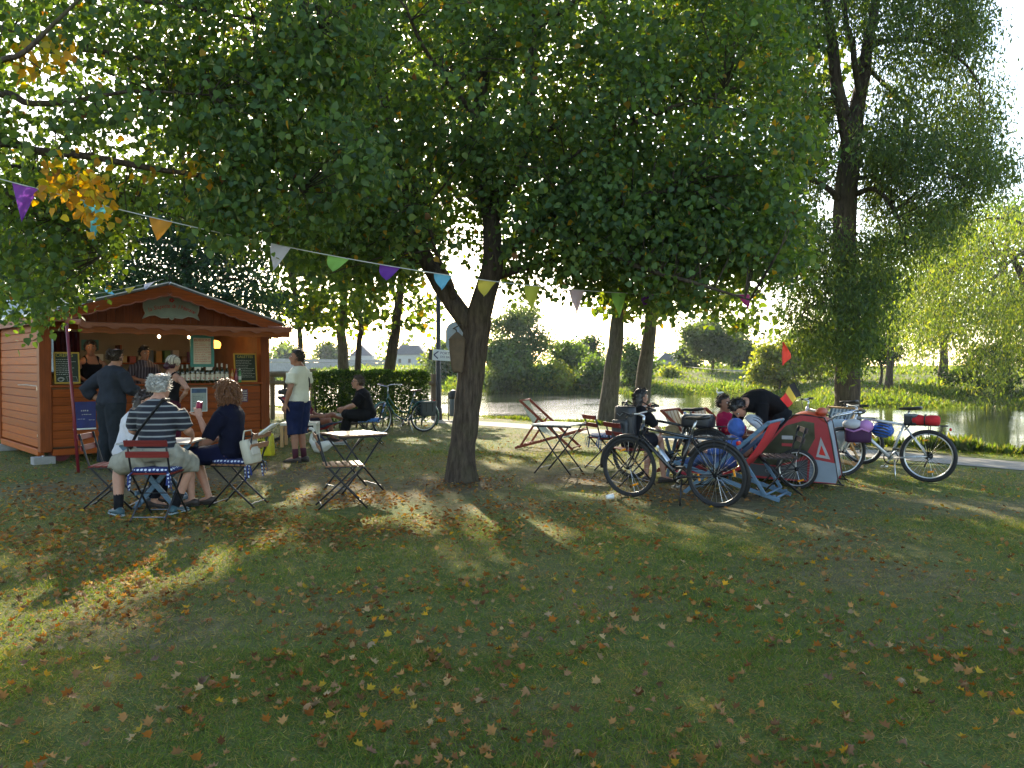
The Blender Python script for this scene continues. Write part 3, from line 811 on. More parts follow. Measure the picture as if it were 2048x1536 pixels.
leaf_cloud('crown', P, rg.uniform(.14, .26, nP), palette(nP, [(.085, .135, .026), (.060, .10, .026), (.13, .165, .032), (.04, .075, .024)], [3, 3, 2, 3], rg), leafM, T, 'lance', 1.2, 334, out=(28, 44, 5)).location = -b0
# far backdrop wood: reads as one hazy mass along the horizon
rg = np.random.default_rng(5); pts = []
for k in range(150):
    u = rg.uniform(-1.0, 1.0); Y = rg.uniform(170, 330); x = u * Y
    if -.36 < u < -.15 and rg.uniform() < .75: continue
    if -.14 < u < .30: Y = rg.uniform(260, 380); x = u * Y
    h = rg.uniform(4, 9) * (1.5 if u > .3 else 1)
    if u < -.4 or u > .42: h *= 1.5
    pts.append(sample_ell((x, Y, 1 + h * .45), (h * .8, h * .6, h * .6), 90, rg, .5, .6))
P = np.concatenate(pts); N = len(P)
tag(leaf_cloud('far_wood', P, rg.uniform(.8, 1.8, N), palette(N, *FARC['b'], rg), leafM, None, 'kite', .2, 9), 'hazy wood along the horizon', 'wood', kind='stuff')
# bank vegetation: weeds and reeds on the far bank and along the near edge
NW = 75000
us = rg.uniform(-.75, .75, NW); t = np.where(rg.uniform(size=NW) < .55, rg.exponential(3.0, NW), rg.uniform(0, 42, NW)); Yf = np.interp(us, FAR_U, FAR_Y) + t - .8
x = us * Yf; z = ground_z(x, Yf); P = np.stack([x, Yf, z], 1)[Yf < 170]
cl = np.array([noise.noise((p[0] * .25, p[1] * .25, 0)) for p in P])
sz = (.20 + .42 * np.clip(cl + .25, 0, 1)) * rg.uniform(.5, 1.3, len(P)) * np.where(P[:, 1] > 90, 1.5, 1)
colr = palette(len(P), [(.055, .10, .022), (.085, .13, .028), (.04, .08, .022), (.12, .14, .045)], [3, 3, 2, 1], rg) * (1 + .5 * cl)[:, None]
tag(leaf_cloud('bank_weeds', P, sz, colr, leafM, None, 'lance', -1.1, 10), 'lush weeds covering the far river bank', 'weeds', kind='stuff')
xs = rg.uniform(-14, 13, 14000); s = np.abs(rg.normal(0, .55, 14000)) ; ys = path_y(xs) + 2.3 + s * 1.1
P = np.stack([xs, ys, ground_z(xs, ys)], 1)
hh = np.array([noise.noise((p[0] * .7, p[1] * .7, 4)) for p in P])
sz = np.where(xs > 5.5, .16 + .34 * np.clip(hh + .15, 0, 1), .07 + .10 * np.clip(hh + .1, 0, 1)) * rg.uniform(.6, 1.3, len(P))
tag(leaf_cloud('bank_reeds', P, sz, palette(len(P), [(.045, .080, .020), (.065, .10, .026), (.11, .12, .04)], [3, 2, 1], rg), leafM, None, 'lance', -1.8, 12), 'long grass and reeds along the near water edge', 'reeds', kind='stuff')
# ================================================================ kiosk
def woodmat(name, col, rough=.5, var=.28, axis='x', perobj=.12, coat=0.0):
    st = {'x': (.6, 9, 9), 'y': (9, .6, 9), 'z': (9, 9, .6)}[axis]
    return mat(name, col, rough, 0, var, 5, .0015, 30, st, .16, 0, coat, perobj=perobj)
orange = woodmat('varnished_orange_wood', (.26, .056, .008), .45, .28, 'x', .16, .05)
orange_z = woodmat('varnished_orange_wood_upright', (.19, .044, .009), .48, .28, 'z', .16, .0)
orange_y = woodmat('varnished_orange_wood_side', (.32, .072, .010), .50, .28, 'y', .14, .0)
pinkwood = woodmat('faded_pink_trim', (.27, .105, .065), .55, .12, 'x', .05)
beige = mat('beige_panel', (.30, .25, .16), .7, var=.1, scale=3)
roofm = mat('grey_roof_felt', (.16, .165, .17), .85, var=.2, scale=12, bump=.003)
whitem = mat('white_metal', (.72, .73, .74), .4, var=.06)
blackm = mat('black_steel', (.014, .014, .016), .42, metal=.3, var=.2, scale=20)
steel = mat('bright_steel', (.62, .62, .63), .28, metal=1, var=.08)
redpaint = mat('dark_red_paint', (.17, .012, .022), .42, var=.12)
concrete = mat('concrete_block', (.28, .275, .26), .95, var=.2, bump=.004)
chalk_g = mat('chalkboard_green', (.020, .034, .022), .8, var=.25, scale=10)
chalk_y = mat('yellow_chalk', (.42, .38, .08), .9, var=.1)
chalk_w = mat('white_chalk', (.45, .46, .42), .9, var=.2)
paper = mat('white_paper', (.72, .72, .68), .85, var=.04)
yellow_fr = woodmat('yellow_wood_edge', (.42, .27, .05), .5, .1)
teal = mat('teal_paint', (.03, .22, .20), .5, var=.1)
redink = mat('red_ink', (.45, .03, .03), .7)
navyink = mat('navy_ink', (.02, .03, .10), .7)
HR = R(43); HO = Vector((-7.15, 12.1, 0))
HUT = thing('wooden_kiosk', 'orange varnished wooden food kiosk with scalloped awning under the trees at the left', 'kiosk', HO, HR)
W, D, Z0, ZC, ZE, ZA = 3.72, 3.0, .22, 1.20, 2.28, 2.83
X3 = Vector((1, 0, 0)); Y3 = Vector((0, 1, 0)); Z3 = Vector((0, 0, 1))
def roof_z(x): return ZE + (ZA - ZE) * (1 - abs(x - W / 2) / (W / 2))
# floor, shells
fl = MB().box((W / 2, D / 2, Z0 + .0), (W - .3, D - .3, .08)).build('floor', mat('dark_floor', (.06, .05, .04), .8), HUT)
# side wall planks (left visible, right too)
ph = .1275; npk = 16
shell = MB(); shell.box((.075, D / 2, (Z0 + ZE) / 2 + .01), (.02, D - .34, ZE - Z0 - .06)); lw = shell.build('left_wall', mat('inner_board', (.20, .10, .04), .7), HUT)
shell = MB(); shell.box((W - .075, D / 2, (Z0 + ZE) / 2 + .01), (.02, D - .34, ZE - Z0 - .06)); rw = shell.build('right_wall', mat('inner_board', (.2, .1, .04), .7), HUT)
pl = MB().box((0, 0, 0), (.034, D - .30, ph - .004), ch=.006).mesh('plank'); pl.materials.append(orange_y)
for k in range(npk):
    z = Z0 + .02 + ph * (k + .5)
    place('plank', pl, lw, (.045 + .003 * math.sin(k * 2.4), D / 2 + .0, z))
    place('plank', pl, rw, (W - .045, D / 2, z))
# front low wall
fw = MB().box((W / 2, .075, (Z0 + ZC) / 2), (W - .34, .02, ZC - Z0 - .04)).build('front_wall', MATS['inner_board'], HUT)
pf = MB().box((0, 0, 0), (W - .345, .032, ph - .005), ch=.006).mesh('plank'); pf.materials.append(orange)
k = 0; z = Z0 + .03
while z + ph < ZC - .01:
    place('plank', pf, fw, (W / 2, .045 + .002 * math.sin(k * 1.9), z + ph / 2)); z += ph; k += 1
MB().box((W / 2, .07, ZC - .012), (W - .31, .22, .035), ch=.006).build('counter', orange, HUT)
# posts
for x, y, nm in ((.085, .085, 'corner_post'), (W - .085, .085, 'corner_post'), (.085, D - .085, 'corner_post'), (W - .085, D - .085, 'corner_post')):
    MB().box((x, y, (Z0 - .04 + ZE) / 2), (.168, .168, ZE - Z0 + .04), ch=.01).build(nm, orange_z, HUT)
MB().box((W / 2, .05, Z0 - .05), (W - .35, .09, .10), ch=.008).build('sill_beam', orange, HUT)
MB().box((.05, D / 2, Z0 - .05), (.09, D - .35, .10), ch=.008).build('sill_beam', orange_y, HUT)
# lintel and gable boards (upright)
ZL = 2.12
gb = MB().box((W / 2, .075, ZL), (W - .345, .07, .10), ch=.006).build('lintel', orange, HUT)
gw = .1335; gx = .172
gab = MB().prism([(.18, ZL + .05), (W - .18, ZL + .05), (W - .18, roof_z(.18) - .05), (W / 2, ZA - .06), (.18, roof_z(.18) - .05)], (0, .10, 0), X3, Z3, Y3, .015).build('gable_wall', MATS['inner_board'], HUT)
while gx < W - .2:
    a, b_ = gx + .002, min(gx + gw - .002, W - .172); zt = [roof_z(a) - .03, roof_z(b_) - .03]
    poly = [(a, ZL + .052), (b_, ZL + .052), (b_, zt[1])] + ([(W / 2, ZA - .03)] if a < W / 2 < b_ else []) + [(a, zt[0])]
    MB().prism(poly, (0, .092, 0), X3, Z3, -Y3, .024 + .003 * random.random()).build('board', orange_z, gab); gx += gw
# back wall with a window opening, cream inside
bw = MB(); yb_ = D - .06
for (x0, x1, z0, z1) in ((.17, .42, Z0, ZE), (.42, .92, Z0, 1.36), (.42, .92, 2.08, ZE), (.92, W - .17, Z0, ZE)):
    bw.box(((x0 + x1) / 2, yb_, (z0 + z1) / 2), (x1 - x0, .05, z1 - z0))
bw = bw.build('back_wall', beige, HUT)
wf = MB()
for (x, z, w_, h) in ((.42, 1.72, .04, .72), (.92, 1.72, .04, .72), (.67, 1.37, .54, .04), (.67, 2.07, .54, .04), (.67, 1.72, .03, .7)):
    wf.box((x, yb_ - .035, z), (w_, .03, h))
wo = wf.build('window', whitem, HUT)
glass = mat('window_glass', (.9, .95, .95), .05, var=0, trans=1.0)
MB().box((.67, yb_, 1.72), (.48, .006, .68)).build('pane', glass, wo)
cur = MB(); n = 16
Lc = [Vector((.86 + .44 * i / n, D - .17 + .03 * math.sin(i * 2.1), 2.14)) for i in range(n + 1)]
Rc = [Vector((p.x + .02 * math.sin(p.x * 40), p.y + .012 * math.sin(p.x * 30), 1.30)) for p in Lc]
cur.ribbon(Lc, Rc)
cu = cur.build('curtain', mat('maroon_cloth', (.07, .006, .018), .9, var=.2), HUT); cu.modifiers.new('s', 'SOLIDIFY').thickness = .004
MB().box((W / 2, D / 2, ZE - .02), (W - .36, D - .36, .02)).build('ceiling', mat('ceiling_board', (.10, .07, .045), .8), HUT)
# roof
for sgn in (-1, 1):
    xe = W / 2 + sgn * (W / 2 + .14); ze = roof_z(0) - .14 * (ZA - ZE) / (W / 2)
    a = Vector((W / 2 + sgn * .002, 0, ZA)); e = Vector((xe, 0, ze)); u = (e - a).normalized(); nrm = Vector((-u.z * sgn, 0, u.x * sgn))
    L_ = (e - a).length
    rf = MB(); rf.prism([(0, 0), (L_, 0), (L_, .03), (0, .03)], a + Vector((0, -.22, 0)) + nrm * .012, u, nrm, Y3, D + .4)
    ro = rf.build('roof', roofm, HUT)
    ed = MB(); ed.prism([(0, .026), (L_ + .012, .026), (L_ + .012, .044), (0, .044)], a + Vector((0, -.238, 0)) + nrm * .012, u, nrm, Y3, .05)
    ed.box(e + Vector((.012 * sgn, D / 2 - .01, .03)), (.02, D + .36, .05)); ed.build('roof_edging', whitem, ro)
    # scalloped bargeboard
    n = 66; top = [(L_ * i / n, 0.004) for i in range(n + 1)]
    bot = [(L_ * i / n, -.135 - .024 * abs(math.sin(math.pi * (L_ * i / n) / .20))) for i in range(n + 1)]
    bb = MB(); bb.prism(top + bot[::-1], a + Vector((0, -.205, 0)), u, nrm, -Y3, .024)
    bb.build('bargeboard', orange, HUT)
    tr_ = MB(); tr_.tube([a + u * x + nrm * (y_ - .004) + Vector((0, -.226, 0)) for x, y_ in bot], .012, 6); tr_.build('trim', pinkwood, HUT)
# eave boards at the sides
MB().box((-.10, D / 2, ZE - .085), (.024, D + .36, .14), ch=.004).build('eave_board', pinkwood, HUT)
MB().box((W + .10, D / 2, ZE - .085), (.024, D + .36, .14), ch=.004).build('eave_board', pinkwood, HUT)
# awning: hinged shutter with two scalloped valances
ax0, ax1, ay, az0, az1 = .30, 3.62, -1.02, 2.17, 2.10
aw = MB(); u = Vector((0, ay, az1 - az0)); ul = u.length; u = u.normalized(); nn = X3.cross(u)
aw.prism([(0, 0), (ax1 - ax0, 0), (ax1 - ax0, ul), (0, ul)], (ax0, .02, az0), X3, u, -nn, .028)
awn = aw.build('awning', woodmat('awning_board', (.27, .085, .028), .5, .2, 'x', .05), HUT)
def scallop(y, zt, h, amp, per, m_, nm, th=.02, x0=ax0, x1=ax1):
    n = int((x1 - x0) / .02); top_ = [(x0 + (x1 - x0) * i / n, zt) for i in range(n + 1)]
    bo = [(x, zt - h - amp * max(0, math.sin(2 * math.pi * (x - x0) / per))) for x, _ in top_]
    MB().prism(top_ + bo[::-1], (0, y, 0), X3, Z3, Y3, th).build(nm, m_, awn)
scallop(ay - .024, az1 + .035, .055, .035, .37, pinkwood, 'valance')
scallop(ay + .05, az1 - .003, .105, .018, .37, MATS['awning_board'], 'valance')
for x in (ax0 + .03, ax1 - .03):
    MB().bar((x, .0, az0 + .045), (x, ay, az1 + .045), .04, .05, ch=.004).build('awning_arm', pinkwood, awn)
gp = HUT_inv = Matrix.Rotation(-HR, 4, 'Z') @ Matrix.Translation(-HO)
pole = gp @ G(157, 946)
MB().tube([pole, Vector((pole.x - .02, ay + .05, az1 + .02))], .022, 10).build('awning_pole', redpaint, HUT, smooth=True)
# jacks, blocks and a drawbar wheel under the floor
for x, y in ((.06, .10), (W - .1, .12), (.1, D - .2), (W - .1, D - .2)):
    MB().box((x, y, .055), (.30, .20, .12), ch=.008).build('support_block', concrete, HUT)
    MB().tube([(x, y, .11), (x, y, Z0 - .09)], .018, 8).build('jack', steel, HUT, smooth=True)
wh = MB(); wh.tube([(.34, .25 + .0, .15 + 0)] + [(.34, .42, .15)], .145, 18); wh.build('wheel', redpaint, HUT, smooth=True, sharp=40)
# hinges on the corner
for z in (2.05, 1.15, .42):
    MB().box((.026, .23, z), (.012, .10, .05)).build('hinge', steel, HUT)
MB().tube([(.018, .2, 1.19), (.016, .9, 1.2), (.016, 1.5, 1.19)], .006, 6).build('rope', chalk_w, HUT)
# name board
sx0 = 1.98; sz0 = 2.47
half = [(0, .215), (.10, .20), (.22, .165), (.33, .17), (.42, .18), (.455, .10), (.46, 0), (.44, -.07), (.425, -.10), (.47, -.19), (.36, -.135), (.27, -.125), (.17, -.17), (.08, -.165), (.045, -.15), (.03, -.18), (0, -.195)]
poly = [(x, z) for x, z in half] + [(-x, z) for x, z in half[-2:0:-1]]
poly = poly[::-1]
nb = MB().prism(poly, (sx0, .045, sz0), X3, Z3, -Y3, .022).build('name_board', mat('grey_green_paint', (.25, .31, .25), .6, var=.15), HUT)
MB().tube([(sx0 + x * 1.0, .024, sz0 + z) for x, z in poly], .008, 6, closed=True).build('board_edge', mat('board_edge_pale', (.40, .36, .28), .6), nb)
for i, ch in enumerate('la Soupette de l\'Hermine'):
    if ch == ' ': continue
    t = (i - 11.5) / 11.5
    text(ch, .095, redink, nb, (sx0 + t * .375, .0215, sz0 + .035 - .085 * t * t), (R(90), 0, 0), ext=.0008, shear=.25).rotation_euler[1] = .42 * t
for k in range(5):
    a = k * 1.2566; MB().ell((sx0 + .028 * math.cos(a), .022, sz0 + .135 + .022 * math.sin(a)), (.02, .004, .015), 8, 5).build('flower_motif', redink, nb)
# boards and posters fixed on the front
def board(x, z, w, h, face, fr, nm, y=-.0, tilt=0, frame=.022):
    o = MB().box((0, 0, 0), (w, .018, h), ch=.003).build(nm, face, HUT, loc=(x, y, z), rot=(tilt, 0, 0))
    if fr:
        f = MB()
        for (dx, dz, a, b_) in ((-w / 2, 0, frame, h + frame), (w / 2, 0, frame, h + frame), (0, -h / 2, w - frame, frame), (0, h / 2, w - frame, frame)):
            f.box((dx, -.005, dz), (a, .026, b_))
        f.build('frame', fr, o)
    return o
def scribble(o, lines, w, m_, y=-.0105):
    for (z, x0, x1, s) in lines:
        q = MB(); x = x0
        while x < x1:
            l_ = random.uniform(.012, .03); zz = z + random.uniform(-.002, .002)
            q.box((x + l_ / 2, y, zz), (l_, .0015, s)); x += l_ + random.uniform(.004, .012)
        q.build('lettering', m_, o)
bo = board(.40, 1.47, .34, .47, chalk_g, yellow_fr, 'chalkboard', y=.10, tilt=-.10)
text('CREPES', .075, chalk_y, bo, (-.03, -.0105, .195), (R(90), 0, 0), ext=.0006)
scribble(bo, [(.13 - .033 * k, -.15, random.uniform(.0, .14), .007) for k in range(8)], .3, chalk_w)
q = MB(); q.tube([(-.09 + .05 * math.cos(a * .4) * (1 - a * .012), -.011, -.18 + .036 * math.sin(a * .4) * (1 - a * .012)) for a in range(40)], .0025, 4); q.build('spiral_drawing', chalk_w, bo)
q = MB()
for a, b_ in (((-.01, -.135), (.13, -.14)), ((.13, -.14), (.145, -.215)), ((.145, -.215), (.005, -.21)), ((.005, -.21), (-.01, -.135))):
    q.bar((a[0], -.011, a[1]), (b_[0], -.011, b_[1]), .003, .003)
q.build('box_drawing', chalk_w, bo)
bo = board(3.30, 1.47, .40, .49, chalk_g, yellow_fr, 'chalkboard', y=.11, tilt=-.10)
text('GALETTES', .066, chalk_y, bo, (0, -.0105, .195), (R(90), 0, 0), ext=.0006)
scribble(bo, [(.13 - .03 * k, -.17, random.uniform(.03, .17), .006) for k in range(11)], .3, chalk_w)
bo = board(2.50, 1.76, .36, .50, mat('menu_paper', (.55, .50, .40), .8), teal, 'menu_board', y=.06, frame=.05)
text('BOISSONS', .062, redink, bo, (0, -.0105, .185), (R(90), 0, 0), ext=.0006)
scribble(bo, [(.12 - .03 * k, -.13, .06 + .03 * (k % 3), .007) for k in range(11)], .3, redink)
scribble(bo, [(.12 - .03 * k, .105, .145, .007) for k in range(11)], .3, redink)
for x in (2.42, 2.62): board(x, 1.455, .11, .055, paper, None, 'price_card', y=.06)
bo = board(.62, .72, .33, .44, mat('blue_poster', (.012, .022, .14), .5, var=.35, scale=7), None, 'poster', y=.018)
scribble(bo, [(.08, -.05, .05, .02), (.02, -.04, .08, .01), (-.05, -.10, -.02, .008), (-.07, .06, .12, .008)], .3, MATS['white_chalk'])
MB().box((0, -.0105, -.205), (.33, .002, .022)).build('white_strip', paper, bo)
bo = board(2.42, .92, .27, .40, mat('pale_poster', (.34, .42, .40), .5, var=.15, scale=9), whitem, 'poster', y=.018, frame=.012)
MB().box((0, -.0105, .155), (.255, .002, .075)).build('poster_heading', mat('poster_blue', (.04, .10, .22), .5, var=.4, scale=10), bo)
scribble(bo, [(.06 - .03 * k, -.1, .05, .006) for k in range(7)], .3, navyink)
bo = board(3.18, .97, .24, .23, mat('purple_panel', (.11, .045, .10), .7), None, 'notice', y=.018)
scribble(bo, [(.08 - .04 * k, -.1, .1, .022) for k in range(5)], .3, MATS['white_chalk'])
# lamps inside
bulb = mat('lit_bulb', (1, .72, .36), .4, var=0, emit=9)
shade = mat('glowing_lamp_shade', (1, .42, .06), .5, var=.05, emit=1.6)
def bulb_at(px, py, y, en=.7):
    d = gp @ Vector((0, 0, CAM_H)); e = gp @ AT(px, py, 10); t = (y - d.y) / (e.y - d.y); p = d.lerp(e, t)
    T = thing('light_bulb', None, 'lamp', HO + Matrix.Rotation(HR, 3, 'Z') @ p); 
    MB().ell((0, 0, 0), (.024, .024, .030), 10, 7).build('bulb', bulb, T, smooth=True)
    MB().tube([(0, 0, .026), (0, 0, .055)], .013, 8).build('socket', blackm, T)
    MB().tube([(0, 0, .05), (0, 0, .16)], .004, 5).build('cable', blackm, T)
    l = bpy.data.lights.new('bulb_light', 'POINT'); l.energy = en; l.color = (1, .68, .34); l.shadow_soft_size = .03
    lo = bpy.data.objects.new('bulb_light', l); COL.objects.link(lo); lo.parent = T; lo.location = (0, 0, -.045)
    return T
bulb_at(318, 673, .75)['label'] = 'small lit bulb hanging above the plaid-shirted seller'
bulb_at(378, 674, .75)['label'] = 'small lit bulb at the left edge of the teal menu board'
bulb_at(138, 657, .55)['label'] = 'warm lit bulb beside the maroon curtain at the left of the kiosk opening'
p = Vector((3.02, .9, 1.88)); T = thing('hanging_lamp', 'glowing amber lamp shade inside the kiosk right of the menu board', 'lamp', HO + Matrix.Rotation(HR, 3, 'Z') @ p, HR)
MB().lathe([(.05, .10), (.12, .085), (.155, .05), (.16, 0), (.14, -.03), (.15, -.05)], 20).build('shade', shade, T, smooth=True)
MB().tube([(0, 0, .1), (0, 0, .35)], .005, 5).build('cable', blackm, T)
l = bpy.data.lights.new('shade_light', 'POINT'); l.energy = .6; l.color = (1, .5, .15); l.shadow_soft_size = .08
lo = bpy.data.objects.new('shade_light', l); COL.objects.link(lo); lo.parent = T; lo.location = (0, 0, -.12)
# back shelves with stock
sh = MB()
for z in (1.15, 1.55): sh.box((2.7, D - .28, z), (1.5, .3, .03))
sh.box((1.95, D - .28, 1.1), (.03, .3, 1.6)).box((3.45, D - .28, 1.1), (.03, .3, 1.6)); sh.build('shelf', orange, HUT)
stockc = [mat('stock_%d' % i, c, .5) for i, c in enumerate([(.4, .3, .12), (.3, .05, .04), (.5, .45, .35), (.06, .12, .2), (.35, .2, .04), (.08, .2, .07), (.5, .5, .5), (.15, .08, .04), (.35, .12, .2)])]
for k in range(18):
    x = 2.02 + (k % 9) * .165; z = 1.165 if k < 9 else 1.565; h = random.uniform(.12, .3)
    tag(MB().box((0, 0, h / 2), (.12, .16, h), ch=.008).build('carton', stockc[k % 9], None, loc=HO + Matrix.Rotation(HR, 3, 'Z') @ Vector((x, D - .28, z)), rot=(0, 0, HR)), '%s carton on the %s shelf inside the kiosk' % (['ochre', 'red', 'cream', 'slate blue', 'mustard', 'green', 'white', 'dark brown', 'rose'][k % 9], 'lower' if k < 9 else 'upper'), 'carton', 'cartons on the back shelves')
# wall pictures inside
for k, (x, z, w_, h) in enumerate([(1.5, 1.9, .3, .2), (1.62, 1.66, .22, .14), (1.2, 1.5, .3, .12), (1.9, 1.75, .12, .16), (1.75, 1.45, .25, .14)]):
    MB().box((x, yb_ - .032, z), (w_, .012, h)).build('wall_card', [teal, paper, blackm, yellow_fr, MATS['poster_blue']][k], HUT)
# bottles along the counter
glassb = mat('dark_bottle_glass', (.020, .030, .012), .12, var=.1, spec=.6, coat=.3)
labm = mat('bottle_label', (.62, .60, .52), .7, var=.12, scale=30)
capm = mat('bottle_foil', (.45, .45, .42), .4, var=.1)
body = MB().lathe([(.034, 0), (.038, .006), (.038, .19), (.034, .215), (.018, .245), (.0135, .27), (.0135, .315)], 16).mesh('body', True); body.materials.append(glassb)
lab_ = MB().lathe([(.0386, .05), (.0392, .052), (.0392, .15), (.0386, .152)], 16).mesh('label', True); lab_.materials.append(labm)
cap_ = MB().lathe([(.0148, .262), (.0152, .27), (.015, .325), (.0145, .327)], 12).mesh('foil', True); cap_.materials.append(capm)
motif = MB().box((0, -.0395, .085), (.02, .002, .016)).mesh('motif'); motif.materials.append(redink)
for k in range(11):
    p = HO + Matrix.Rotation(HR, 3, 'Z') @ Vector((2.08 + k * .086, .075 + .012 * math.sin(k * 3.1), ZC + .006))
    T = thing('wine_bottle', 'white-labelled wine bottle on the kiosk counter, %s' % ['first from the left', 'second from the left', 'third from the left', 'fourth from the left', 'fifth from the left', 'middle one', 'fifth from the right', 'fourth from the right', 'third from the right', 'second from the right', 'last on the right'][k], 'bottle', p, HR + random.uniform(-.3, .3), 'wine bottles on the kiosk counter', 1 + .05 * math.sin(k * 5))
    place('glass', body, T); place('paper_label', lab_, T); place('foil', cap_, T); place('motif', motif, T)
for k, (nm, c1, c2, lb) in enumerate([('soda_bottle', (.42, .22, .02), (.5, .12, .02), 'orange soda bottle on the kiosk counter right of the wine bottles'), ('soda_bottle', (.16, .01, .03), (.25, .05, .08), 'dark red soda bottle on the kiosk counter'), ('soda_bottle', (.05, .25, .07), (.6, .65, .6), 'green and white soda bottle next to the right chalkboard')]):
    p = HO + Matrix.Rotation(HR, 3, 'Z') @ Vector((3.02 + k * .07, .03, ZC + .006)); T = thing(nm, lb, 'bottle', p, 0, 'soda bottles on the kiosk counter')
    MB().lathe([(.024, 0), (.027, .01), (.027, .15), (.022, .18), (.012, .21), (.012, .235)], 14).build('body', mat('soda_%d' % k, c1, .3, coat=.3), T, smooth=True)
    MB().lathe([(.0275, .05), (.0278, .052), (.0278, .11), (.0275, .112)], 14).build('band', mat('sodaband_%d' % k, c2, .5), T, smooth=True)
    MB().lathe([(.0135, .226), (.0135, .246)], 10).build('cap', redink if k < 2 else whitem, T)
# camper roof behind the kiosk
cb = AT(8, 800, 17.6); cb.z = 0
T = thing('parked_camper', 'pale grey camper parked behind the kiosk at the left edge', 'camper', cb, R(20))
camp = mat('camper_grey', (.42, .45, .46), .4, var=.05, coat=.2)
rings = []
for (z, hx, hy) in ((.35, 2.0, .92), (.5, 2.05, .96), (1.6, 2.05, .98), (2.6, 1.95, .95), (2.86, 1.8, .86)):
    rings.append([Vector((hx * math.copysign(abs(math.cos(a)) ** .25, math.cos(a)), hy * math.copysign(abs(math.sin(a)) ** .25, math.sin(a)), z)) for a in [2 * math.pi * (i + .5) / 24 for i in range(24)]])
MB().loft(rings).build('body', camp, T, smooth=True, sharp=40)
MB().box((0, 0, 2.88), (2.6, 1.2, .06), ch=.02).build('roof_panel', whitem, T)
for x in (-.9, .7): MB().box((x, -.985, 1.9), (.8, .03, .5), ch=.01).build('window', mat('dark_glass', (.02, .03, .035), .1), T)
for x in (-1.3, 1.3):
    for y in (-.8, .8): MB().tube([(x, y - .09, .32), (x, y + .09, .32)], .32, 18).build('wheel', blackm, T, smooth=True, sharp=40)

# ================================================================ buntings
FC = {'violet': (.20, .05, .33), 'turquoise': (.10, .42, .48), 'orange': (.60, .27, .03), 'white': (.62, .60, .66), 'green': (.27, .55, .12), 'purple': (.16, .04, .35), 'blue': (.14, .45, .62), 'yellow': (.52, .44, .06), 'lime': (.42, .45, .05), 'pink': (.55, .42, .48), 'magenta': (.30, .02, .16)}
def clothmat(c):
    nm = 'pennant_' + c
    if nm in MATS: return MATS[nm]
    m, nt, b = newmat(nm); b.inputs['Base Color'].default_value = (*FC[c], 1); b.inputs['Roughness'].default_value = .7
    n = _noise(nt, 14, 3, _coord(nt)); _bump(nt, n.outputs[0], .5, .01, b)
    tr = nt.nodes.new('ShaderNodeBsdfTranslucent'); tr.inputs['Color'].default_value = (*[min(1, x * 1.2) for x in FC[c]], 1)
    mx = nt.nodes.new('ShaderNodeMixShader'); mx.inputs[0].default_value = .45
    nt.links.new(b.outputs[0], mx.inputs[1]); nt.links.new(tr.outputs[0], mx.inputs[2])
    nt.links.new(mx.outputs[0], nt.nodes['Material Output'].inputs['Surface']); MATS[nm] = m; return m
def pennant(T, a, b_, h, col, sway, curl, off, fold=0.0):
    a, b_ = Vector(a), Vector(b_); n, k = 8, 8; v = []; f = []
    ex = (b_ - a); side = Vector((-ex.y, ex.x, 0)).normalized()
    for j in range(k + 1):
        t = j / k
        for i in range(n + 1):
            s = i / n; c = .5 + (s - .5) * (1 - t) + sway[0] * t * .5
            p = a.lerp(b_, 0) + ex * c + Vector((0, 0, -h * t * (1 - .25 * curl * t)))
            p += side * (sway[1] * t * t + .03 * curl * math.sin(t * 4 + s * 2) + .012 * math.sin(s * 6 + t * 5))
            v.append(p - off)
    for j in range(k):
        for i in range(n): f.append((j * (n + 1) + i, j * (n + 1) + i + 1, (j + 1) * (n + 1) + i + 1, (j + 1) * (n + 1) + i))
    o = MB().add(v, f).build('pennant', clothmat(col), T, smooth=True); o['label'] = col + ' cloth pennant'
    return o
strm = mat('pale_string', (.5, .5, .45), .8)
o0 = STR_A.copy()
T = thing('bunting', 'long bunting of coloured pennants strung across the picture between the trees', 'bunting', o0)
MB().tube([string_pt(t) - o0 for t in np.linspace(0, 1, 60)], .0045, 5).build('string', strm, T)
_tx = np.linspace(0, 1, 800); _px, _ = project(np.array([tuple(string_pt(t)) for t in _tx]))
for (x0, x1, hpx, c, sw, cl) in [(24, 76, 76, 'violet', (-.3, .03), .1), (166, 216, 78, 'turquoise', (-.25, .02), .1), (298, 346, 50, 'orange', (-.3, .05), .5), (540, 582, 56, 'white', (-.6, .05), .3),
                                 (656, 700, 46, 'green', (-1.0, -.10), .9), (760, 802, 44, 'purple', (-.9, -.10), .9), (868, 906, 38, 'blue', (-.5, -.05), .5), (958, 994, 44, 'yellow', (-1.0, -.08), .8), (1048, 1082, 56, 'lime', (-.1, .02), .2),
                                 (1138, 1170, 50, 'pink', (0, .02), .2), (1222, 1254, 52, 'green', (.1, .02), .2), (1284, 1310, 30, 'purple', (-.5, .05), .5), (1434, 1452, 38, 'lime', (-.8, .10), .4), (1478, 1502, 34, 'magenta', (.8, .05), .6)]:
    a = string_pt(float(np.interp(x0, _px, _tx))); b_ = string_pt(float(np.interp(x1, _px, _tx)))
    pennant(T, a, b_, hpx / FPX * a.y, c, sw, cl, o0)
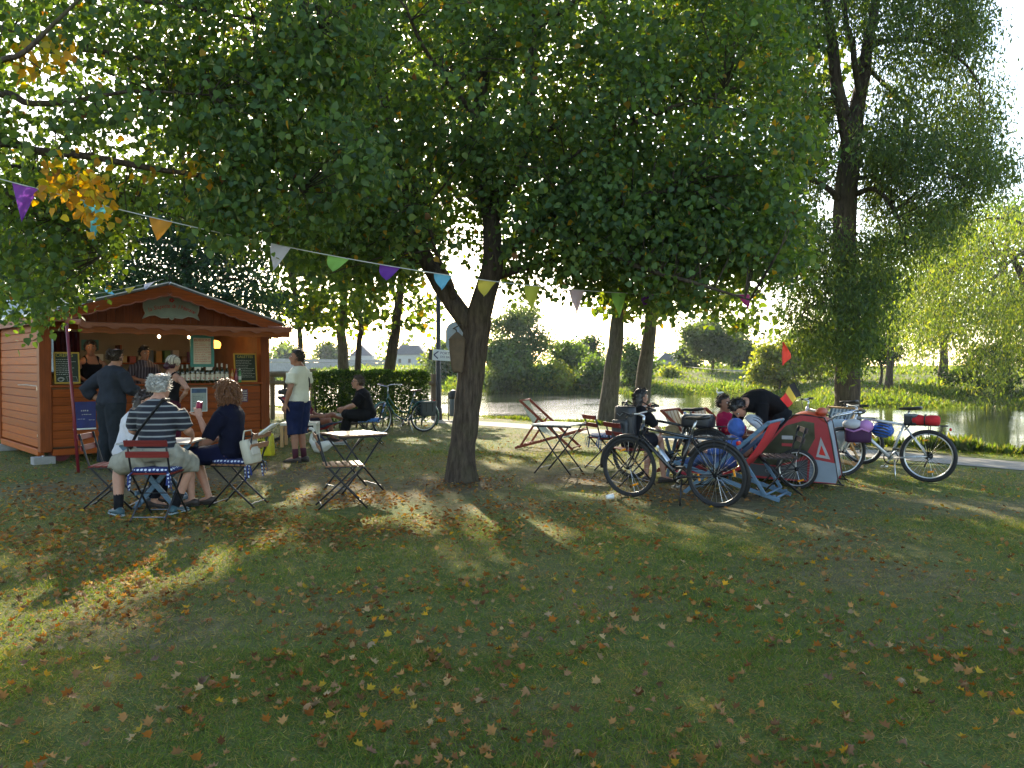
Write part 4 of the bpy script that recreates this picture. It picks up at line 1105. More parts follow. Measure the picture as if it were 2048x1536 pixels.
# the bunting on the kiosk roof
ra = HO + Matrix.Rotation(HR, 3, 'Z') @ Vector((-1.2, -.30, 2.36)); rb = HO + Matrix.Rotation(HR, 3, 'Z') @ Vector((W / 2 - .1, -.23, ZA + .09))
rpt = lambda t: ra.lerp(rb, t) + Vector((0, 0, -.12 * 4 * t * (1 - t)))
T = thing('bunting', 'short bunting lying along the left slope of the kiosk roof', 'bunting', ra)
MB().tube([rpt(t) - ra for t in np.linspace(0, 1, 24)], .004, 5).build('string', strm, T)
for i, (t, c) in enumerate([(.02, 'turquoise'), (.16, 'yellow'), (.36, 'pink'), (.47, 'white'), (.56, 'purple'), (.70, 'blue'), (.80, 'yellow'), (.9, 'white')]):
    a, b_ = rpt(t), rpt(t + .055)
    o = pennant(T, a, b_, .17 if t < .6 else .11, c, (-1.2 if i % 2 else -.6, -.04), .6, ra)
    if c == 'blue': o.scale = (1, 1, -1); o.location = (0, 0, 2 * (a - ra).z)
# ================================================================ folding furniture
slat_br = woodmat('brown_slat_wood', (.26, .13, .07), .5, .3, 'y', .15)
slat_grey = woodmat('weathered_slat_wood', (.22, .125, .075), .5, .25, 'y', .12)
slat_red = woodmat('red_stained_slat', (.17, .026, .022), .5, .2, 'y', .12)
bluegrey = woodmat('blue_grey_paint', (.10, .17, .24), .5, .15, 'x', .06)
redwood = woodmat('red_brown_frame', (.22, .055, .030), .45, .2, 'x', .06)
pine = woodmat('pine_frame', (.42, .25, .11), .5, .2, 'x', .06)
def dotmat(name, base, dot, scale=26):
    if name in MATS: return MATS[name]
    m, nt, b = newmat(name); v = _coord(nt)
    vo = nt.nodes.new('ShaderNodeTexVoronoi'); vo.inputs['Scale'].default_value = scale; vo.inputs['Randomness'].default_value = .15
    nt.links.new(v, vo.inputs['Vector'])
    f = _ramp(nt, vo.outputs['Distance'], [(.30, (1, 1, 1)), (.36, (0, 0, 0))])
    nt.links.new(_mix(nt, base, dot, f), b.inputs['Base Color']); b.inputs['Roughness'].default_value = .9
    MATS[name] = m; return m
def stripemat(name, a, b_, freq, axis=1, duty=.5, rough=.85, trans=0, c3=None):
    if name in MATS: return MATS[name]
    m, nt, b = newmat(name); v = _coord(nt)
    sp = nt.nodes.new('ShaderNodeSeparateXYZ'); nt.links.new(v, sp.inputs[0])
    mu = nt.nodes.new('ShaderNodeMath'); mu.operation = 'MULTIPLY'; mu.inputs[1].default_value = freq; nt.links.new(sp.outputs[axis], mu.inputs[0])
    fr = nt.nodes.new('ShaderNodeMath'); fr.operation = 'FRACT'; nt.links.new(mu.outputs[0], fr.inputs[0])
    e = .04
    st = [(0, (0, 0, 0)), (1 - duty - e, (0, 0, 0)), (1 - duty, (1, 1, 1)), (1 - e, (1, 1, 1)), (1, (0, 0, 0))]
    f = _ramp(nt, fr.outputs[0], st)
    n = _noise(nt, 60, 3, v)
    c = _mix(nt, a, b_, f)
    nt.links.new(c, b.inputs['Base Color']); b.inputs['Roughness'].default_value = rough
    _bump(nt, n.outputs[0], .3, .002, b)
    if trans:
        tr = nt.nodes.new('ShaderNodeBsdfTranslucent'); nt.links.new(c, tr.inputs['Color'])
        mx = nt.nodes.new('ShaderNodeMixShader'); mx.inputs[0].default_value = trans
        nt.links.new(b.outputs[0], mx.inputs[1]); nt.links.new(tr.outputs[0], mx.inputs[2])
        nt.links.new(mx.outputs[0], nt.nodes['Material Output'].inputs['Surface'])
    MATS[name] = m; return m
navydot = dotmat('navy_dotted_cloth', (.012, .025, .12), (.55, .6, .7))
_mesh = {}
alu0 = mat('dull_rod', (.22, .22, .22), .45, metal=.8)
def shared(key, fn, m):
    if key not in _mesh:
        me = fn().mesh(key, False); me.materials.append(m); _mesh[key] = me
    return _mesh[key]
def bistro_chair(label, loc, rz, slat=slat_br, cushion=None, group='folding bistro chairs', seat=True, ties=True):
    T = thing('folding_chair', label, 'chair', loc, rz, group)
    for y in (-.185, .185):
        a, b_, c = (-.27, y, .80), (-.175, y, .46), (.235, y, .012)
        _m = MB().tube([a, (-.225, y, .63), b_, (.05, y, .21), c], .0105, 6); _m.build('leg', blackm, T, smooth=True)
    for y in (-.16, .16):
        MB().tube([(.20, y, .445), (-.03, y, .22), (-.265, y, .012)], .0105, 6).build('leg', blackm, T, smooth=True)
    for x, z, y in ((.20, .05, .185), (-.225, .05, .16), (.02, .245, .165)):
        MB().tube([(x, -y, z), (x, y, z)], .006, 6).build('cross_rod', blackm if z > .1 else alu0, T)
    sm = shared('seat_slat' + slat.name, lambda: MB().box((0, 0, 0), (.052, .40, .016), ch=.004), slat)
    for k in range(6): place('seat_slat', sm, T, (-.165 + k * .068, 0, .462))
    MB().bar((-.2, -.175, .447), (.21, -.175, .447), .012, .014).build('seat_rail', blackm, T); MB().bar((-.2, .175, .447), (.21, .175, .447), .012, .014).build('seat_rail', blackm, T)
    bm = shared('back_slat' + slat.name, lambda: MB().box((0, 0, 0), (.016, .415, .062), ch=.004), slat)
    for (x, z) in ((-.262, .765), (-.232, .655)): place('back_slat', bm, T, (x - .018, 0, z), (0, R(-16), 0))
    if cushion:
        q = MB(); rings = []
        for z, k in ((0, .92), (.012, 1), (.03, 1), (.045, .9)):
            rings.append([Vector((k * .205 * math.copysign(abs(math.cos(a)) ** .4, math.cos(a)) + .01, k * .205 * math.copysign(abs(math.sin(a)) ** .4, math.sin(a)), .472 + z)) for a in [2 * math.pi * i / 24 for i in range(24)]])
        cu = q.loft(rings).build('cushion', cushion, T, smooth=True)
        if ties:
            for y in (-.17, .17):
                t_ = MB()
                for k in range(3): t_.tube([(-.19, y, .48), (-.235 + .03 * k, y * 1.12, .45), (-.25 + .03 * k, y * (1.1 + .06 * k), .36 - .03 * k)], .012, 5, flat=.3)
                t_.build('tie', cushion, cu)
    return T
def bistro_table(label, loc, rz, slat, w=.56, h=.70, group='folding bistro tables', legm=None):
    legm = legm or blackm
    T = thing('folding_table', label, 'table', loc, rz, group)
    n = 7; sw = w / n
    sm = shared('top_slat%s%.2f' % (slat.name, w), lambda: MB().box((0, 0, 0), (sw - .006, w + .02, .018), ch=.004), slat)
    for k in range(n): place('top_slat', sm, T, (-w / 2 + sw * (k + .5), 0, h - .01))
    for y in (-w / 2 + .05, w / 2 - .05): MB().bar((-w / 2, y, h - .032), (w / 2, y, h - .032), .016, .024).build('top_rail', legm, T)
    for sx, y in ((1, w / 2 - .06), (1, -w / 2 + .06), (-1, w / 2 - .085), (-1, -w / 2 + .085)):
        MB().tube([(sx * (w / 2 - .05), y, h - .04), (0, y, h * .47), (-sx * (w / 2 - .02), y, .01)], .011, 6).build('leg', legm, T, smooth=True)
    for sx, y in ((1, w / 2 - .085), (-1, w / 2 - .06)):
        MB().tube([(sx * (w / 2 - .055), -y, .075), (sx * (w / 2 - .055), y, .075)], .006, 6).build('cross_rod', alu0, T)
    return T
def deckchair(label, loc, rz, fabric, frame, group='deckchairs on the lawn', sag=1.0, scale=1.0):
    T = thing('deckchair', label, 'deckchair', loc, rz, group, scale)
    for y in (-.29, .29):
        MB().bar((-.55, y, .88), (.42, y, .025), .026, .045, ch=.004).build('back_rail', frame, T)
    for y in (-.25, .25):
        MB().bar((-.66, y, .022), (.56, y, .37), .026, .045, ch=.004).build('base_rail', frame, T)
        for k in range(3): MB().box((-.60 + .07 * k, y, .062 + .02 * k), (.03, .026, .03)).build('notch', frame, T)
    for y in (-.33, .33):
        MB().bar((-.20, y, .575), (-.53, y, .075), .022, .035, ch=.003).build('prop', frame, T)
    for (x, z, y, r) in ((-.55, .88, .315, .017), (.55, .365, .28, .015), (.40, .05, .30, .013), (-.62, .045, .26, .013), (-.53, .085, .34, .012)):
        MB().tube([(x, -y, z), (x, y, z)], r, 8).build('cross_bar', frame, T, smooth=True)
    cv = [(-.555, .90), (-.50, .76), (-.40, .585), (-.27, .42), (-.11, .30), (.08, .235), (.27, .24), (.43, .30), (.555, .385)]
    cv = [(x, z) for x, z in wob2(cv)]
    q = MB(); q.ribbon([Vector((x, -.245, z)) for x, z in cv], [Vector((x, .245, z)) for x, z in cv])
    v = []; f = []; n = 8
    for x, z in cv:
        for i in range(n + 1):
            s = i / n * 2 - 1; v.append((x, s * .245, z - .02 * (1 - s * s) * sag))
    for j in range(len(cv) - 1):
        for i in range(n): f.append((j * (n + 1) + i, j * (n + 1) + i + 1, (j + 1) * (n + 1) + i + 1, (j + 1) * (n + 1) + i))
    o = MB().add(v, f).build('sling', fabric, T, smooth=True); so = o.modifiers.new('s', 'SOLIDIFY'); so.thickness = .004
    return T
def wob2(cv, k=3):
    P = [Vector((x, 0, z)) for x, z in cv]; return [(p.x, p.z) for p in wobble(P, 0, k)]

# left group round the blue table
bt = G(318, 990); bt = Vector((-3.72, 8.50, 0))
T = thing('folding_table', 'pale-topped table on blue-grey wooden trestles between the seated group at the left', 'table', bt, R(4), 'folding bistro tables')
for k in range(6): MB().box((-.30 + .12 * k, 0, .70), (.115, .62, .02), ch=.003).build('top_board', mat('grey_table_top', (.36, .37, .36), .5), T)
for y in (-.22, .22):
    MB().bar((-.34, y, .69), (.22, y * 1.0, .01), .03, .05, ch=.004).build('leg', bluegrey, T)
    MB().bar((.34, y * .86, .69), (-.22, y * .86, .01), .03, .05, ch=.004).build('leg', bluegrey, T)
for x in (-.17, .17): MB().bar((x, -.25, .08), (x, .25, .08), .045, .03, ch=.003).build('stretcher', bluegrey, T)
for x in (-.08, .08): MB().bar((x * 2.4, -.24, .18), (x * 2.4, .24, .18), .02, .045, ch=.003).build('stretcher', bluegrey, T)
bistro_chair('red-slatted folding chair with dotted navy cushion under the man in the striped polo', Vector((-3.48, 7.86, 0)), R(90), slat_red, navydot)
bistro_chair('folding chair with dotted navy cushion under the curly-haired woman', Vector((-2.94, 8.55, 0)), R(172), slat_br, navydot)
bistro_chair('red-slatted folding chair under the person in white at the left', Vector((-4.20, 8.42, 0)), R(8), slat_red, None)
# empty set in front of the tree
bistro_chair('empty brown-slatted folding chair at the sunlit wooden table', G(676, 1022) + Vector((0, .22, 0)), R(18), slat_br)
bistro_table('empty wooden folding table left of the middle tree', G(704, 985) + Vector((.0, .12, 0)), R(38), slat_grey, .60)
# right of the trunk
bistro_table('pale folding table with sun on its top, right of the middle tree', G(1118, 946) + Vector((0, .0, 0)), R(-28), woodmat('bleached_slat_wood', (.62, .58, .52), .35, .12, 'y', .05), .58)
gst = stripemat('green_white_canvas', (.66, .68, .60), (.16, .26, .17), 14, 1, .38, .85, .4)
deckchair('empty green-and-white striped deckchair with red-brown frame by the path', G(1108, 898), R(-18), gst, redwood)
bistro_chair('empty folding chair with dotted cushion left of the backpack wearer', G(1212, 938), R(20), slat_red, dotmat('pale_dotted_cloth', (.10, .14, .26), (.6, .6, .65), 30))
bistro_chair('red-slatted folding chair under the person with the backpack', G(1268, 972) + Vector((-.02, .1, 0)), R(22), slat_red)
bt = thing('low_table', 'low blue-grey wooden table crowded behind the black bicycle', 'table', Vector((2.42, 10.35, 0)), R(-28), None)
for k in range(5): MB().box((0, -.24 + .12 * k, .585), (.86, .112, .022), ch=.003).build('top_board', bluegrey, bt)
for x in (-.36, .36):
    for s in (-1, 1): MB().bar((x, s * .24, .57), (x, -s * .24, .01), .045, .03, up=(1, 0, 0), ch=.003).build('leg', bluegrey, bt)
MB().bar((-.36, 0, .29), (.36, 0, .29), .03, .045, ch=.003).build('stretcher', bluegrey, bt)
redcv = mat('red_canvas', (.50, .025, .030), .85, var=.12, scale=14, bump=.001)
fdir = Vector((-.84, .54, 0)); wdir = Vector((.54, .84, 0))
dc = Vector((2.98, 9.02, 0)) + fdir * .55
deckchair('red deckchair with blue-grey frame in front of the bicycle trailer', dc, heading(fdir), redcv, bluegrey, sag=.9)
bst = stripemat('beige_striped_canvas', (.62, .58, .46), (.42, .30, .18), 9, 1, .3, .85, .35)
deckchair('beige striped deckchair with red rails left of the man in red', Vector((2.70, 11.05, 0)), R(-35), bst, redwood)
deckchair('beige striped deckchair holding the man in red', Vector((3.12, 11.15, 0)), R(-35), bst, redwood)
gys = stripemat('grey_striped_canvas', (.48, .55, .58), (.16, .22, .26), 15, 1, .5, .85, .35)
deckchair('grey-blue striped deckchair on pine frame behind the trailer', Vector((4.42, 11.6, 0)), R(205), gys, pine)
bistro_chair('dark folding chair standing between the deckchair and the trailer wheel', G(1560, 998) + Vector((.05, .24, 0)), R(172), mat('dark_slat', (.05, .03, .03), .5))
# low side table and red deckchair behind the standing man
T = thing('side_table', 'square low pale side table behind the standing man', 'table', G(598, 893) + Vector((0, .1, 0)), R(6), None)
lackw = mat('white_lacquer', (.62, .60, .54), .35, var=.04); lacko = mat('birch_lacquer', (.50, .30, .13), .4, var=.08)
MB().box((0, 0, .425), (.66, .5, .05), ch=.004).build('top', lackw, T)
for x in (-.30, .30):
    for y in (-.22, .22): MB().box((x, y, .2), (.055, .055, .40), ch=.003).build('leg', lacko if x < 0 else lackw, T)
deckchair('red deckchair on dark blue frame behind the standing man', G(598, 884) + Vector((.15, .35, 0)), R(-8), redcv, mat('dark_blue_paint', (.03, .045, .09), .5))
bistro_chair('folding chair with plain blue seat under the man in black', G(735, 892) + Vector((.02, .12, 0)), R(186), mat('blue_seat_slat', (.04, .14, .36), .5), mat('blue_cushion', (.05, .16, .42), .8), ties=False)
# ================================================================ bicycles
rubber = mat('tyre_rubber', (.012, .012, .013), .75, var=.2, scale=30)
alu = mat('brushed_aluminium', (.55, .56, .57), .32, metal=1, var=.1)
dkmetal = mat('dark_metal', (.03, .03, .032), .4, metal=.8)
amber = mat('amber_reflector', (.75, .26, .01), .25, var=.1)
redref = mat('red_reflector', (.45, .01, .01), .25)
def wheel(parent, c, r, rz, tyre=.022, rimm=None, name='wheel', mtb=False, guard=None):
    w = bpy.data.objects.new(name, None); COL.objects.link(w); w.parent = parent; w.location = c; w.rotation_euler = (0, 0, rz); w.empty_display_size = .05
    rimm = rimm or alu
    n = 40; P = lambda rr, y=0: [(rr * math.cos(2 * math.pi * i / n), y, rr * math.sin(2 * math.pi * i / n)) for i in range(n)]
    k = ('wheel', round(r, 3), tyre, rimm.name)
    if k not in _mesh:
        t = MB().tube(P(r - tyre), tyre, 8, closed=True, up=(0, 1, 0)).mesh('tyre', True); t.materials.append(rubber)
        q = MB().tube(P(r - tyre * 2.05), .011, 6, closed=True, up=(0, 1, 0), flat=1.0).mesh('rim', True); q.materials.append(rimm)
        h = MB().tube([(0, -.035, 0), (0, -.02, 0), (0, .02, 0), (0, .035, 0)], [.024, .014, .014, .024], 10).mesh('hub', True); h.materials.append(dkmetal)
        s = MB()
        for i in range(28):
            a = 2 * math.pi * i / 28; b_ = a + (.32 if i % 4 < 2 else -.32); y = .028 if i % 2 else -.028
            s.tube([(.02 * math.cos(b_), y, .02 * math.sin(b_)), ((r - tyre * 2.2) * math.cos(a), 0, (r - tyre * 2.2) * math.sin(a))], .0013, 3, cap=False)
        s = s.mesh('spokes'); s.materials.append(alu)
        rf = MB()
        rf.box((.6 * r, 0, 0), (.022, .012, .075), ch=.003); rf = rf.mesh('reflector'); rf.materials.append(amber)
        _mesh[k] = (t, q, h, s, rf)
    t, q, h, s, rf = _mesh[k]
    place('tyre', t, w); place('rim', q, w); place('hub', h, w); place('spokes', s, w)
    a0 = random.uniform(0, 6)
    for a in (a0, a0 + 3.14): place('reflector', rf, w, None, (0, a, 0))
    return w
def bicycle(label, rear, front, frame, step=False, steer=0.0, lean=0.0, r=.345, tyre=.022, rack=True, guards=True, bars='flat', saddle=(.014, .013, .012), kick=True, basket=None, rim=None, susp=False, name='bicycle'):
    rear, front = Vector(rear), Vector(front); c = (rear + front) / 2; d = front - rear
    T = thing(name, label, 'bicycle', c, heading(d), 'parked bicycles'); T.rotation_euler[0] = lean
    hb = .535
    A, F0 = Vector((-hb, 0, r)), Vector((hb, 0, r)); BB = Vector((-.085, 0, .285)); S = Vector((-.255, 0, .76)); HT = Vector((.34, 0, .85)); HB_ = Vector((.385, 0, .69))
    if step: HT = Vector((.335, 0, .88)); HB_ = Vector((.385, 0, .70))
    rot = Matrix.Translation(Vector((.40, 0, 0))) @ Matrix.Rotation(steer, 4, 'Z') @ Matrix.Translation(Vector((-.40, 0, 0)))
    Q = lambda p: rot @ Vector(p)
    wheel(T, A, r, 0, tyre, rim); wheel(T, Q(F0), r, steer, tyre, rim)
    fr = MB()
    if step:
        fr.tube([HB_ + Vector((-.01, 0, .03)), (.20, 0, .44), (.06, 0, .34), BB], .021, 8); fr.tube([HT + Vector((.01, 0, -.05)), (.18, 0, .60), (.0, 0, .47), (-.15, 0, .46)], .014, 8)
    else:
        fr.tube([HB_ + Vector((-.005, 0, .03)), BB], .022, 8); fr.tube([HT + Vector((.01, 0, -.04)), S + Vector((0, 0, -.03))], .017, 8)
    fr.tube([BB, S], .0175, 8); fr.tube([HB_, HT], .021, 8)
    for y in (-.055, .055):
        fr.tube([BB + Vector((0, y * .6, 0)), A + Vector((0, y, 0))], .011, 6); fr.tube([S + Vector((0, y * .3, -.04)), A + Vector((0, y, 0))], .010, 6)
    fr.tube([BB + Vector((0, -.04, 0)), BB + Vector((0, .04, 0))], .026, 10)
    fr.build('frame', frame, T, smooth=True)
    fk = MB(); crown = HB_ + Vector((.012, 0, -.03))
    fk.tube([Q(HB_), Q(crown)], .022, 8)
    for y in (-.055, .055): fk.tube([Q(crown + Vector((0, y, 0))), Q(crown + Vector((.05, y, -.16))), Q(F0 + Vector((0, y, 0)))], [.019 if susp else .014, .017 if susp else .012, .012 if susp else .009], 7)
    fk.bar(Q(crown + Vector((0, -.07, 0))), Q(crown + Vector((0, .07, 0))), .03, .03); fk.build('fork', frame if not susp else alu, T, smooth=True, sharp=50)
    st = MB(); hx = HT + Vector((-.01, 0, .09)) if bars != 'city' else HT + Vector((-.015, 0, .15)); hf = hx + Vector((.07, 0, .02))
    st.tube([Q(HT), Q(hx)], .015, 8); st.tube([Q(hx), Q(hf)], .014, 8); st.build('stem', alu, T, smooth=True)
    w = .29
    if bars == 'flat': pts = [hf + Vector((-.055, -w, .015)), hf + Vector((-.01, -.12, .01)), hf, hf + Vector((-.01, .12, .01)), hf + Vector((-.055, w, .015))]
    else: pts = [hf + Vector((-.24, -w * .93, .03)), hf + Vector((-.10, -w, .045)), hf + Vector((.05, -.17, .04)), hf, hf + Vector((.05, .17, .04)), hf + Vector((-.10, w, .045)), hf + Vector((-.24, w * .93, .03))]
    hbm = MB().tube([Q(p) for p in wobble(pts, 0, 4)], .0112, 7).build('handlebar', alu, T, smooth=True)
    for k in (0, -1):
        a = pts[k]; b_ = pts[1 if k == 0 else -2]; e = a + (b_ - a).normalized() * .13
        MB().tube([Q(a - (b_ - a).normalized() * .01), Q(e)], .0165, 8).build('grip', mat('black_grip', (.015, .014, .013), .8) if bars == 'flat' else mat('brown_grip', (.10, .05, .03), .7), hbm, smooth=True)
        MB().tube([Q(e + Vector((.015, 0, -.01))), Q((a + e) / 2 + Vector((.06, 0, -.015))), Q(a + Vector((.055, 0, -.03)))], .006, 5).build('brake_lever', alu if bars != 'flat' else dkmetal, hbm)
        if bars == 'flat' and not susp: MB().tube([Q(a + Vector((0, 0, .005))), Q(a + Vector((.10, 0, .035)))], .010, 6).build('bar_end', dkmetal, hbm)
    cb = MB()
    for s in (-1, 1): cb.tube(wobble([Q(hf + Vector((.03, s * .12, 0))), Q(hf + Vector((.12, s * .06, -.05))), Q(HB_ + Vector((.08, s * .02, .02))), Q(crown + Vector((.03, s * .04, -.04)))], 0, 4), .0025, 4)
    cb.build('cables', blackm, T)
    sp = S + (S - BB).normalized() * .17
    MB().tube([S, sp], .0135, 8).build('seat_post', alu, T, smooth=True)
    rings = []
    for x, wd, z, th in ((-.135, .06, .012, .024), (-.12, .082, .014, .034), (-.06, .078, .006, .036), (.0, .05, .0, .032), (.07, .026, .0, .026), (.125, .018, -.004, .02), (.138, .010, -.008, .012)):
        rings.append([sp + Vector((x - .01, wd * math.cos(a), z + .03 + th * .5 * math.sin(a) - (.012 if math.sin(a) < -.2 else 0))) for a in [2 * math.pi * i / 12 for i in range(12)]])
    MB().loft(rings).build('saddle', mat('saddle%.3f' % saddle[0], saddle, .5), T, smooth=True)
    cr = MB()
    cr.tube([BB + Vector((0, -.075, 0)), BB + Vector((0, .075, 0))], .010, 8); cr.tube([BB + Vector((0, -.075, 0)), BB + Vector((.10, -.085, -.135))], .010, 6); cr.tube([BB + Vector((0, .075, 0)), BB + Vector((-.10, .085, .135))], .010, 6)
    cr.build('cranks', alu, T, smooth=True)
    for s, e in ((-1, BB + Vector((.10, -.13, -.135))), (1, BB + Vector((-.10, .13, .135)))): MB().box(e, (.085, .085, .022), ch=.005).build('pedal', alu if s < 0 else dkmetal, T)
    n = 26
    MB().tube([BB + Vector((.088 * math.cos(2 * math.pi * i / n), -.05, .088 * math.sin(2 * math.pi * i / n))) for i in range(n)], .008, 5, closed=True, up=(0, 1, 0)).build('chainring', dkmetal, T)
    ch = MB(); ch.tube([BB + Vector((0, -.05, .09)), A + Vector((0, -.045, .045))], .005, 4); ch.tube([BB + Vector((0, -.05, -.09)), A + Vector((.03, -.045, -.11)), A + Vector((-.01, -.045, -.04))], .005, 4)
    ch.build('chain', dkmetal, T)
    dl = MB(); dl.tube([A + Vector((0, -.045, -.02)), A + Vector((.02, -.05, -.08)), A + Vector((.05, -.05, -.15))], .012, 6); dl.tube([A + Vector((0, -.03, 0)), A + Vector((0, -.05, 0))], [.055, .03], 14); dl.build('derailleur', dkmetal, T, smooth=True)
    if guards:
        for cc, st_, a0, a1, gm in ((A, 0, 30, 215, rubber), (F0, steer, -5, 150, rubber)):
            q = MB(); pts = [Vector((cc.x + (r + .014) * math.cos(R(a)), 0, cc.z + (r + .014) * math.sin(R(a)))) for a in range(a0, a1, 8)]
            if cc is F0: pts = [Q(p) for p in pts]
            q.tube(pts, .026, 8, flat=.35, up=(0, 1, 0)); q.tube([pts[-1] if cc is A else pts[-1], Q(cc) if cc is F0 else cc], .003, 4); q.build('mudguard', blackm if guards is True else guards, T, smooth=True)
    if rack:
        q = MB(); z = r * 2 + .055
        for y in (-.06, 0, .06): q.tube([(-.30, y, z), (-.76, y, z)], .006, 6)
        for x in (-.32, -.45, -.6, -.76): q.tube([(x, -.06, z), (x, .06, z)], .006, 6)
        for y in (-.065, .065): q.tube([(-.55, y, z), A + Vector((0, y, 0))], .005, 6); q.tube([(-.70, y, z), A + Vector((-.02, y, 0))], .005, 6); q.tube([(-.32, y, z), S + Vector((0, y * .3, -.1))], .005, 6)
        q.build('luggage_rack', blackm, T, smooth=True)
        MB().box((-.79, 0, z - .04), (.03, .07, .04), ch=.008).build('rear_lamp', redref, T)
    if kick: MB().tube([BB + Vector((-.06, .04, -.02)), BB + Vector((-.10, .16, -.276))], .009, 6).build('kickstand', alu if step or susp else blackm, T, smooth=True)
    return T
blkpaint = mat('black_frame_paint', (.012, .014, .017), .28, var=.15, coat=.5)
greenp = mat('green_frame_paint', (.010, .075, .062), .25, var=.1, coat=.5)
silver = mat('silver_frame_paint', (.50, .51, .52), .3, metal=.4, var=.06, coat=.4)
# near black touring bicycle
rr, ff = G(1432, 1015), G(1262, 994)
BK = bicycle('black touring bicycle nearest the camera, its front wheel to the left', rr, ff, blkpaint, steer=.06, lean=R(-3), rim=mat('dark_rim', (.05, .05, .052), .4, metal=.7))
for k, (p0, p1, m_, rad) in enumerate([((.17, 0, .53), (.05, 0, .385), alu, .032)]):
    p0, p1 = Vector(p0) + Vector((0, 0, .055)), Vector(p1) + Vector((0, 0, .055))
    B = thing('drinking_bottle', 'silver drinking bottle on the down tube of the black bicycle', 'bottle', BK.location, BK.rotation_euler[2]); 
    MB().tube([p1, p1.lerp(p0, .75), p1.lerp(p0, .9), p0], [rad, rad, rad * .6, rad * .4], 12).build('body', m_, B, smooth=True, sharp=50)
    MB().tube([p0, p0 + (p0 - p1).normalized() * .03], .014, 8).build('cap', whitem, B)
    MB().tube([p1 + Vector((0, -.036, 0)), p1 + Vector((0, .036, 0)), p1.lerp(p0, .5) + Vector((0, .04, 0)), p1.lerp(p0, .5) + Vector((0, -.04, 0))], .003, 4, closed=True).build('cage', blackm, B)
dirb = (ff - rr).normalized(); rotb = Matrix.Rotation(heading(dirb), 3, 'Z')
def on_bike(T, p): return T.location + Matrix.Rotation(T.rotation_euler[2], 3, 'Z') @ Vector(p)
def rounded_bag(q, c, d, M=None, p=.35, n=20):
    rings = []
    for t, k in ((-1, .80), (-.9, .96), (-.5, 1), (.5, 1), (.9, .96), (1, .82)):
        rings.append([Vector(c) + (M @ Vector(v_) if M is not None else Vector(v_)) for v_ in [(k * d[0] / 2 * math.copysign(abs(math.cos(a)) ** p, math.cos(a)), k * d[1] / 2 * math.copysign(abs(math.sin(a)) ** p, math.sin(a)), t * d[2] / 2) for a in [2 * math.pi * i / n for i in range(n)]]])
    return q.loft(rings)
# second black bicycle just behind
rr2, ff2 = Vector((2.46, 10.02, 0)), Vector((1.56, 10.66, 0))
BK2 = bicycle('second black bicycle parked behind the nearest one', rr2, ff2, blkpaint, steer=-.25, lean=R(2), rim=MATS['dark_rim'])
B = thing('bag', 'black handlebar bag with pale trim on the second black bicycle', 'bag', on_bike(BK2, (-.42, 0, .80)), BK2.rotation_euler[2])
rounded_bag(MB(), (0, 0, 0), (.40, .24, .15)).build('body', mat('black_nylon', (.016, .018, .022), .45, var=.2, bump=.002), B, smooth=True)
rounded_bag(MB(), (0, 0, .075), (.36, .20, .035)).build('lid', mat('grey_nylon', (.10, .12, .14), .35), B, smooth=True)
# green city bicycle by the hedge
r3, f3 = G(846, 864), G(763, 868)
BK3 = bicycle('dark green step-through city bicycle leaning by the hedge', r3, f3, greenp, step=True, bars='city', steer=.5, saddle=(.09, .045, .028), guards=greenp, rim=mat('pale_rim', (.6, .6, .6), .35, metal=.6))
for s in (-1, 1):
    p = on_bike(BK3, (-.57, s * .14, .53))
    B = thing('pannier_bag', ['dark pannier hanging on the near side of the green bicycle', 'dark pannier hanging on the far side of the green bicycle'][0 if s > 0 else 1], 'bag', p, BK3.rotation_euler[2], 'panniers of the green bicycle')
    rounded_bag(MB(), (0, 0, 0), (.36, .12, .32)).build('body', mat('grey_pannier', (.045, .055, .055), .7, var=.2, bump=.002), B, smooth=True)
    rounded_bag(MB(), (0, 0, .15), (.37, .14, .05)).build('flap', mat('grey_pannier2', (.06, .075, .075), .7), B, smooth=True)
    MB().bar((-.08, s * .066, .16), (-.08, s * .066, -.06), .02, .006).build('strap', blackm, B); MB().bar((.08, s * .066, .16), (.08, s * .066, -.06), .02, .006).build('strap', blackm, B)
# silver mountain bicycle at the right
r4, f4 = Vector((5.36, 10.28, 0)), Vector((4.50, 10.92, 0))
BK4 = bicycle('silver mountain bicycle at the right with red roll on its rack', r4, f4, silver, steer=.75, guards=False, susp=True, tyre=.027, r=.34)
roll = thing('rolled_bag', 'bright red rolled bag strapped on the rack of the silver bicycle', 'bag', on_bike(BK4, (-.50, 0, .80)), BK4.rotation_euler[2])
rq = MB(); L = [(-.17, .0), (-.165, .05), (-.14, .068), (-.06, .07), (-.02, .058), (.02, .058), (.06, .07), (.14, .068), (.165, .05), (.17, .0)]
rq.tube([(x, 0, 0) for x, _ in L], [max(.004, y) for _, y in L], 16); rq.build('roll', mat('red_fleece', (.46, .012, .018), .85, var=.25, scale=12, bump=.006, bscale=18), roll, smooth=True)
for x in (-.0, .155): MB().tube([(x, .074 * math.cos(a), .074 * math.sin(a)) for a in [2 * math.pi * i / 20 for i in range(20)]], .009, 6, closed=True, up=(1, 0, 0)).build('strap', blackm, roll)
sb = thing('saddle_bag', 'black bag under the saddle of the silver bicycle', 'bag', on_bike(BK4, (-.33, 0, .80)), BK4.rotation_euler[2])
rounded_bag(MB(), (0, 0, 0), (.16, .12, .15)).build('body', MATS['black_nylon'], sb, smooth=True)
rounded_bag(MB(), (0, 0, .06), (.165, .125, .03)).build('lid', MATS['grey_nylon'], sb, smooth=True)
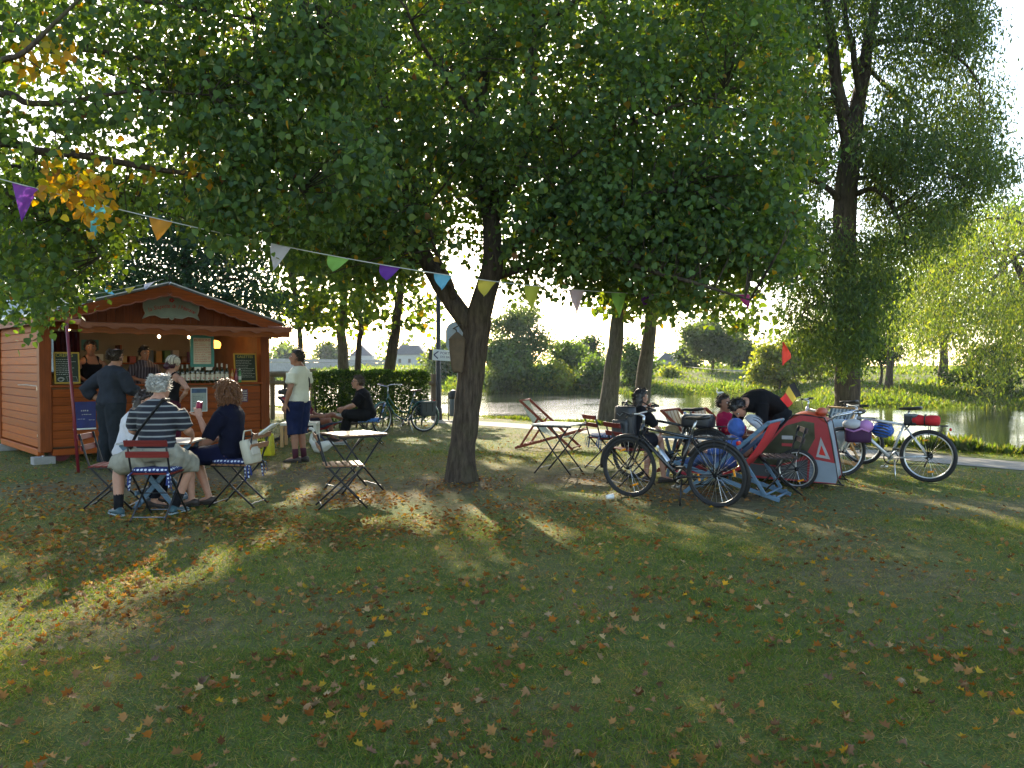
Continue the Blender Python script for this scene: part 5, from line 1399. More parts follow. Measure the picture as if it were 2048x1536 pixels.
# bicycle behind it
r5, f5 = Vector((5.33, 12.2, 0)), Vector((4.62, 12.95, 0))
BK5 = bicycle('silver and pink bicycle half hidden behind the silver mountain bicycle', r5, f5, mat('pinkish_silver', (.55, .47, .50), .3, metal=.3, coat=.4), steer=.2, guards=False, susp=True, r=.33, tyre=.026)
# bags and helmets on the handlebars
def helmet(label, p, rz, c1, c2, tilt=(0, 0)):
    H = thing('cycle_helmet', label, 'helmet', p, rz, 'cycle helmets'); H.rotation_euler[0] = tilt[0]; H.rotation_euler[1] = tilt[1]
    n, k = 22, 9; v = []; f = []
    for j in range(k + 1):
        t = j / k * 1.62
        for i in range(n):
            a = 2 * math.pi * i / n
            rad = math.sin(t); rib = 1 + .035 * math.cos(a * 6) * math.sin(t * 1.9)
            v.append((.145 * rad * math.cos(a) * rib, .110 * rad * math.sin(a) * rib, .12 * math.cos(t) * (1.02) + (.02 if math.cos(a) > .6 and j > 6 else 0)))
    for j in range(k):
        for i in range(n): f.append((j * n + i, (j + 1) * n + i, (j + 1) * n + (i + 1) % n, j * n + (i + 1) % n))
    o = MB().add(v, f).build('shell', c1, H, smooth=True); o.modifiers.new('s', 'SOLIDIFY').thickness = .02
    for i in range(6):
        a = -1.0 + i * .4
        MB().tube([(.12 * math.cos(t), .098 * math.sin(a), .118 * math.sin(t) * math.cos(a) + .008) for t in (.5, .9, 1.3, 1.7, 2.1, 2.5)], [.004, .010, .012, .012, .010, .004], 6, flat=.6).build('vent', c2, H, smooth=True)
    MB().tube([(.03, .105, 0), (.05, .07, -.1), (.05, 0, -.14), (.05, -.07, -.1), (.03, -.105, 0)], .004, 5).build('chin_strap', blackm, H)
    return H
hel_blue = mat('blue_helmet', (.015, .10, .42), .25, coat=.5); hel_blk = mat('black_helmet', (.012, .013, .016), .35)
helmet('blue and black cycle helmet hanging under the handlebar of the silver bicycle', AT(1765, 860, 10.7), R(-30), hel_blue, hel_blk, (R(65), R(10)))
helmet('grey and white cycle helmet beside the child in the blue hood', AT(1505, 850, 9.7), R(20), mat('grey_helmet', (.30, .33, .36), .3, coat=.3), hel_blk, (R(20), R(40)))
B = thing('handlebar_bag', 'purple, pink and white bag on the front of the silver bicycle', 'bag', AT(1716, 862, 10.75), R(-20))
purp = mat('dark_purple_cloth', (.045, .008, .05), .75); pinkc = mat('lilac_cloth', (.42, .19, .42), .7); greyc = mat('pale_grey_cloth', (.42, .44, .45), .7)
rounded_bag(MB(), (0, 0, -.03), (.34, .24, .24), p=.55).build('body', purp, B, smooth=True)
q = MB(); q.ell((-.07, -.03, .09), (.13, .12, .075), 16, 10); q.build('flap', greyc, B, smooth=True)
q = MB(); q.ell((.09, -.05, .07), (.10, .10, .085), 16, 10); q.build('pocket', pinkc, B, smooth=True)
q = MB(); q.tube([(-.16, -.10, .03), (-.06, -.125, .0), (.04, -.13, .04), (.13, -.12, .0)], .014, 6); q.build('piping', pinkc, B, smooth=True)
B = thing('rain_jacket', 'bright blue jacket hung behind the purple bag', 'jacket', AT(1688, 858, 11.4), R(-20))
q = MB(); rings = []
for z, w, d in ((.14, .05, .03), (.12, .10, .06), (.04, .12, .08), (-.06, .11, .07), (-.16, .12, .06), (-.18, .09, .03)):
    rings.append([Vector((w * math.cos(a) * (1 + .15 * math.sin(a * 5 + z * 30)), d * math.sin(a), z)) for a in [2 * math.pi * i / 18 for i in range(18)]])
q.loft(rings).build('cloth', mat('bright_blue_cloth', (.03, .13, .45), .7), B, smooth=True); MB().tube([(0, 0, .13), (.02, 0, .19)], .006, 5).build('hanger_loop', blackm, B)
B = thing('tote_bag', 'pale grey-blue cloth hanging behind the trailer handle', 'bag', AT(1672, 868, 11.1), R(-10))
q = MB(); rings = []
for z, w, d in ((.20, .12, .015), (.15, .13, .03), (.0, .15, .05), (-.14, .14, .05), (-.21, .10, .02)):
    rings.append([Vector((w * math.copysign(abs(math.cos(a)) ** .6, math.cos(a)), d * math.sin(a), z + .01 * math.sin(a * 4))) for a in [2 * math.pi * i / 18 for i in range(18)]])
q.loft(rings).build('cloth', mat('pale_blue_cloth', (.36, .43, .46), .8, bump=.003, bscale=14), B, smooth=True)
MB().tube([(-.08, 0, .20), (-.05, 0, .30), (.05, 0, .30), (.08, 0, .20)], .006, 5).build('handle', MATS['pale_blue_cloth'], B)

# ================================================================ trailer
tw = G(1593, 978); tdir = Vector((-.886, .463, 0)); tl = Vector((.463, .886, 0))
TR = thing('bicycle_trailer', 'red child bicycle trailer with two spoked wheels and flag pole', 'trailer', tw + tl * .34, heading(tdir))
TW = .34
for s in (-1, 1): wheel(TR, (0, s * TW, .245), .245, 0, .02, alu)
redfab = mat('trailer_red_fabric', (.30, .018, .022), .6, var=.15, scale=10, bump=.002); orfab = mat('trailer_orange_fabric', (.36, .045, .012), .6, var=.15, bump=.002, bscale=20)
greyfab = mat('trailer_grey_fabric', (.19, .23, .27), .7, var=.1); darkwin = mat('trailer_mesh_window', (.045, .048, .028), .18, var=.5, scale=5, coat=.4)
side = [(.62, .10), (.66, .16), (.60, .24), (.12, .83), (-.02, .90), (-.22, .88), (-.34, .80), (-.46, .14), (-.44, .08)]
def rail(pts, y): return [Vector((x, y, z)) for x, z in pts]
for s in (-1, 1):
    y = s * .27
    p = MB(); p.prism(side, (0, y - .008, 0), X3, Z3, Y3, .016); so = p.build('side_panel', redfab, TR)
    off_ = y + s * .010
    win = [(.53, .28), (.36, .50), (.14, .765), (-.06, .83), (-.19, .81), (-.20, .62), (-.10, .42), (.05, .33), (.25, .27)]
    MB().prism(win, (0, off_ - .003, 0), X3, Z3, Y3, .006).build('window', darkwin, so)
    MB().prism([(-.13, .10), (-.15, .375), (-.43, .33), (-.455, .14), (-.44, .09)], (0, off_ - .0025, 0), X3, Z3, Y3, .005).build('rear_panel', greyfab, so); MB().prism([(.60, .13), (.56, .275), (.25, .25), (.05, .31), (-.12, .365), (-.11, .105)], (0, off_ - .0025, 0), X3, Z3, Y3, .005).build('lower_panel', mat('trailer_dark_fabric', (.05, .055, .06), .7), so)
    MB().prism([(-.265, .64), (-.215, .40), (-.375, .375)], (0, off_ - .004, 0), X3, Z3, Y3, .008).build('reflective_triangle', mat('reflective_white', (.30, .29, .30), .4), so)
    MB().prism([(-.275, .54), (-.245, .43), (-.325, .415)], (0, off_ - .006, 0), X3, Z3, Y3, .012).build('red_emblem', redref, so)
    for k in range(2): MB().box((.12 - .0 * k, off_, .62 - .09 * k), (.13, .014, .045 - .01 * k)).build('side_label', MATS['reflective_white'] if k == 0 else redfab, so)
    MB().tube([Vector((x, y, z)) for x, z in wob2(side + [side[0]])], .010, 6).build('frame_tube', dkmetal, TR, smooth=True)
    MB().tube([(0, y, .245), (0, s * (TW - .02), .245)], .012, 6).build('axle', dkmetal, TR)
roofp = [(.12, .835), (-.02, .905), (-.22, .885), (-.34, .805)]
def strip(pts, w, m_, nm, th=.006):
    v = []; f = []; n = 6
    for x, z in wob2(pts):
        for i in range(n + 1):
            s = i / n * 2 - 1; v.append((x, s * w, z + .03 * (1 - s * s)))
    k = len(v) // (n + 1)
    for j in range(k - 1):
        for i in range(n): f.append((j * (n + 1) + i, j * (n + 1) + i + 1, (j + 1) * (n + 1) + i + 1, (j + 1) * (n + 1) + i))
    o = MB().add(v, f).build(nm, m_, TR, smooth=True); o.modifiers.new('s', 'SOLIDIFY').thickness = th; return o
strip([(.60, .245), (.36, .54), (.12, .835)], .262, redfab, 'front_cover')
strip(roofp, .272, orfab, 'roof_cover')
strip([(-.34, .80), (-.40, .45), (-.455, .12)], .262, greyfab, 'back_panel')
MB().box((.08, 0, .12), (1.0, .5, .03), ch=.01).build('floor_panel', greyfab, TR)
q = MB(); q.ell((-.24, 0, .93), (.07, .24, .055), 16, 10); q.build('rolled_cover', orfab, TR, smooth=True)
hd = MB()
for y in (-.24, .24): hd.tube([(-.30, y, .80), (-.42, y, .90), (-.62, y, .945)], .012, 7)
hd.tube([(-.62, -.24, .945), (-.70, -.22, .945), (-.72, 0, .945), (-.70, .22, .945), (-.62, .24, .945)], .016, 8); hd.build('push_handle', steel, TR, smooth=True)
MB().tube([(-.66, -.23, .945), (-.715, -.18, .945), (-.72, 0, .945), (-.715, .18, .945), (-.66, .23, .945)], .021, 8).build('handle_grip', MATS['black_grip'], TR, smooth=True)
MB().tube([(.62, .05, .12), (.8, .10, .16), (1.0, .2, .24)], .014, 7).build('tow_bar', dkmetal, TR, smooth=True)
text('cart', .085, MATS['reflective_white'], TR, (.32, -.2815, .20), (R(90), 0, math.pi), ext=.001)
text('cart', .085, MATS['reflective_white'], TR, (.32, .2815, .20), (R(90), 0, math.pi), ext=.001)
# flags on their whip
fp = AT(1606, 818, tw.y + .3); ft = AT(1566, 684, tw.y + .15)
inv = Matrix.Rotation(-TR.rotation_euler[2], 4, 'Z') @ Matrix.Translation(-TR.location)
MB().tube([inv @ p for p in wobble([fp, AT(1597, 775, tw.y + .3), AT(1582, 730, tw.y + .25), ft], 0, 4)], .004, 5).build('flag_pole', dkmetal, TR)
fo = Vector(fp)
FL = thing('pennant_flag', 'orange-red triangular safety pennant on top of the trailer whip', 'flag', ft)
tri = [AT(1566, 684, tw.y + .15), AT(1584, 714, tw.y + .22), AT(1565, 731, tw.y + .10)]
v = []; n = 6
for j in range(n + 1):
    t = j / n
    a = tri[0].lerp(tri[2], t); b_ = tri[0].lerp(tri[1], min(1, t * 1.6)).lerp(tri[2], max(0, (t - .62) / .38))
    for i in range(5):
        s = i / 4; v.append(a.lerp(b_, s) + Vector((0, .03 * math.sin(s * 4 + t * 3), 0)) - ft)
f = [(j * 5 + i, j * 5 + i + 1, (j + 1) * 5 + i + 1, (j + 1) * 5 + i) for j in range(n) for i in range(4)]
FC['safety'] = (.75, .07, .04); MB().add(v, f).build('cloth', clothmat('safety'), FL, smooth=True); MB().tube([tri[0] - ft, tri[2] - ft], .005, 5).build('sleeve', mat('red_sleeve', (.5, .03, .02), .7), FL)
FL = thing('tricolour_flag', 'small black, yellow and red flag on the trailer whip', 'flag', AT(1590, 765, tw.y + .25))
c00, c10, c11, c01 = AT(1589, 764, tw.y + .28), AT(1603, 792, tw.y + .3), AT(1575, 812, tw.y + .15), AT(1560, 795, tw.y + .12)
FC['black'] = (.02, .022, .025); FC['gold'] = (.55, .42, .05); FC['red'] = (.55, .03, .03)
for k, c in enumerate(('black', 'gold', 'red')):
    v = []; n = 4
    for i in range(n + 1):
        s = (k + i / n) / 3
        for j in range(5):
            t = j / 4; v.append(c00.lerp(c10, t).lerp(c01.lerp(c11, t), s) + Vector((0, .03 * math.sin(s * 6), .015 * math.sin(s * 5))) - FL.location)
    f = [(i * 5 + j, i * 5 + j + 1, (i + 1) * 5 + j + 1, (i + 1) * 5 + j) for i in range(n) for j in range(4)]
    o = MB().add(v, f).build('stripe', clothmat(c), FL, smooth=True); o['label'] = c + ' stripe of the flag'
# ================================================================ people
def skinmat(name, c):
    if name in MATS: return MATS[name]
    m = mat(name, c, .5, var=.10, scale=20, spec=.4)
    b = m.node_tree.nodes['Principled BSDF']; b.inputs['Subsurface Weight'].default_value = .12; b.inputs['Subsurface Radius'].default_value = (.01, .004, .002)
    return m
sk_fair = skinmat('fair_skin', (.42, .22, .15)); sk_tan = skinmat('tanned_skin', (.30, .14, .085))
def cloth(name, c, **k): return mat(name, c, .9, var=k.pop('var', .2), scale=k.pop('scale', 9), bump=.0012, bscale=k.pop('bscale', 220), spec=.15, **k)
V = Vector
def fig(H, mode='stand', **o):
    """joints in the person's own frame: x forward, y left, z up"""
    s = H / 1.75; J = {}
    if mode == 'stand':
        J['P'] = V((0, 0, .93 * s)); J['C'] = V((.0, 0, 1.42 * s)); J['face'] = V((1, 0, -.05))
        for k, y in (('L', 1), ('R', -1)):
            J['K' + k] = V((.03, .10 * y, .50 * s)); J['A' + k] = V((-.01, .11 * y, .085)); J['T' + k] = V((1, .25 * y, 0))
            J['E' + k] = V((-.03, .24 * y * s, 1.12 * s)); J['W' + k] = V((.06, .25 * y * s, .87 * s))
    else:
        h = o.pop('seat', .47); ln = o.pop('lean', .05)
        J['P'] = V((0, 0, h + .10 * s)); J['C'] = V((ln, 0, h + .10 * s + math.sqrt(max(.01, .49 ** 2 - ln ** 2)) * s)); J['face'] = V((1, 0, -.05))
        for k, y in (('L', 1), ('R', -1)):
            J['K' + k] = V((.44 * s, .13 * y, h + .06)); J['A' + k] = V((.40 * s, .13 * y, .085)); J['T' + k] = V((1, .2 * y, 0))
            J['E' + k] = J['C'] + V((.06, .23 * y * s, -.29 * s)); J['W' + k] = J['C'] + V((.28 * s, .14 * y * s, -.36 * s))
    for k, v in o.items(): J[k] = V(v)
    J['s'] = s; return J
def ring(c, ax, ay, rx, ry, n=16, p=1.0):
    return [c + ax * (rx * math.copysign(abs(math.cos(a)) ** p, math.cos(a))) + ay * (ry * math.copysign(abs(math.sin(a)) ** p, math.sin(a))) for a in [2 * math.pi * i / n for i in range(n)]]
def torso(mb, J, bw=1.0, inf=0.0, lo=-.12, hi=1.14, belly=0.0, bust=0.0, W=None):
    s = J['s']; P, C = J['P'], J['C']; ax = (J.get('hl') or V((0, 1, 0))).normalized(); ax2 = (J.get('sl') or V((0, 1, 0))).normalized()
    prof = [(-.12, .085, .075), (-.06, .135, .105), (.02, .168, .118), (.14, .160, .112), (.36, .140, .102), (.58, .152, .112), (.78, .172, .120), (.90, .172, .106), (.96, .148, .092), (1.02, .108, .076), (1.08, .070, .064), (1.14, .056, .058)]
    rings = []; mid = J.get('W') or W
    for t, rx, ry in prof:
        if t < lo - 1e-6 or t > hi + 1e-6: continue
        c = P.lerp(C, t)
        if mid is not None: 
            q = max(0, 1 - abs(t - .5) / .5); c = c + mid * q
        a = ax.lerp(ax2, min(1, max(0, t))).normalized(); d = (C - P).normalized(); f = a.cross(d).normalized()
        b_ = belly * max(0, 1 - abs(t - .28) / .3) + bust * max(0, 1 - abs(t - .72) / .2)
        rings.append(ring(c + f * b_ * .6, a, f, (rx * bw * s + inf), (ry * bw * s + inf + b_ * .6), 18, .88))
    mb.loft(rings)
def shoulders(J):
    s = J['s']; ax = (J.get('sl') or V((0, 1, 0))).normalized(); d = (J['C'] - J['P']).normalized()
    c = J['C'] - d * .075 * s
    w = J.get('shw', 1.0)
    return c + ax * .172 * s * w, c - ax * .172 * s * w
def hips(J):
    ax = (J.get('hl') or V((0, 1, 0))).normalized(); s = J['s']
    return J['P'] + ax * .088 * s, J['P'] - ax * .088 * s
def limb_pts(a, b_, c, r, n=5):
    """two-bone limb with radii: r = (root, mid-upper, joint, bulge, end)"""
    pts = [a, a.lerp(b_, .5), b_, b_.lerp(c, .3), c.lerp(b_, .15), c]
    return pts, [r[0], r[1], r[2], r[3], r[4] * 1.1, r[4]]
def arm(mb, J, k, f=1.0, inf=0.0, bw=1.0):
    s = J['s'] * bw; S = shoulders(J)[0 if k == 'L' else 1]; E, Wr = J['E' + k], J['W' + k]
    pts, rs = limb_pts(S, E, Wr, (.058 * s, .050 * s, .041 * s, .042 * s, .027 * s))
    cut_tube(mb, pts, [r + inf for r in rs], f)
def leg(mb, J, k, f=1.0, inf=0.0, bw=1.0):
    s = J['s'] * bw; Hp = hips(J)[0 if k == 'L' else 1]; K, A = J['K' + k], J['A' + k]
    pts, rs = limb_pts(Hp, K, A, (.092 * s, .080 * s, .056 * s, .058 * s, .036 * s))
    cut_tube(mb, pts, [r + inf for r in rs], f)
def cut_tube(mb, pts, rs, f):
    """f: fraction of the limb's length kept"""
    L = [0]
    for i in range(1, len(pts)): L.append(L[-1] + (pts[i] - pts[i - 1]).length)
    tot = L[-1] * f; P2 = []; R2 = []
    for i, p in enumerate(pts):
        if L[i] <= tot + 1e-9: P2.append(p); R2.append(rs[i])
        else:
            t = (tot - L[i - 1]) / (L[i] - L[i - 1]); P2.append(pts[i - 1].lerp(p, t)); R2.append(rs[i - 1] + (rs[i] - rs[i - 1]) * t); break
    mb.tube(P2, R2, 12)
def head_frame(J):
    f = J['face'].normalized(); up = J.get('up', V((0, 0, 1))); l = up.cross(f).normalized(); u = f.cross(l).normalized()
    return Matrix((f, l, u)).transposed()
def build_person(label, loc, rz, J, skin, hair=None, wear=(), shoe=None, bw=1.0, belly=0.0, bust=0.0, scale=1.0, grip=.5, bare_feet=False, voxel=.0145, beard=None, glasses=False, sex='m', group=None):
    T = thing('person', label, 'person', loc, rz, group, scale); s = J['s']
    d = (J['C'] - J['P']).normalized()
    hc = J.get('Hd') or (J['C'] + d * .06 * s + V((0, 0, .108 * s)) + J['face'] * .038 * s); J['Hd'] = hc; M = head_frame(J)
    hd = lambda p: hc + M @ V(p)
    mb = MB(); torso(mb, J, bw, 0, belly=belly, bust=bust)
    for k in 'LR': arm(mb, J, k, 1, 0, bw); leg(mb, J, k, 1, 0, bw)
    mb.tube([J['C'] - d * .02, J['C'].lerp(hc, .5), hd((-.02, 0, -.05))], [.062 * s, .052 * s, .05 * s], 10)
    # head: skull, jaw, nose, ears, brow
    rings = []
    for z, cx, rx, ry in ((-.118, .055, .026, .028), (-.105, .045, .046, .042), (-.075, .028, .066, .056), (-.035, .012, .080, .066), (.01, .002, .092, .073), (.05, -.006, .095, .074), (.085, -.010, .080, .062), (.108, -.012, .052, .042), (.118, -.012, .02, .018)):
        rings.append(ring(hd((cx * s, 0, z * s)), M @ V((1, 0, 0)), M @ V((0, 1, 0)), rx * s, ry * s, 16))
    mb.loft(rings)
    mb.tube([hd((.088 * s, 0, .03 * s)), hd((.106 * s, 0, -.01 * s)), hd((.114 * s, 0, -.028 * s)), hd((.09 * s, 0, -.036 * s))], [.012 * s, .014 * s, .017 * s, .014 * s], 8)
    for y in (-1, 1): mb.ell(hd((-.008 * s, y * .077 * s, -.006 * s)), (.022 * s, .012 * s, .034 * s), 8, 6, M)
    # feet as part of the body
    for k in 'LR':
        A = J['A' + k]; t = J['T' + k].normalized(); mb.tube([A - t * .05 * s + V((0, 0, -.04)), A + t * .03 * s + V((0, 0, -.035)), A + t * .12 * s + V((0, 0, -.05)), A + t * .17 * s + V((0, 0, -.058))], [.034 * s, .040 * s, .032 * s, .018 * s], 8)
    me = remesh(mb, voxel, 3, mats=[skin]); me.name = 'body'
    place('body', me, T)
    # hands: palm, four unequal fingers, thumb
    for i, k in enumerate('LR'):
        E, Wr = J['E' + k], J['W' + k]; a = (J.get('hd' + k) or (Wr - E)).normalized()
        pn = (J.get('pn' + k) or V((0, -1 if k == 'L' else 1, 0))); pn = (pn - a * pn.dot(a)).normalized(); sd_ = a.cross(pn).normalized()
        if k == 'L': sd_ = -sd_
        hm = MB(); g = J.get('grip' + k, V((grip, 0, 0)))[0]
        pc = Wr + a * .045 * s
        hm.loft([ring(Wr - a * .02, sd_, pn, .027 * s, .020 * s, 10), ring(Wr + a * .03 * s, sd_, pn, .040 * s, .019 * s, 10), ring(Wr + a * .085 * s, sd_, pn, .042 * s, .014 * s, 10), ring(Wr + a * .096 * s, sd_, pn, .036 * s, .010 * s, 10)])
        for q, (off, ln) in enumerate(((-.031, .066), (-.0105, .076), (.0105, .072), (.030, .056))):
            b0 = Wr + a * .085 * s + sd_ * off * s; pts = [b0]; dr = a.copy(); cur = b0
            for j in range(3):
                ang = g * (.55 + .35 * j) + .08 * q; dr = (a * math.cos(ang) + pn * math.sin(ang)); cur = cur + dr * ln * s * (.42, .32, .26)[j]; pts.append(cur)
            hm.tube(pts, [.0095 * s, .009 * s, .0085 * s, .0065 * s], 6)
        b0 = Wr + a * .03 * s - sd_ * .034 * s
        hm.tube([b0, b0 + (a * .5 - sd_ * .7 + pn * .3 * g) * .04 * s, b0 + (a * .95 - sd_ * .75 + pn * .9 * g) * .062 * s], [.013 * s, .0115 * s, .008 * s], 6)
        me = remesh(hm, .0045, 2, mats=[skin]); place('hand', me, T)
    # eyes, mouth
    wh = mat('eye_white', (.6, .58, .55), .3); ir = mat('iris_dark', (.02, .014, .01), .2); lp = mat('lip_%s' % skin.name, tuple(x * y for x, y in zip((.26, .085, .07), (1, 1, 1))), .5)
    for y in (-1, 1):
        e = MB(); e.use(wh).ell(hd((.082 * s, y * .031 * s, .012 * s)), (.011 * s, .014 * s, .009 * s), 8, 6, M); e.use(ir).ell(hd((.089 * s, y * .031 * s, .012 * s)), (.006 * s, .007 * s, .0075 * s), 8, 6, M); e.build('eye', None, T, smooth=True)
        if hair: MB().tube([hd((.088 * s, y * .014 * s, .030 * s)), hd((.089 * s, y * .032 * s, .034 * s)), hd((.078 * s, y * .05 * s, .028 * s))], [.004 * s, .005 * s, .003 * s], 5).build('eyebrow', hair[1], T, smooth=True)
    MB().tube([hd((.083 * s, -.024 * s, -.062 * s)), hd((.094 * s, 0, -.060 * s)), hd((.083 * s, .024 * s, -.062 * s))], [.003 * s, .0055 * s, .003 * s], 6).build('mouth', lp, T, smooth=True)
    if glasses:
        g_ = MB()
        for y in (-1, 1):
            g_.tube([hd((.104 * s, y * .034 * s + .024 * s * math.cos(q), .010 * s + .018 * s * math.sin(q))) for q in [2 * math.pi * i / 14 for i in range(14)]], .0022, 5, closed=True); g_.tube([hd((.100 * s, y * .057 * s, .014 * s)), hd((.0, y * .08 * s, .016 * s))], .0022, 5)
        g_.tube([hd((.105 * s, -.012 * s, .012 * s)), hd((.105 * s, .012 * s, .012 * s))], .002, 5); g_.build('glasses', blackm, T)
    if hair: make_hair(T, hair, J, hd, M, s)
    # clothes
    for w_ in wear:
        q = MB(); kind = w_[0]; m_ = w_[1]; o = w_[2] if len(w_) > 2 else {}; inf = o.get('inf', .013); dp = o.get('disp', .009)
        if kind == 'shirt':
            torso(q, J, bw, inf, o.get('lo', -.06), o.get('hi', 1.08), belly, bust)
            for k in 'LR': arm(q, J, k, o.get('sleeve', .3), inf + o.get('sinf', .006), bw)
        elif kind == 'tank':
            torso(q, J, bw, inf * .7, o.get('lo', -.02), .80, belly, bust)
            S = shoulders(J); f = (J.get('sl') or V((0, 1, 0))).normalized().cross(d).normalized(); ax = (J.get('sl') or V((0, 1, 0))).normalized()
            for y in (-1, 1):
                b0 = J['P'].lerp(J['C'], .76) + ax * y * .085 * s; tp = J['P'].lerp(J['C'], 1.0) + ax * y * .095 * s
                q.tube([b0 + f * .115 * s, tp + f * .082 * s - d * .01, tp + d * .028 * s, tp - f * .082 * s - d * .01, b0 - f * .115 * s], .024 * s, 8, flat=.6)
        elif kind == 'legs':
            torso(q, J, bw, inf, -.12, o.get('hi', .26), belly * .5)
            for k in 'LR': leg(q, J, k, o.get('len', .55), inf + o.get('linf', .012), bw)
        elif kind == 'skirt':
            torso(q, J, bw, inf, -.12, .26, 0)
            kk = [J['KL'], J['KR']]; c = (kk[0] + kk[1]) / 2; hp = J['P']; ax = (J.get('hl') or V((0, 1, 0))).normalized(); dd = (c - hp).normalized(); u = ax.cross(dd).normalized(); hw = (kk[0] - kk[1]).length / 2
            q.loft([ring(hp + (c - hp) * t, ax, u, (.175 * (1 - t) + (hw + .115) * t) * s, (.125 * (1 - t) + .105 * t) * s, 18, .8) for t in (0, .3, .6, .9, o.get('len', 1.05))])
        me = remesh(q, o.get('vox', .016), 2, dp, o.get('ds', 11), [m_]); nm = {'shirt': o.get('name', 'shirt'), 'tank': 'tank_top', 'legs': o.get('name', 'shorts'), 'skirt': 'skirt'}[kind]
        me.name = nm; place(nm, me, T)
        if kind == 'shirt' and o.get('collar'):
            MB().tube([J['C'] + M @ V((math.cos(a) * .066, math.sin(a) * .072, -.005 + .012 * math.cos(a + 3.14))) for a in [2 * math.pi * i / 18 for i in range(18)]], .014, 6, closed=True).build('collar', m_, T, smooth=True)
    if shoe:
        sm_, sole, sock = shoe
        for k in 'LR':
            A = J['A' + k]; t = J['T' + k].normalized(); b_ = A + V((0, 0, -.085))
            dn = J.get('down' + k, V((0, 0, -1))); b_ = A + dn * .085; l = t.cross(dn).normalized()
            up_ = -dn; rings = []
            for x, w, h in ((-.085, .022, .05), (-.075, .034, .075), (-.02, .040, .085), (.05, .045, .062), (.12, .048, .046), (.17, .040, .036), (.195, .018, .022)):
                rings.append([b_ + t * x * s + l * (w * s * math.cos(a)) + up_ * (.008 + h * s * (.5 + .5 * math.sin(a))) for a in [2 * math.pi * i / 14 for i in range(14)]])
            so = MB().loft(rings).build('shoe', sm_, T, smooth=True)
            rings = [[b_ + t * x * s + l * (w * s * math.cos(a)) + up_ * (.012 + .012 * math.sin(a)) for a in [2 * math.pi * i / 14 for i in range(14)]] for x, w in ((-.09, .02), (-.08, .036), (0, .041), (.10, .050), (.17, .043), (.2, .02))]
            MB().loft(rings).build('sole', sole, so, smooth=True)
            if sock:
                K = J['K' + k]; MB().tube([A + (K - A).normalized() * -.02, A + (K - A).normalized() * .13], [.042 * s, .046 * s], 12).build('sock', sock, T, smooth=True)
    return T
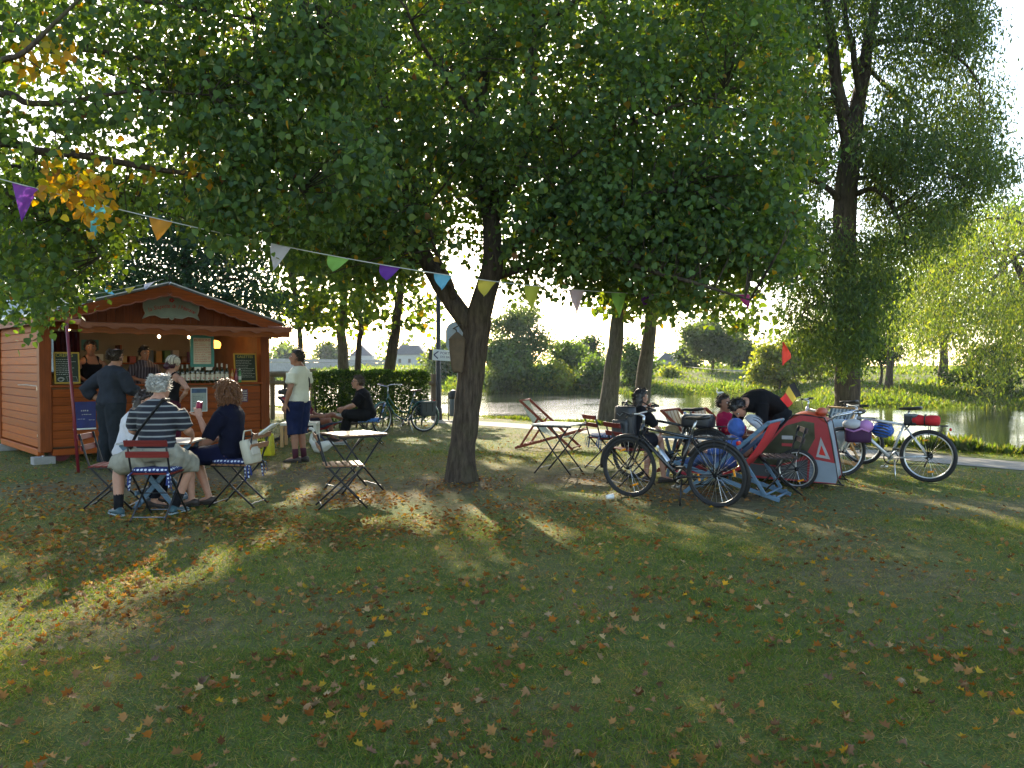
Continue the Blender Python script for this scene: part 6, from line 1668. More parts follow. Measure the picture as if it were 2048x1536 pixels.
def make_hair(T, hair, J, hd, M, s):
    kind, m_ = hair[0], hair[1]; rg = random.Random(sum(map(ord, T.name)))
    rx, ry, rz = .112 * s, .090 * s, .118 * s
    if kind in ('short', 'bald_top', 'crop', 'long', 'bob', 'bun'):
        n, k = 26, 18; v = []; f = []
        for j in range(k + 1):
            t = math.pi * j / k
            for i in range(n):
                a = 2 * math.pi * i / n; dx, dy, dz = math.sin(t) * math.cos(a), math.sin(t) * math.sin(a), math.cos(t)
                face = (dx > .25 and dz < .60 - .5 * (1 - dx)) or (dz < -.05 and dx > .05)
                low = dz < (-.74 if kind in ('short', 'crop', 'bald_top') else -.97)
                rr = 1.0 + .06 * noise.noise((dx * 4 + 3, dy * 4, dz * 4))
                if kind == 'crop': rr *= .965
                if face or low: rr = .62
                if kind == 'bald_top' and dz > .80 and dx < .2: rr = .84
                v.append(hd((-.008 * s + rx * dx * rr, ry * dy * rr, .012 * s + rz * dz * rr)))
        for j in range(k):
            for i in range(n): f.append((j * n + i, (j + 1) * n + i, (j + 1) * n + (i + 1) % n, j * n + (i + 1) % n))
        h = MB().add(v, f)
        if kind == 'long': h.loft([ring(hd((-.045 * s, 0, z * s)), M @ V((1, 0, 0)), M @ V((0, 1, 0)), rx_ * s, ry_ * s, 14) for z, rx_, ry_ in ((.05, .07, .085), (-.05, .07, .092), (-.14, .055, .09), (-.22, .035, .07), (-.26, .015, .04))])
        if kind == 'bob': h.loft([ring(hd((-.03 * s, 0, z * s)), M @ V((1, 0, 0)), M @ V((0, 1, 0)), rx_ * s, ry_ * s, 14) for z, rx_, ry_ in ((.06, .075, .085), (-.04, .078, .095), (-.10, .07, .098), (-.14, .045, .08))])
        if kind == 'bun': h.ell(hd((-.12 * s, 0, -.05 * s)), (.045 * s, .05 * s, .06 * s), 12, 8)
        me = remesh(h, .009, 1, .006, 45, [m_]); place('hair', me, T)
    tufts = MB(); nt_ = {'short': 420, 'bald_top': 650, 'crop': 300, 'long': 260, 'bob': 260, 'curly': 620, 'bun': 120}[kind]
    for _ in range(nt_):
        while True:
            d = V((rg.gauss(0, 1), rg.gauss(0, 1), rg.gauss(0, 1))).normalized()
            if kind == 'curly':
                if d.x > .45 and d.z < .45: continue
                if d.z < -.92: continue
            else:
                if d.x > .3 and d.z < .6: continue
                if d.z < -.5: continue
                if kind == 'bald_top' and d.z > .70: continue
            break
        if kind == 'curly':
            b_ = hd((-.015 * s + rx * d.x, ry * d.y * 1.05, .01 * s + rz * d.z)); o = M @ d; l_ = rg.uniform(.03, .075); sx, u, _d = basis(o)
            ph = rg.uniform(0, 6); drop = V((0, 0, -.035)); pts = [b_ + o * l_ * t - drop * 0 + V((0, 0, -.05 * t * t)) + (sx * math.cos(ph + t * 8) + u * math.sin(ph + t * 8)) * .014 for t in (0, .2, .4, .6, .8, 1)]
            tufts.tube(pts, [.006, .0075, .007, .006, .005, .003], 4)
        else:
            b_ = hd((-.008 * s + rx * d.x * .98, ry * d.y * .98, .012 * s + rz * d.z * .98)); o = M @ (d + V((-.5, 0, -.35 if kind != 'bald_top' else .15)) * .7); o.normalize()
            l_ = rg.uniform(.018, .035) * (1.0 if kind != 'bald_top' else 1.25); q = b_ + o * l_ + V((rg.gauss(0, .004), rg.gauss(0, .004), rg.gauss(0, .004)))
            tufts.tube([b_, b_.lerp(q, .6), q], [.0035, .0028, .0006], 3)
    if nt_: tufts.build('hair_strands', m_, T, smooth=True)['kind'] = 'stuff'
    if kind == 'curly':
        h = MB(); h.ell(hd((-.02 * s, 0, .015 * s)), (rx * 1.02, ry * 1.12, rz * 1.0), 18, 12, M); h.ell(hd((-.045 * s, 0, -.06 * s)), (.075 * s, .10 * s, .09 * s), 16, 10, M)
        v = []
        me = remesh(h, .012, 1, .02, 40, [m_]); place('hair', me, T)
hair_dk = mat('dark_brown_hair', (.022, .014, .010), .5, var=.3, scale=40); hair_bl = mat('black_hair', (.010, .008, .008), .42, var=.3, scale=40)
hair_gr = mat('grey_hair', (.46, .45, .42), .6, var=.25, scale=40); hair_au = mat('auburn_hair', (.14, .055, .018), .45, var=.35, scale=40); hair_pu = mat('plum_hair', (.045, .010, .022), .45, var=.3, scale=40)
hair_br = mat('brown_hair', (.055, .034, .020), .5, var=.3, scale=40)
navy_st = stripemat('striped_polo', (.007, .009, .017), (.20, .21, .21), 17, 2, .26)
shorts_beige = cloth('beige_shorts_cloth', (.27, .26, .21)); shirt_blue = cloth('slate_blue_shirt', (.022, .027, .037)); trous = cloth('slate_trousers', (.017, .022, .028))
blacktee = cloth('black_tee', (.008, .008, .010)); whitetee = cloth('pale_tee', (.60, .60, .50), var=.06); navyshort = cloth('navy_shorts_cloth', (.011, .017, .055)); whitebl = cloth('white_blouse', (.55, .55, .58), var=.05)
navytop = cloth('navy_cardigan', (.005, .006, .017)); navyskirt = cloth('navy_skirt', (.006, .008, .030)); crimson = cloth('crimson_polo', (.36, .012, .06)); jeans = cloth('blue_jeans', (.05, .09, .18)); hoodblue = cloth('blue_hood', (.045, .10, .30))
plaid = stripemat('plaid_shirt', (.030, .020, .030), (.14, .12, .14), 22, 1, .3)
sh_trainer = (mat('teal_trainer', (.025, .07, .085), .6), mat('pale_sole', (.42, .48, .48), .7), cloth('black_sock', (.010, .010, .012)))
sh_brown = (mat('brown_leather', (.040, .028, .022), .55), mat('dark_sole', (.03, .025, .02), .8), None)
sh_boot = (MATS['brown_leather'], MATS['dark_sole'], cloth('maroon_sock', (.07, .02, .03)))
sh_grey = (mat('grey_canvas_shoe', (.30, .31, .29), .8), mat('white_sole', (.5, .5, .46), .7), None)

# --- seated man in striped polo (back to the camera)
J = fig(1.82, 'sit', seat=.52, lean=.06, face=(1, -.25, -.02), KL=(.20, .46, .50), AL=(.14, .44, .085), KR=(.34, -.20, .50), AR=(.26, -.08, .085), TL=(.7, .7, 0), TR=(1, -.2, 0),
        EL=(.10, .275, .86), ER=(.10, -.275, .86), WL=(.34, .22, .80), WR=(.34, -.22, .80))
J['shw'] = 1.04
build_person('grey-haired man in navy striped polo and beige shorts, seated with his back turned', Vector((-3.50, 7.84, 0)), R(90), J, sk_fair, ('bald_top', hair_gr),
             [('shirt', navy_st, dict(sleeve=.42, lo=-.06, inf=.016, sinf=.010, collar=True, disp=.010)), ('legs', shorts_beige, dict(len=.54, linf=.028, hi=.20, disp=.014, inf=.018))], sh_trainer, bw=1.05, belly=.03)
# strap of a shoulder bag across his back
q = MB(); q.tube([Vector((-3.50, 7.84, 0)) + Matrix.Rotation(R(90), 3, 'Z') @ V(p) for p in [(.10, -.10, 1.16), (-.06, -.10, 1.17), (-.155, -.02, 1.02), (-.165, .10, .86), (-.12, .19, .72), (.02, .22, .66)]], .022, 6, flat=.25, up=(1, 0, 0))
ST = thing('shoulder_strap', 'black bag strap across the back of the striped polo', 'strap', (-3.50, 7.84, .6)); o = q.build('strap', blackm, ST, smooth=True); o.location = (3.50, -7.84, -.6)
o2 = MB().box((-3.76, 8.0, .66), (.10, .16, .12), ch=.02).build('pouch', blackm, ST); o2.location = (3.50, -7.84, -.6)
# --- person in white at the table's left
J = fig(1.62, 'sit', seat=.46, lean=.14, face=(1, .1, -.35), KL=(.36, .12, .50), AL=(.30, .12, .085), KR=(.36, -.12, .50), AR=(.32, -.12, .085))
build_person('person in white blouse with dark hair hidden behind the man in the striped polo', Vector((-4.10, 8.50, 0)), R(4), J, sk_fair, ('long', hair_dk),
             [('shirt', whitebl, dict(sleeve=.8, lo=-.12, inf=.03, sinf=.02, disp=.016)), ('legs', cloth('dark_trousers', (.012, .012, .018)), dict(len=.97, name='trousers'))], sh_brown, bw=1.02)
# --- curly woman with can
J = fig(1.68, 'sit', seat=.47, lean=.05, face=(1, .05, .0), KL=(.46, .07, .52), AL=(.42, .10, .085), KR=(.47, -.08, .53), AR=(.30, -.05, .085), TL=(1, 0, -.1), TR=(1, .1, -.1),
        EL=(.17, .22, .75), WL=(.275, .20, .965), ER=(.05, -.24, .76), WR=(.30, -.12, .68), hdL=(.3, -.15, 1), pnL=(.6, -.8, 0))
J['gripL'] = V((1.25, 0, 0)); J['C'] = V((.04, 0, 1.06))
build_person('curly auburn-haired woman in navy sitting in profile, raising a drink can', Vector((-2.99, 8.56, 0)), R(174), J, sk_fair, ('curly', hair_au),
             [('shirt', navytop, dict(sleeve=.56, lo=-.10, inf=.018, sinf=.012, disp=.01, name='cardigan')), ('skirt', navyskirt, dict(len=1.02))], sh_brown, bw=1.02, bust=.035)
cw = Vector((-2.99, 8.56, 0)) + Matrix.Rotation(R(174), 3, 'Z') @ V((.31, .15, 1.065))
CAN = thing('drink_can', 'dark red drink can held up by the curly-haired woman', 'can', cw - V((0, 0, .06))); CAN.rotation_euler = (0, R(-8), R(174))
MB().lathe([(.026, 0), (.032, .008), (.033, .02), (.033, .10), (.031, .112), (.027, .12), (.025, .117)], 18).build('body', mat('can_red', (.20, .015, .05), .3, metal=.5, var=.3, scale=14), CAN, smooth=True, sharp=50)
MB().lathe([(.0265, .1185), (.0272, .121), (.0255, .1215)], 18).build('lid', steel, CAN)
# --- man in slate blue at the counter
J = fig(1.80, 'stand', face=(1, .1, -.08), C=(.05, 0, 1.46), EL=(-.14, .40, 1.15), WL=(.02, .22, .98), hdL=(.6, -.7, -.2), pnL=(-.3, -.6, -.6), ER=(.10, -.30, 1.16), WR=(.30, -.22, 1.12), KL=(.02, .12, .52), KR=(.0, -.11, .52), AL=(-.03, .15, .085), AR=(.02, -.13, .085))
J['shw'] = 1.0
mp = G(213, 940)
build_person('broad man in loose slate-blue shirt and trousers at the kiosk counter, hand on hip', mp + V((.05, .05, 0)), R(62), J, sk_fair, ('bald_top', hair_br),
             [('shirt', shirt_blue, dict(sleeve=.80, lo=-.12, inf=.028, sinf=.012, disp=.016, ds=8)), ('legs', trous, dict(len=.98, linf=.03, name='trousers', disp=.012))], sh_brown, bw=1.14, belly=.03)
# --- woman in black tank top with head scarf
J = fig(1.70, 'stand', face=(1, -.25, -.08), ER=(-.05, -.40, 1.14), WR=(.03, -.20, 1.00), hdR=(.6, .7, -.2), pnR=(-.2, .8, 0), EL=(.12, .26, 1.12), WL=(.34, .14, 1.16), C=(.05, 0, 1.38))
wp = AT(338, 800, 12.35); wp.z = 0
Wn = build_person('woman in black tank top and white headscarf leaning at the counter, hand on hip', wp, R(72), J, sk_fair, ('bun', hair_pu),
                  [('tank', blacktee, dict(lo=-.06)), ('legs', cloth('plum_trousers', (.06, .010, .022)), dict(len=.98, name='trousers'))], sh_brown, bw=.96, bust=.03)
M = head_frame(J); hc = J['Hd']; q = MB(); q.ell(hc + M @ V((-.012, 0, .035)), (.116, .096, .100), 20, 12, M)
me = remesh(q, .010, 1, .006, 25, [stripemat('scarf_cloth', (.50, .46, .38), (.10, .08, .07), 28, 1, .22)]); me.name = 'headscarf'; place('headscarf', me, Wn)
# --- sellers inside
def hutp(x, y, z=.26): return HO + Matrix.Rotation(HR, 3, 'Z') @ V((x, y, z))
J = fig(1.70, 'stand', face=(1, -.2, -.15), EL=(.05, .27, 1.10), WL=(.24, .20, .98), ER=(.08, -.26, 1.10), WR=(.26, -.15, 1.0))
build_person('seller in black vest top behind the left of the counter', hutp(.92, .75), HR + R(-90), J, sk_tan, ('short', hair_bl), [('tank', blacktee, dict(lo=-.06)), ('legs', trous, dict(len=.97, name='trousers'))], sh_brown, bust=.02, voxel=.013)
J = fig(1.62, 'stand', face=(1, .25, -.2), EL=(.06, .25, 1.05), WL=(.26, .12, .98), ER=(.06, -.25, 1.05), WR=(.26, -.12, 1.0))
build_person('seller in dark plaid shirt behind the middle of the counter', hutp(1.78, .80), HR + R(-96), J, sk_tan, ('short', hair_bl), [('shirt', plaid, dict(sleeve=.45, lo=-.1)), ('legs', trous, dict(len=.97, name='trousers'))], sh_brown, bust=.03, voxel=.013)
# --- standing man in pale T-shirt
J = fig(1.80, 'stand', face=(.85, .45, .06), C=(-.02, 0, 1.46), EL=(-.02, .24, 1.16), WL=(.06, .25, .92), ER=(-.02, -.235, 1.16), WR=(.10, -.23, .95), KL=(.03, .08, .52), AL=(.0, .09, .085), KR=(.02, -.08, .52), AR=(-.03, -.09, .085), TL=(1, .1, 0), TR=(1, -.1, 0))
sp_ = G(598, 924)
build_person('standing man in pale T-shirt and navy knee shorts looking away to the left', sp_, R(160), J, sk_tan, ('crop', hair_dk),
             [('shirt', whitetee, dict(sleeve=.34, lo=-.10, inf=.022, sinf=.016, disp=.012)), ('legs', navyshort, dict(len=.60, linf=.04, hi=.1, disp=.012))], sh_boot)
def onp(p, rz, v): return Vector(p) + Matrix.Rotation(rz, 3, 'Z') @ V(v)
CA = thing('camera_on_strap', 'black camera hanging on a strap at the standing man\'s chest', 'camera', onp(sp_, R(160), (.20, .05, 1.10)), R(160))
MB().box((0, 0, 0), (.07, .13, .09), ch=.01).build('camera_body', blackm, CA); MB().tube([(.03, 0, -.005), (.12, 0, -.01)], [.034, .038], 14).build('lens', dkmetal, CA, smooth=True, sharp=40)
q = MB(); q.tube([V(p) - V((.20, .05, 1.10)) for p in [(.18, .10, 1.14), (.12, .12, 1.30), (.02, .10, 1.475), (-.10, .02, 1.44), (-.145, -.06, 1.30), (-.10, -.15, 1.18), (.06, -.15, 1.12), (.17, .0, 1.12)]], .019, 6, flat=.25, up=(1, 0, 0)); q.build('strap', blackm, CA, smooth=True)
# --- seated man in black holding his foot
J = fig(1.76, 'sit', seat=.46, lean=.16, face=(1, .2, .05), KL=(.40, .24, .60), AL=(.46, -.06, .60), TL=(.55, -.55, .1), KR=(.42, -.12, .52), AR=(.52, -.13, .085), TR=(1, -.1, 0),
        EL=(.28, .22, .76), WL=(.48, .06, .68), ER=(.30, -.20, .76), WR=(.50, -.08, .70))
J['downL'] = V((.5, .1, -.85)).normalized()
sb_ = G(735, 892) + Vector((.02, .12, 0))
build_person('man in black seated on the blue chair, one foot pulled onto his knee', sb_, R(186), J, sk_fair, ('short', hair_br),
             [('shirt', blacktee, dict(sleeve=.42, lo=-.04, inf=.018, sinf=.012)), ('legs', cloth('black_trousers', (.010, .010, .012)), dict(len=.97, name='trousers', linf=.02))], sh_grey, bw=1.10, belly=.035, glasses=True)
# --- person in the red deckchair behind, one bare leg stretched out
J = fig(1.68, 'sit', seat=.24, lean=-.22, face=(1, 0, .05), KL=(.42, .10, .52), AL=(.84, .02, .40), TL=(.9, .1, .15), KR=(.44, -.10, .42), AR=(.48, -.10, .085), EL=(.0, .26, .50), WL=(.22, .18, .50), ER=(.0, -.26, .5), WR=(.22, -.16, .5))
rd = G(598, 884) + Vector((.15, .35, 0))
build_person('person lounging in the red deckchair, bare leg stretched out behind the standing man', rd + Vector((.0, -.0, 0)), R(-8), J, sk_tan, ('long', hair_dk),
             [('shirt', cloth('maroon_top', (.10, .012, .02)), dict(sleeve=.35)), ('legs', cloth('dark_shorts', (.03, .02, .03)), dict(len=.34))], sh_brown, voxel=.013)
# --- person with backpack
J = fig(1.56, 'sit', seat=.45, lean=.12, face=(1, -.3, -.15), KL=(.42, .08, .54), AL=(.36, .06, .085), KR=(.44, -.10, .56), AR=(.46, -.14, .085), EL=(.30, .18, .70), WL=(.34, .03, .90), hdL=(.0, -.2, 1), ER=(.20, -.24, .72), WR=(.42, -.12, .66))
bp = G(1268, 972) + Vector((-.02, .1, 0))
build_person('dark-haired person in black with bare legs, seated with a backpack, hand at mouth', bp, R(40), J, sk_fair, ('long', hair_bl),
             [('shirt', blacktee, dict(sleeve=.4, lo=-.08)), ('legs', cloth('dark_shorts2', (.014, .014, .018)), dict(len=.34, linf=.03))], sh_brown, bw=.98)
PK = thing('backpack', 'black backpack on the back of the seated dark-haired person', 'backpack', onp(bp, R(40), (-.115, 0, .78)), R(40))
rounded_bag(MB(), (0, 0, 0), (.16, .30, .44), p=.6).build('body', MATS['black_nylon'], PK, smooth=True); rounded_bag(MB(), (-.10, 0, -.07), (.07, .25, .24), p=.6).build('front_pocket', mat('charcoal_nylon', (.03, .034, .038), .5), PK, smooth=True)
MB().tube([(0, -.05, .22), (-.02, -.03, .27), (-.02, .03, .27), (0, .05, .22)], .009, 6).build('grab_loop', blackm, PK)
for y in (-1, 1): MB().tube([(.09, y * .10, .2), (.17, y * .115, .28), (.30, y * .125, .22), (.30, y * .13, .0), (.12, y * .15, -.18)], .02, 6, flat=.3).build('shoulder_strap', blackm, PK, smooth=True)
MB().tube([(-.095, -.1, .12), (-.1, -.06, .15), (-.1, 0, .10), (-.1, .05, .13)], .006, 5).build('emblem', MATS['grey_nylon'], PK)
# --- man in crimson in the deckchair
J = fig(1.76, 'sit', seat=.26, lean=-.20, face=(1, -.35, .0), KL=(.50, .13, .52), AL=(.72, .14, .085), KR=(.50, -.13, .52), AR=(.74, -.14, .085), EL=(.05, .27, .56), WL=(.30, .16, .54), ER=(.05, -.27, .56), WR=(.30, -.14, .54))
build_person('man in crimson polo sitting back in a deckchair behind the table', Vector((3.14, 11.13, 0)), R(-35), J, sk_tan, ('crop', hair_dk), [('shirt', crimson, dict(sleeve=.45, collar=True)), ('legs', jeans, dict(len=.97, name='trousers'))], sh_grey)
# --- bending man in black
J = fig(1.80, 'stand', P=(-.10, 0, .93), C=(.42, 0, 1.02), face=(.30, .1, -.95), KL=(-.02, .12, .50), KR=(-.06, -.12, .50), AL=(-.10, .13, .085), AR=(-.10, -.13, .085), EL=(.40, .24, .72), WL=(.50, .16, .48), ER=(.40, -.24, .72), WR=(.48, -.12, .48), W=(0, 0, .10), up=(.8, 0, .6))
J['Hd'] = V((.60, .03, .965))
bm_ = Vector((3.42, 10.52, 0))
build_person('man in black T-shirt bending far over beside the red trailer', bm_, R(206), J, sk_fair, ('crop', hair_bl), [('shirt', blacktee, dict(sleeve=.45, lo=-.06, inf=.022)), ('legs', cloth('charcoal_trousers', (.014, .016, .020)), dict(len=.97, name='trousers'))], sh_grey, bw=1.06)
# --- child in the red deckchair
J = fig(1.15, 'sit', seat=.27, lean=-.10, face=(1, .2, -.1), KL=(.32, .08, .42), AL=(.52, .08, .26), KR=(.32, -.08, .42), AR=(.54, -.10, .24), TL=(1, 0, .3), TR=(1, 0, .3), EL=(.05, .18, .50), WL=(.22, .10, .48), ER=(.05, -.18, .5), WR=(.22, -.08, .48))
CH = build_person('small child in blue hood and red shoes in the red deckchair', dc + fdir * .0 + Vector((0, 0, .02)), heading(fdir), J, sk_fair, ('short', hair_br), [('shirt', hoodblue, dict(sleeve=.9, lo=-.1)), ('legs', cloth('blue_leggings', (.06, .10, .22)), dict(len=.97, name='trousers'))], (mat('red_shoe', (.36, .02, .05), .6), mat('dark_sole', (.03, .03, .03), .8), None), bw=1.0, voxel=.009)
M = head_frame(J); hc = J['Hd']; q = MB(); q.ell(hc + M @ V((-.012, 0, .016)), (.098, .088, .105), 20, 12, M); q.ell(hc + M @ V((-.03, 0, -.05)), (.07, .075, .06), 16, 10, M)
me = remesh(q, .008, 1, .006, 25, [hoodblue]); me.name = 'hood'; place('hood', me, CH)
# ================================================================ hedge, fence, posts and signs
rg = np.random.default_rng(77)
h0, h1 = G(632, 858), G(846, 850)
hd_ = (h1 - h0); hl = hd_.length; hr_ = heading(hd_); HH = 1.36; HT_ = .75
HG = thing('clipped_hedge', 'clipped box-shaped green hedge behind the man in black', 'hedge', (h0 + h1) / 2, hr_)
n = 15000
face = rg.choice(4, n, p=[.5, .2, .2, .1]); x = rg.uniform(-hl / 2, hl / 2, n); y = rg.uniform(-HT_ / 2, HT_ / 2, n); z = rg.uniform(.12, HH, n)
dj = np.abs(rg.normal(0, .05, n))
y = np.where(face == 0, -HT_ / 2 + dj, np.where(face == 2, HT_ / 2 - dj, y)); z = np.where(face == 1, HH - dj * .8 + .03 * np.sin(x * 6), z); x = np.where(face == 3, np.sign(x) * (hl / 2 - dj), x)
z = z + .02 * np.sin(x * 5.1 + y * 7)
keep = ~((z < .55) & (rg.uniform(size=n) < .45))
P = np.stack([x, y, z], 1)[keep]; P2 = np.stack([rg.uniform(-hl / 2, hl / 2, 5000), rg.uniform(-.3, .3, 5000), rg.uniform(.3, HH - .1, 5000)], 1); P = np.concatenate([P, P2]); N = len(P)
o = leaf_cloud('foliage', P, rg.uniform(.045, .075, N), palette(N, [(.030, .065, .016), (.042, .088, .018), (.022, .05, .014), (.075, .12, .025)], [3, 3, 2, 1], rg), leafM, HG, 'kite', -.1, 78)
q = MB()
for k in range(16):
    x = -hl / 2 + hl * (k + .5) / 16 + random.uniform(-.08, .08)
    q.tube([(x, 0, -.02), (x + random.uniform(-.1, .1), random.uniform(-.1, .1), .5), (x + random.uniform(-.2, .2), random.uniform(-.2, .2), 1.1)], [.025, .018, .008], 5)
q.build('stems', bark, HG)
oldwood = woodmat('weathered_round_wood', (.20, .15, .10), .8, .3, 'z', .1)
FE = thing('post_rail_fence', 'weathered round post-and-rail fence running behind the hedge', 'fence', G(620, 850))
fo_ = FE.location.copy()
posts = [AT(545, 800, 22.6), AT(572, 800, 22.7), AT(626, 800, 22.4), AT(868, 800, 22.4)]
for k, p in enumerate(posts):
    p.z = 0; tz = [1.30, 1.22, 1.42, 1.28][k]
    MB().tube([p - fo_ + Vector((0, 0, -.05)), p - fo_ + Vector((0, 0, tz))], .085 if k > 1 else .07, 10).build('post', oldwood, FE, smooth=True, sharp=40)
for a, b_, z in ((AT(430, 800, 22.4), posts[2], 1.26), (AT(430, 800, 22.4), posts[2], 1.02), (posts[2], posts[3], 1.02)):
    a = Vector((a.x, a.y - .1, z)); b2 = Vector((b_.x, b_.y - .1, z)); MB().tube([a - fo_, a.lerp(b2, .5) - fo_ + Vector((0, 0, .012)), b2 - fo_], .065 if z > 1.1 else .055, 9).build('rail', oldwood, FE, smooth=True)
# lamp post with arrow sign
lp = AT(877, 838, 22.2); lp.z = 0
LP = thing('lamp_post', 'slim black post left of the middle tree carrying the arrow sign', 'post', lp)
MB().tube([(0, 0, -.05), (0, 0, .4), (0, 0, 4.6)], [.085, .075, .06], 12).build('pole', mat('black_post_paint', (.018, .018, .020), .5), LP, smooth=True)
MB().lathe([(.10, 0), (.11, .03), (.10, .30), (.085, .34)], 14).build('foot', MATS['black_post_paint'], LP, smooth=True, sharp=40)
sg = MB().box((.30, -.10, 1.80), (1.15, .03, .30), ch=.004).build('arrow_sign', mat('pale_blue_sign', (.60, .66, .68), .5, var=.05), LP); sg.rotation_euler = (0, R(4), 0)
for p, q_ in (((-.24, 1.80), (-.12, 1.90)), ((-.24, 1.80), (-.12, 1.70))): MB().bar((p[0], -.118, p[1]), (q_[0], -.118, q_[1]), .004, .03).build('arrow_stroke', navyink, sg)
text('PORT', .10, navyink, sg, (.06, -.1165, 1.855), (R(90), 0, 0), ext=.001); text('DES BATEAUX', .082, navyink, sg, (.20, -.1165, 1.755), (R(90), 0, 0), ext=.001)
MB().box((.45, -.117, 1.675), (.40, .003, .018)).build('underline', navyink, sg); MB().box((.33, -.117, 1.86), (.012, .003, .14)).build('divider', navyink, sg)
MB().box((-.335, -.10, 1.80), (.10, .034, .30)).build('end_band', mat('dark_band', (.03, .03, .035), .6), sg)
MB().box((0, -.075, 1.80), (.16, .05, .06)).build('bracket', steel, LP)
# round sign seen from behind
rs = AT(917, 838, 21.8); rs.z = 0
RS = thing('road_sign', 'grey back of an oval road sign on a post beside the hanging sack', 'sign', rs)
greyb = mat('galvanised_grey', (.32, .37, .39), .5, metal=.3, var=.08)
poly = [(.29 * math.cos(a), .29 * math.sin(a) + (.14 if math.sin(a) > 0 else -.14)) for a in [2 * math.pi * i / 36 for i in range(36)]]
MB().prism(poly, (-.06, .02, 2.28), X3, Z3, Y3, .02).build('plate', greyb, RS); MB().tube([(-.0, -.03, -.05), (-.0, -.03, 2.8)], .03, 8).build('pole', greyb, RS, smooth=True)
for z in (2.1, 2.5): MB().box((-.04, .0, z), (.34, .03, .04)).build('clamp', greyb, RS)
# litter bin
lb = AT(908, 838, 22.0); lb.z = 0
LB = thing('litter_bin', 'dark tubular litter bin hidden left of the middle trunk', 'bin', lb)
MB().lathe([(.12, .12), (.13, .14), (.13, .66), (.12, .68)], 16).build('body', mat('bin_grey', (.10, .12, .13), .5), LB, smooth=True, sharp=40); MB().lathe([(.14, .60), (.145, .64), (.14, .76), (.10, .82), (.03, .84)], 16).build('hood', MATS['black_post_paint'], LB, smooth=True)
for x in (-.15, .15): MB().box((x, 0, .38), (.025, .04, .80)).build('upright', MATS['black_post_paint'], LB)
# hanging jute sack on the trunk
sk = AT(914, 690, 10.15); SK = thing('jute_sack', 'long tapering brown jute sack hung on a hook against the middle trunk', 'sack', sk)
q = MB(); rings = []
for z, w in ((.165, .012), (.15, .03), (.10, .085), (.075, .104), (.05, .102), (-.1, .095), (-.25, .080), (-.33, .066), (-.345, .05)):
    rings.append([Vector((w * math.cos(a) + .018 * (z < -.2) * (z + .2) * -3, w * .62 * math.sin(a), z + (.012 * math.sin(3 * a) if z < -.3 else 0))) for a in [2 * math.pi * i / 18 for i in range(18)]])
jute = mat('jute_cloth', (.10, .070, .042), .95, var=.2, scale=14, bump=.003, bscale=120)
q.loft(rings); o = q.build('sack', jute, SK, smooth=True)
for z, w in ((.07, .107), (-.02, .101)): MB().tube([(w * math.cos(a), w * .64 * math.sin(a), z) for a in [2 * math.pi * i / 20 for i in range(20)]], .004, 5, closed=True).build('seam', jute, SK)
MB().tube([(0, 0, .16), (-.015, .0, .20), (-.05, .03, .21), (-.01, .12, .24), (.10, .26, .30)], .008, 6).build('rope', mat('dark_rope', (.05, .04, .03), .9), SK)
# ================================================================ small things
def bottle(label, p, h=.26, r=.034, name='water_bottle', c=(.75, .85, .9), group='water bottles'):
    T = thing(name, label, 'bottle', p, 0, group)
    MB().lathe([(r * .9, 0), (r, .01), (r, h * .25), (r * .92, h * .3), (r, h * .36), (r, h * .62), (r * .5, h * .82), (r * .38, h * .86), (r * .38, h * .93)], 16).build('body', mat('clear_plastic', c, .12, var=.02, trans=.75, spec=.6), T, smooth=True)
    MB().lathe([(r * 1.02, h * .38), (r * 1.03, h * .39), (r * 1.03, h * .58), (r * 1.02, h * .59)], 16).build('label_band', mat('pale_blue_label', (.30, .48, .62), .6), T, smooth=True); MB().lathe([(r * .45, h * .91), (r * .45, h)], 12).build('cap', mat('blue_cap', (.05, .15, .4), .5), T)
    return T
bottle('water bottle standing on the low pale side table', G(598, 893) + Vector((.16, .02, .45)), .30, .042)
def glass_(label, p):
    T = thing('drinking_glass', label, 'glass', p, 0, 'glasses on the low blue table'); MB().lathe([(.028, 0), (.03, .004), (.035, .11), (.033, .11), (.027, .01)], 16).build('glass', MATS['window_glass'], T, smooth=True)
    return T
ltab = lambda x, y: Vector((2.42, 10.35, .597)) + Matrix.Rotation(R(-28), 3, 'Z') @ V((x, y, 0))
bottle('water bottle at the back of the low blue table', ltab(-.20, .05), .30, .040); glass_('left drinking glass on the low blue table', ltab(-.10, -.08)); glass_('right drinking glass on the low blue table', ltab(.02, -.02))
# straw hat on the low table
HTt = thing('straw_hat', 'beige straw hat on the low blue table beside the bare knees', 'hat', ltab(-.34, -.05))
MB().lathe([(.15, .0), (.16, .008), (.11, .02), (.095, .05), (.085, .10), (.05, .125), (.01, .13)], 22).build('crown', mat('straw', (.32, .24, .12), .9, var=.25, scale=30, bump=.002), HTt, smooth=True); MB().lathe([(.099, .03), (.1, .032), (.094, .052), (.093, .054)], 22).build('ribbon', blackm, HTt, smooth=True)
# white cup on the grass
CP = thing('paper_cup', 'small white cup lying on the grass left of the black bicycle', 'cup', G(1213, 1000)); CP.rotation_euler = (0, R(86), R(20)); CP.location.z = .032
MB().lathe([(.022, 0), (.024, .002), (.031, .08), (.029, .08), (.022, .006)], 14).build('cup', paper, CP, smooth=True); MB().lathe([(.032, .078), (.033, .081), (.031, .083)], 14).build('rim', paper, CP, smooth=True)
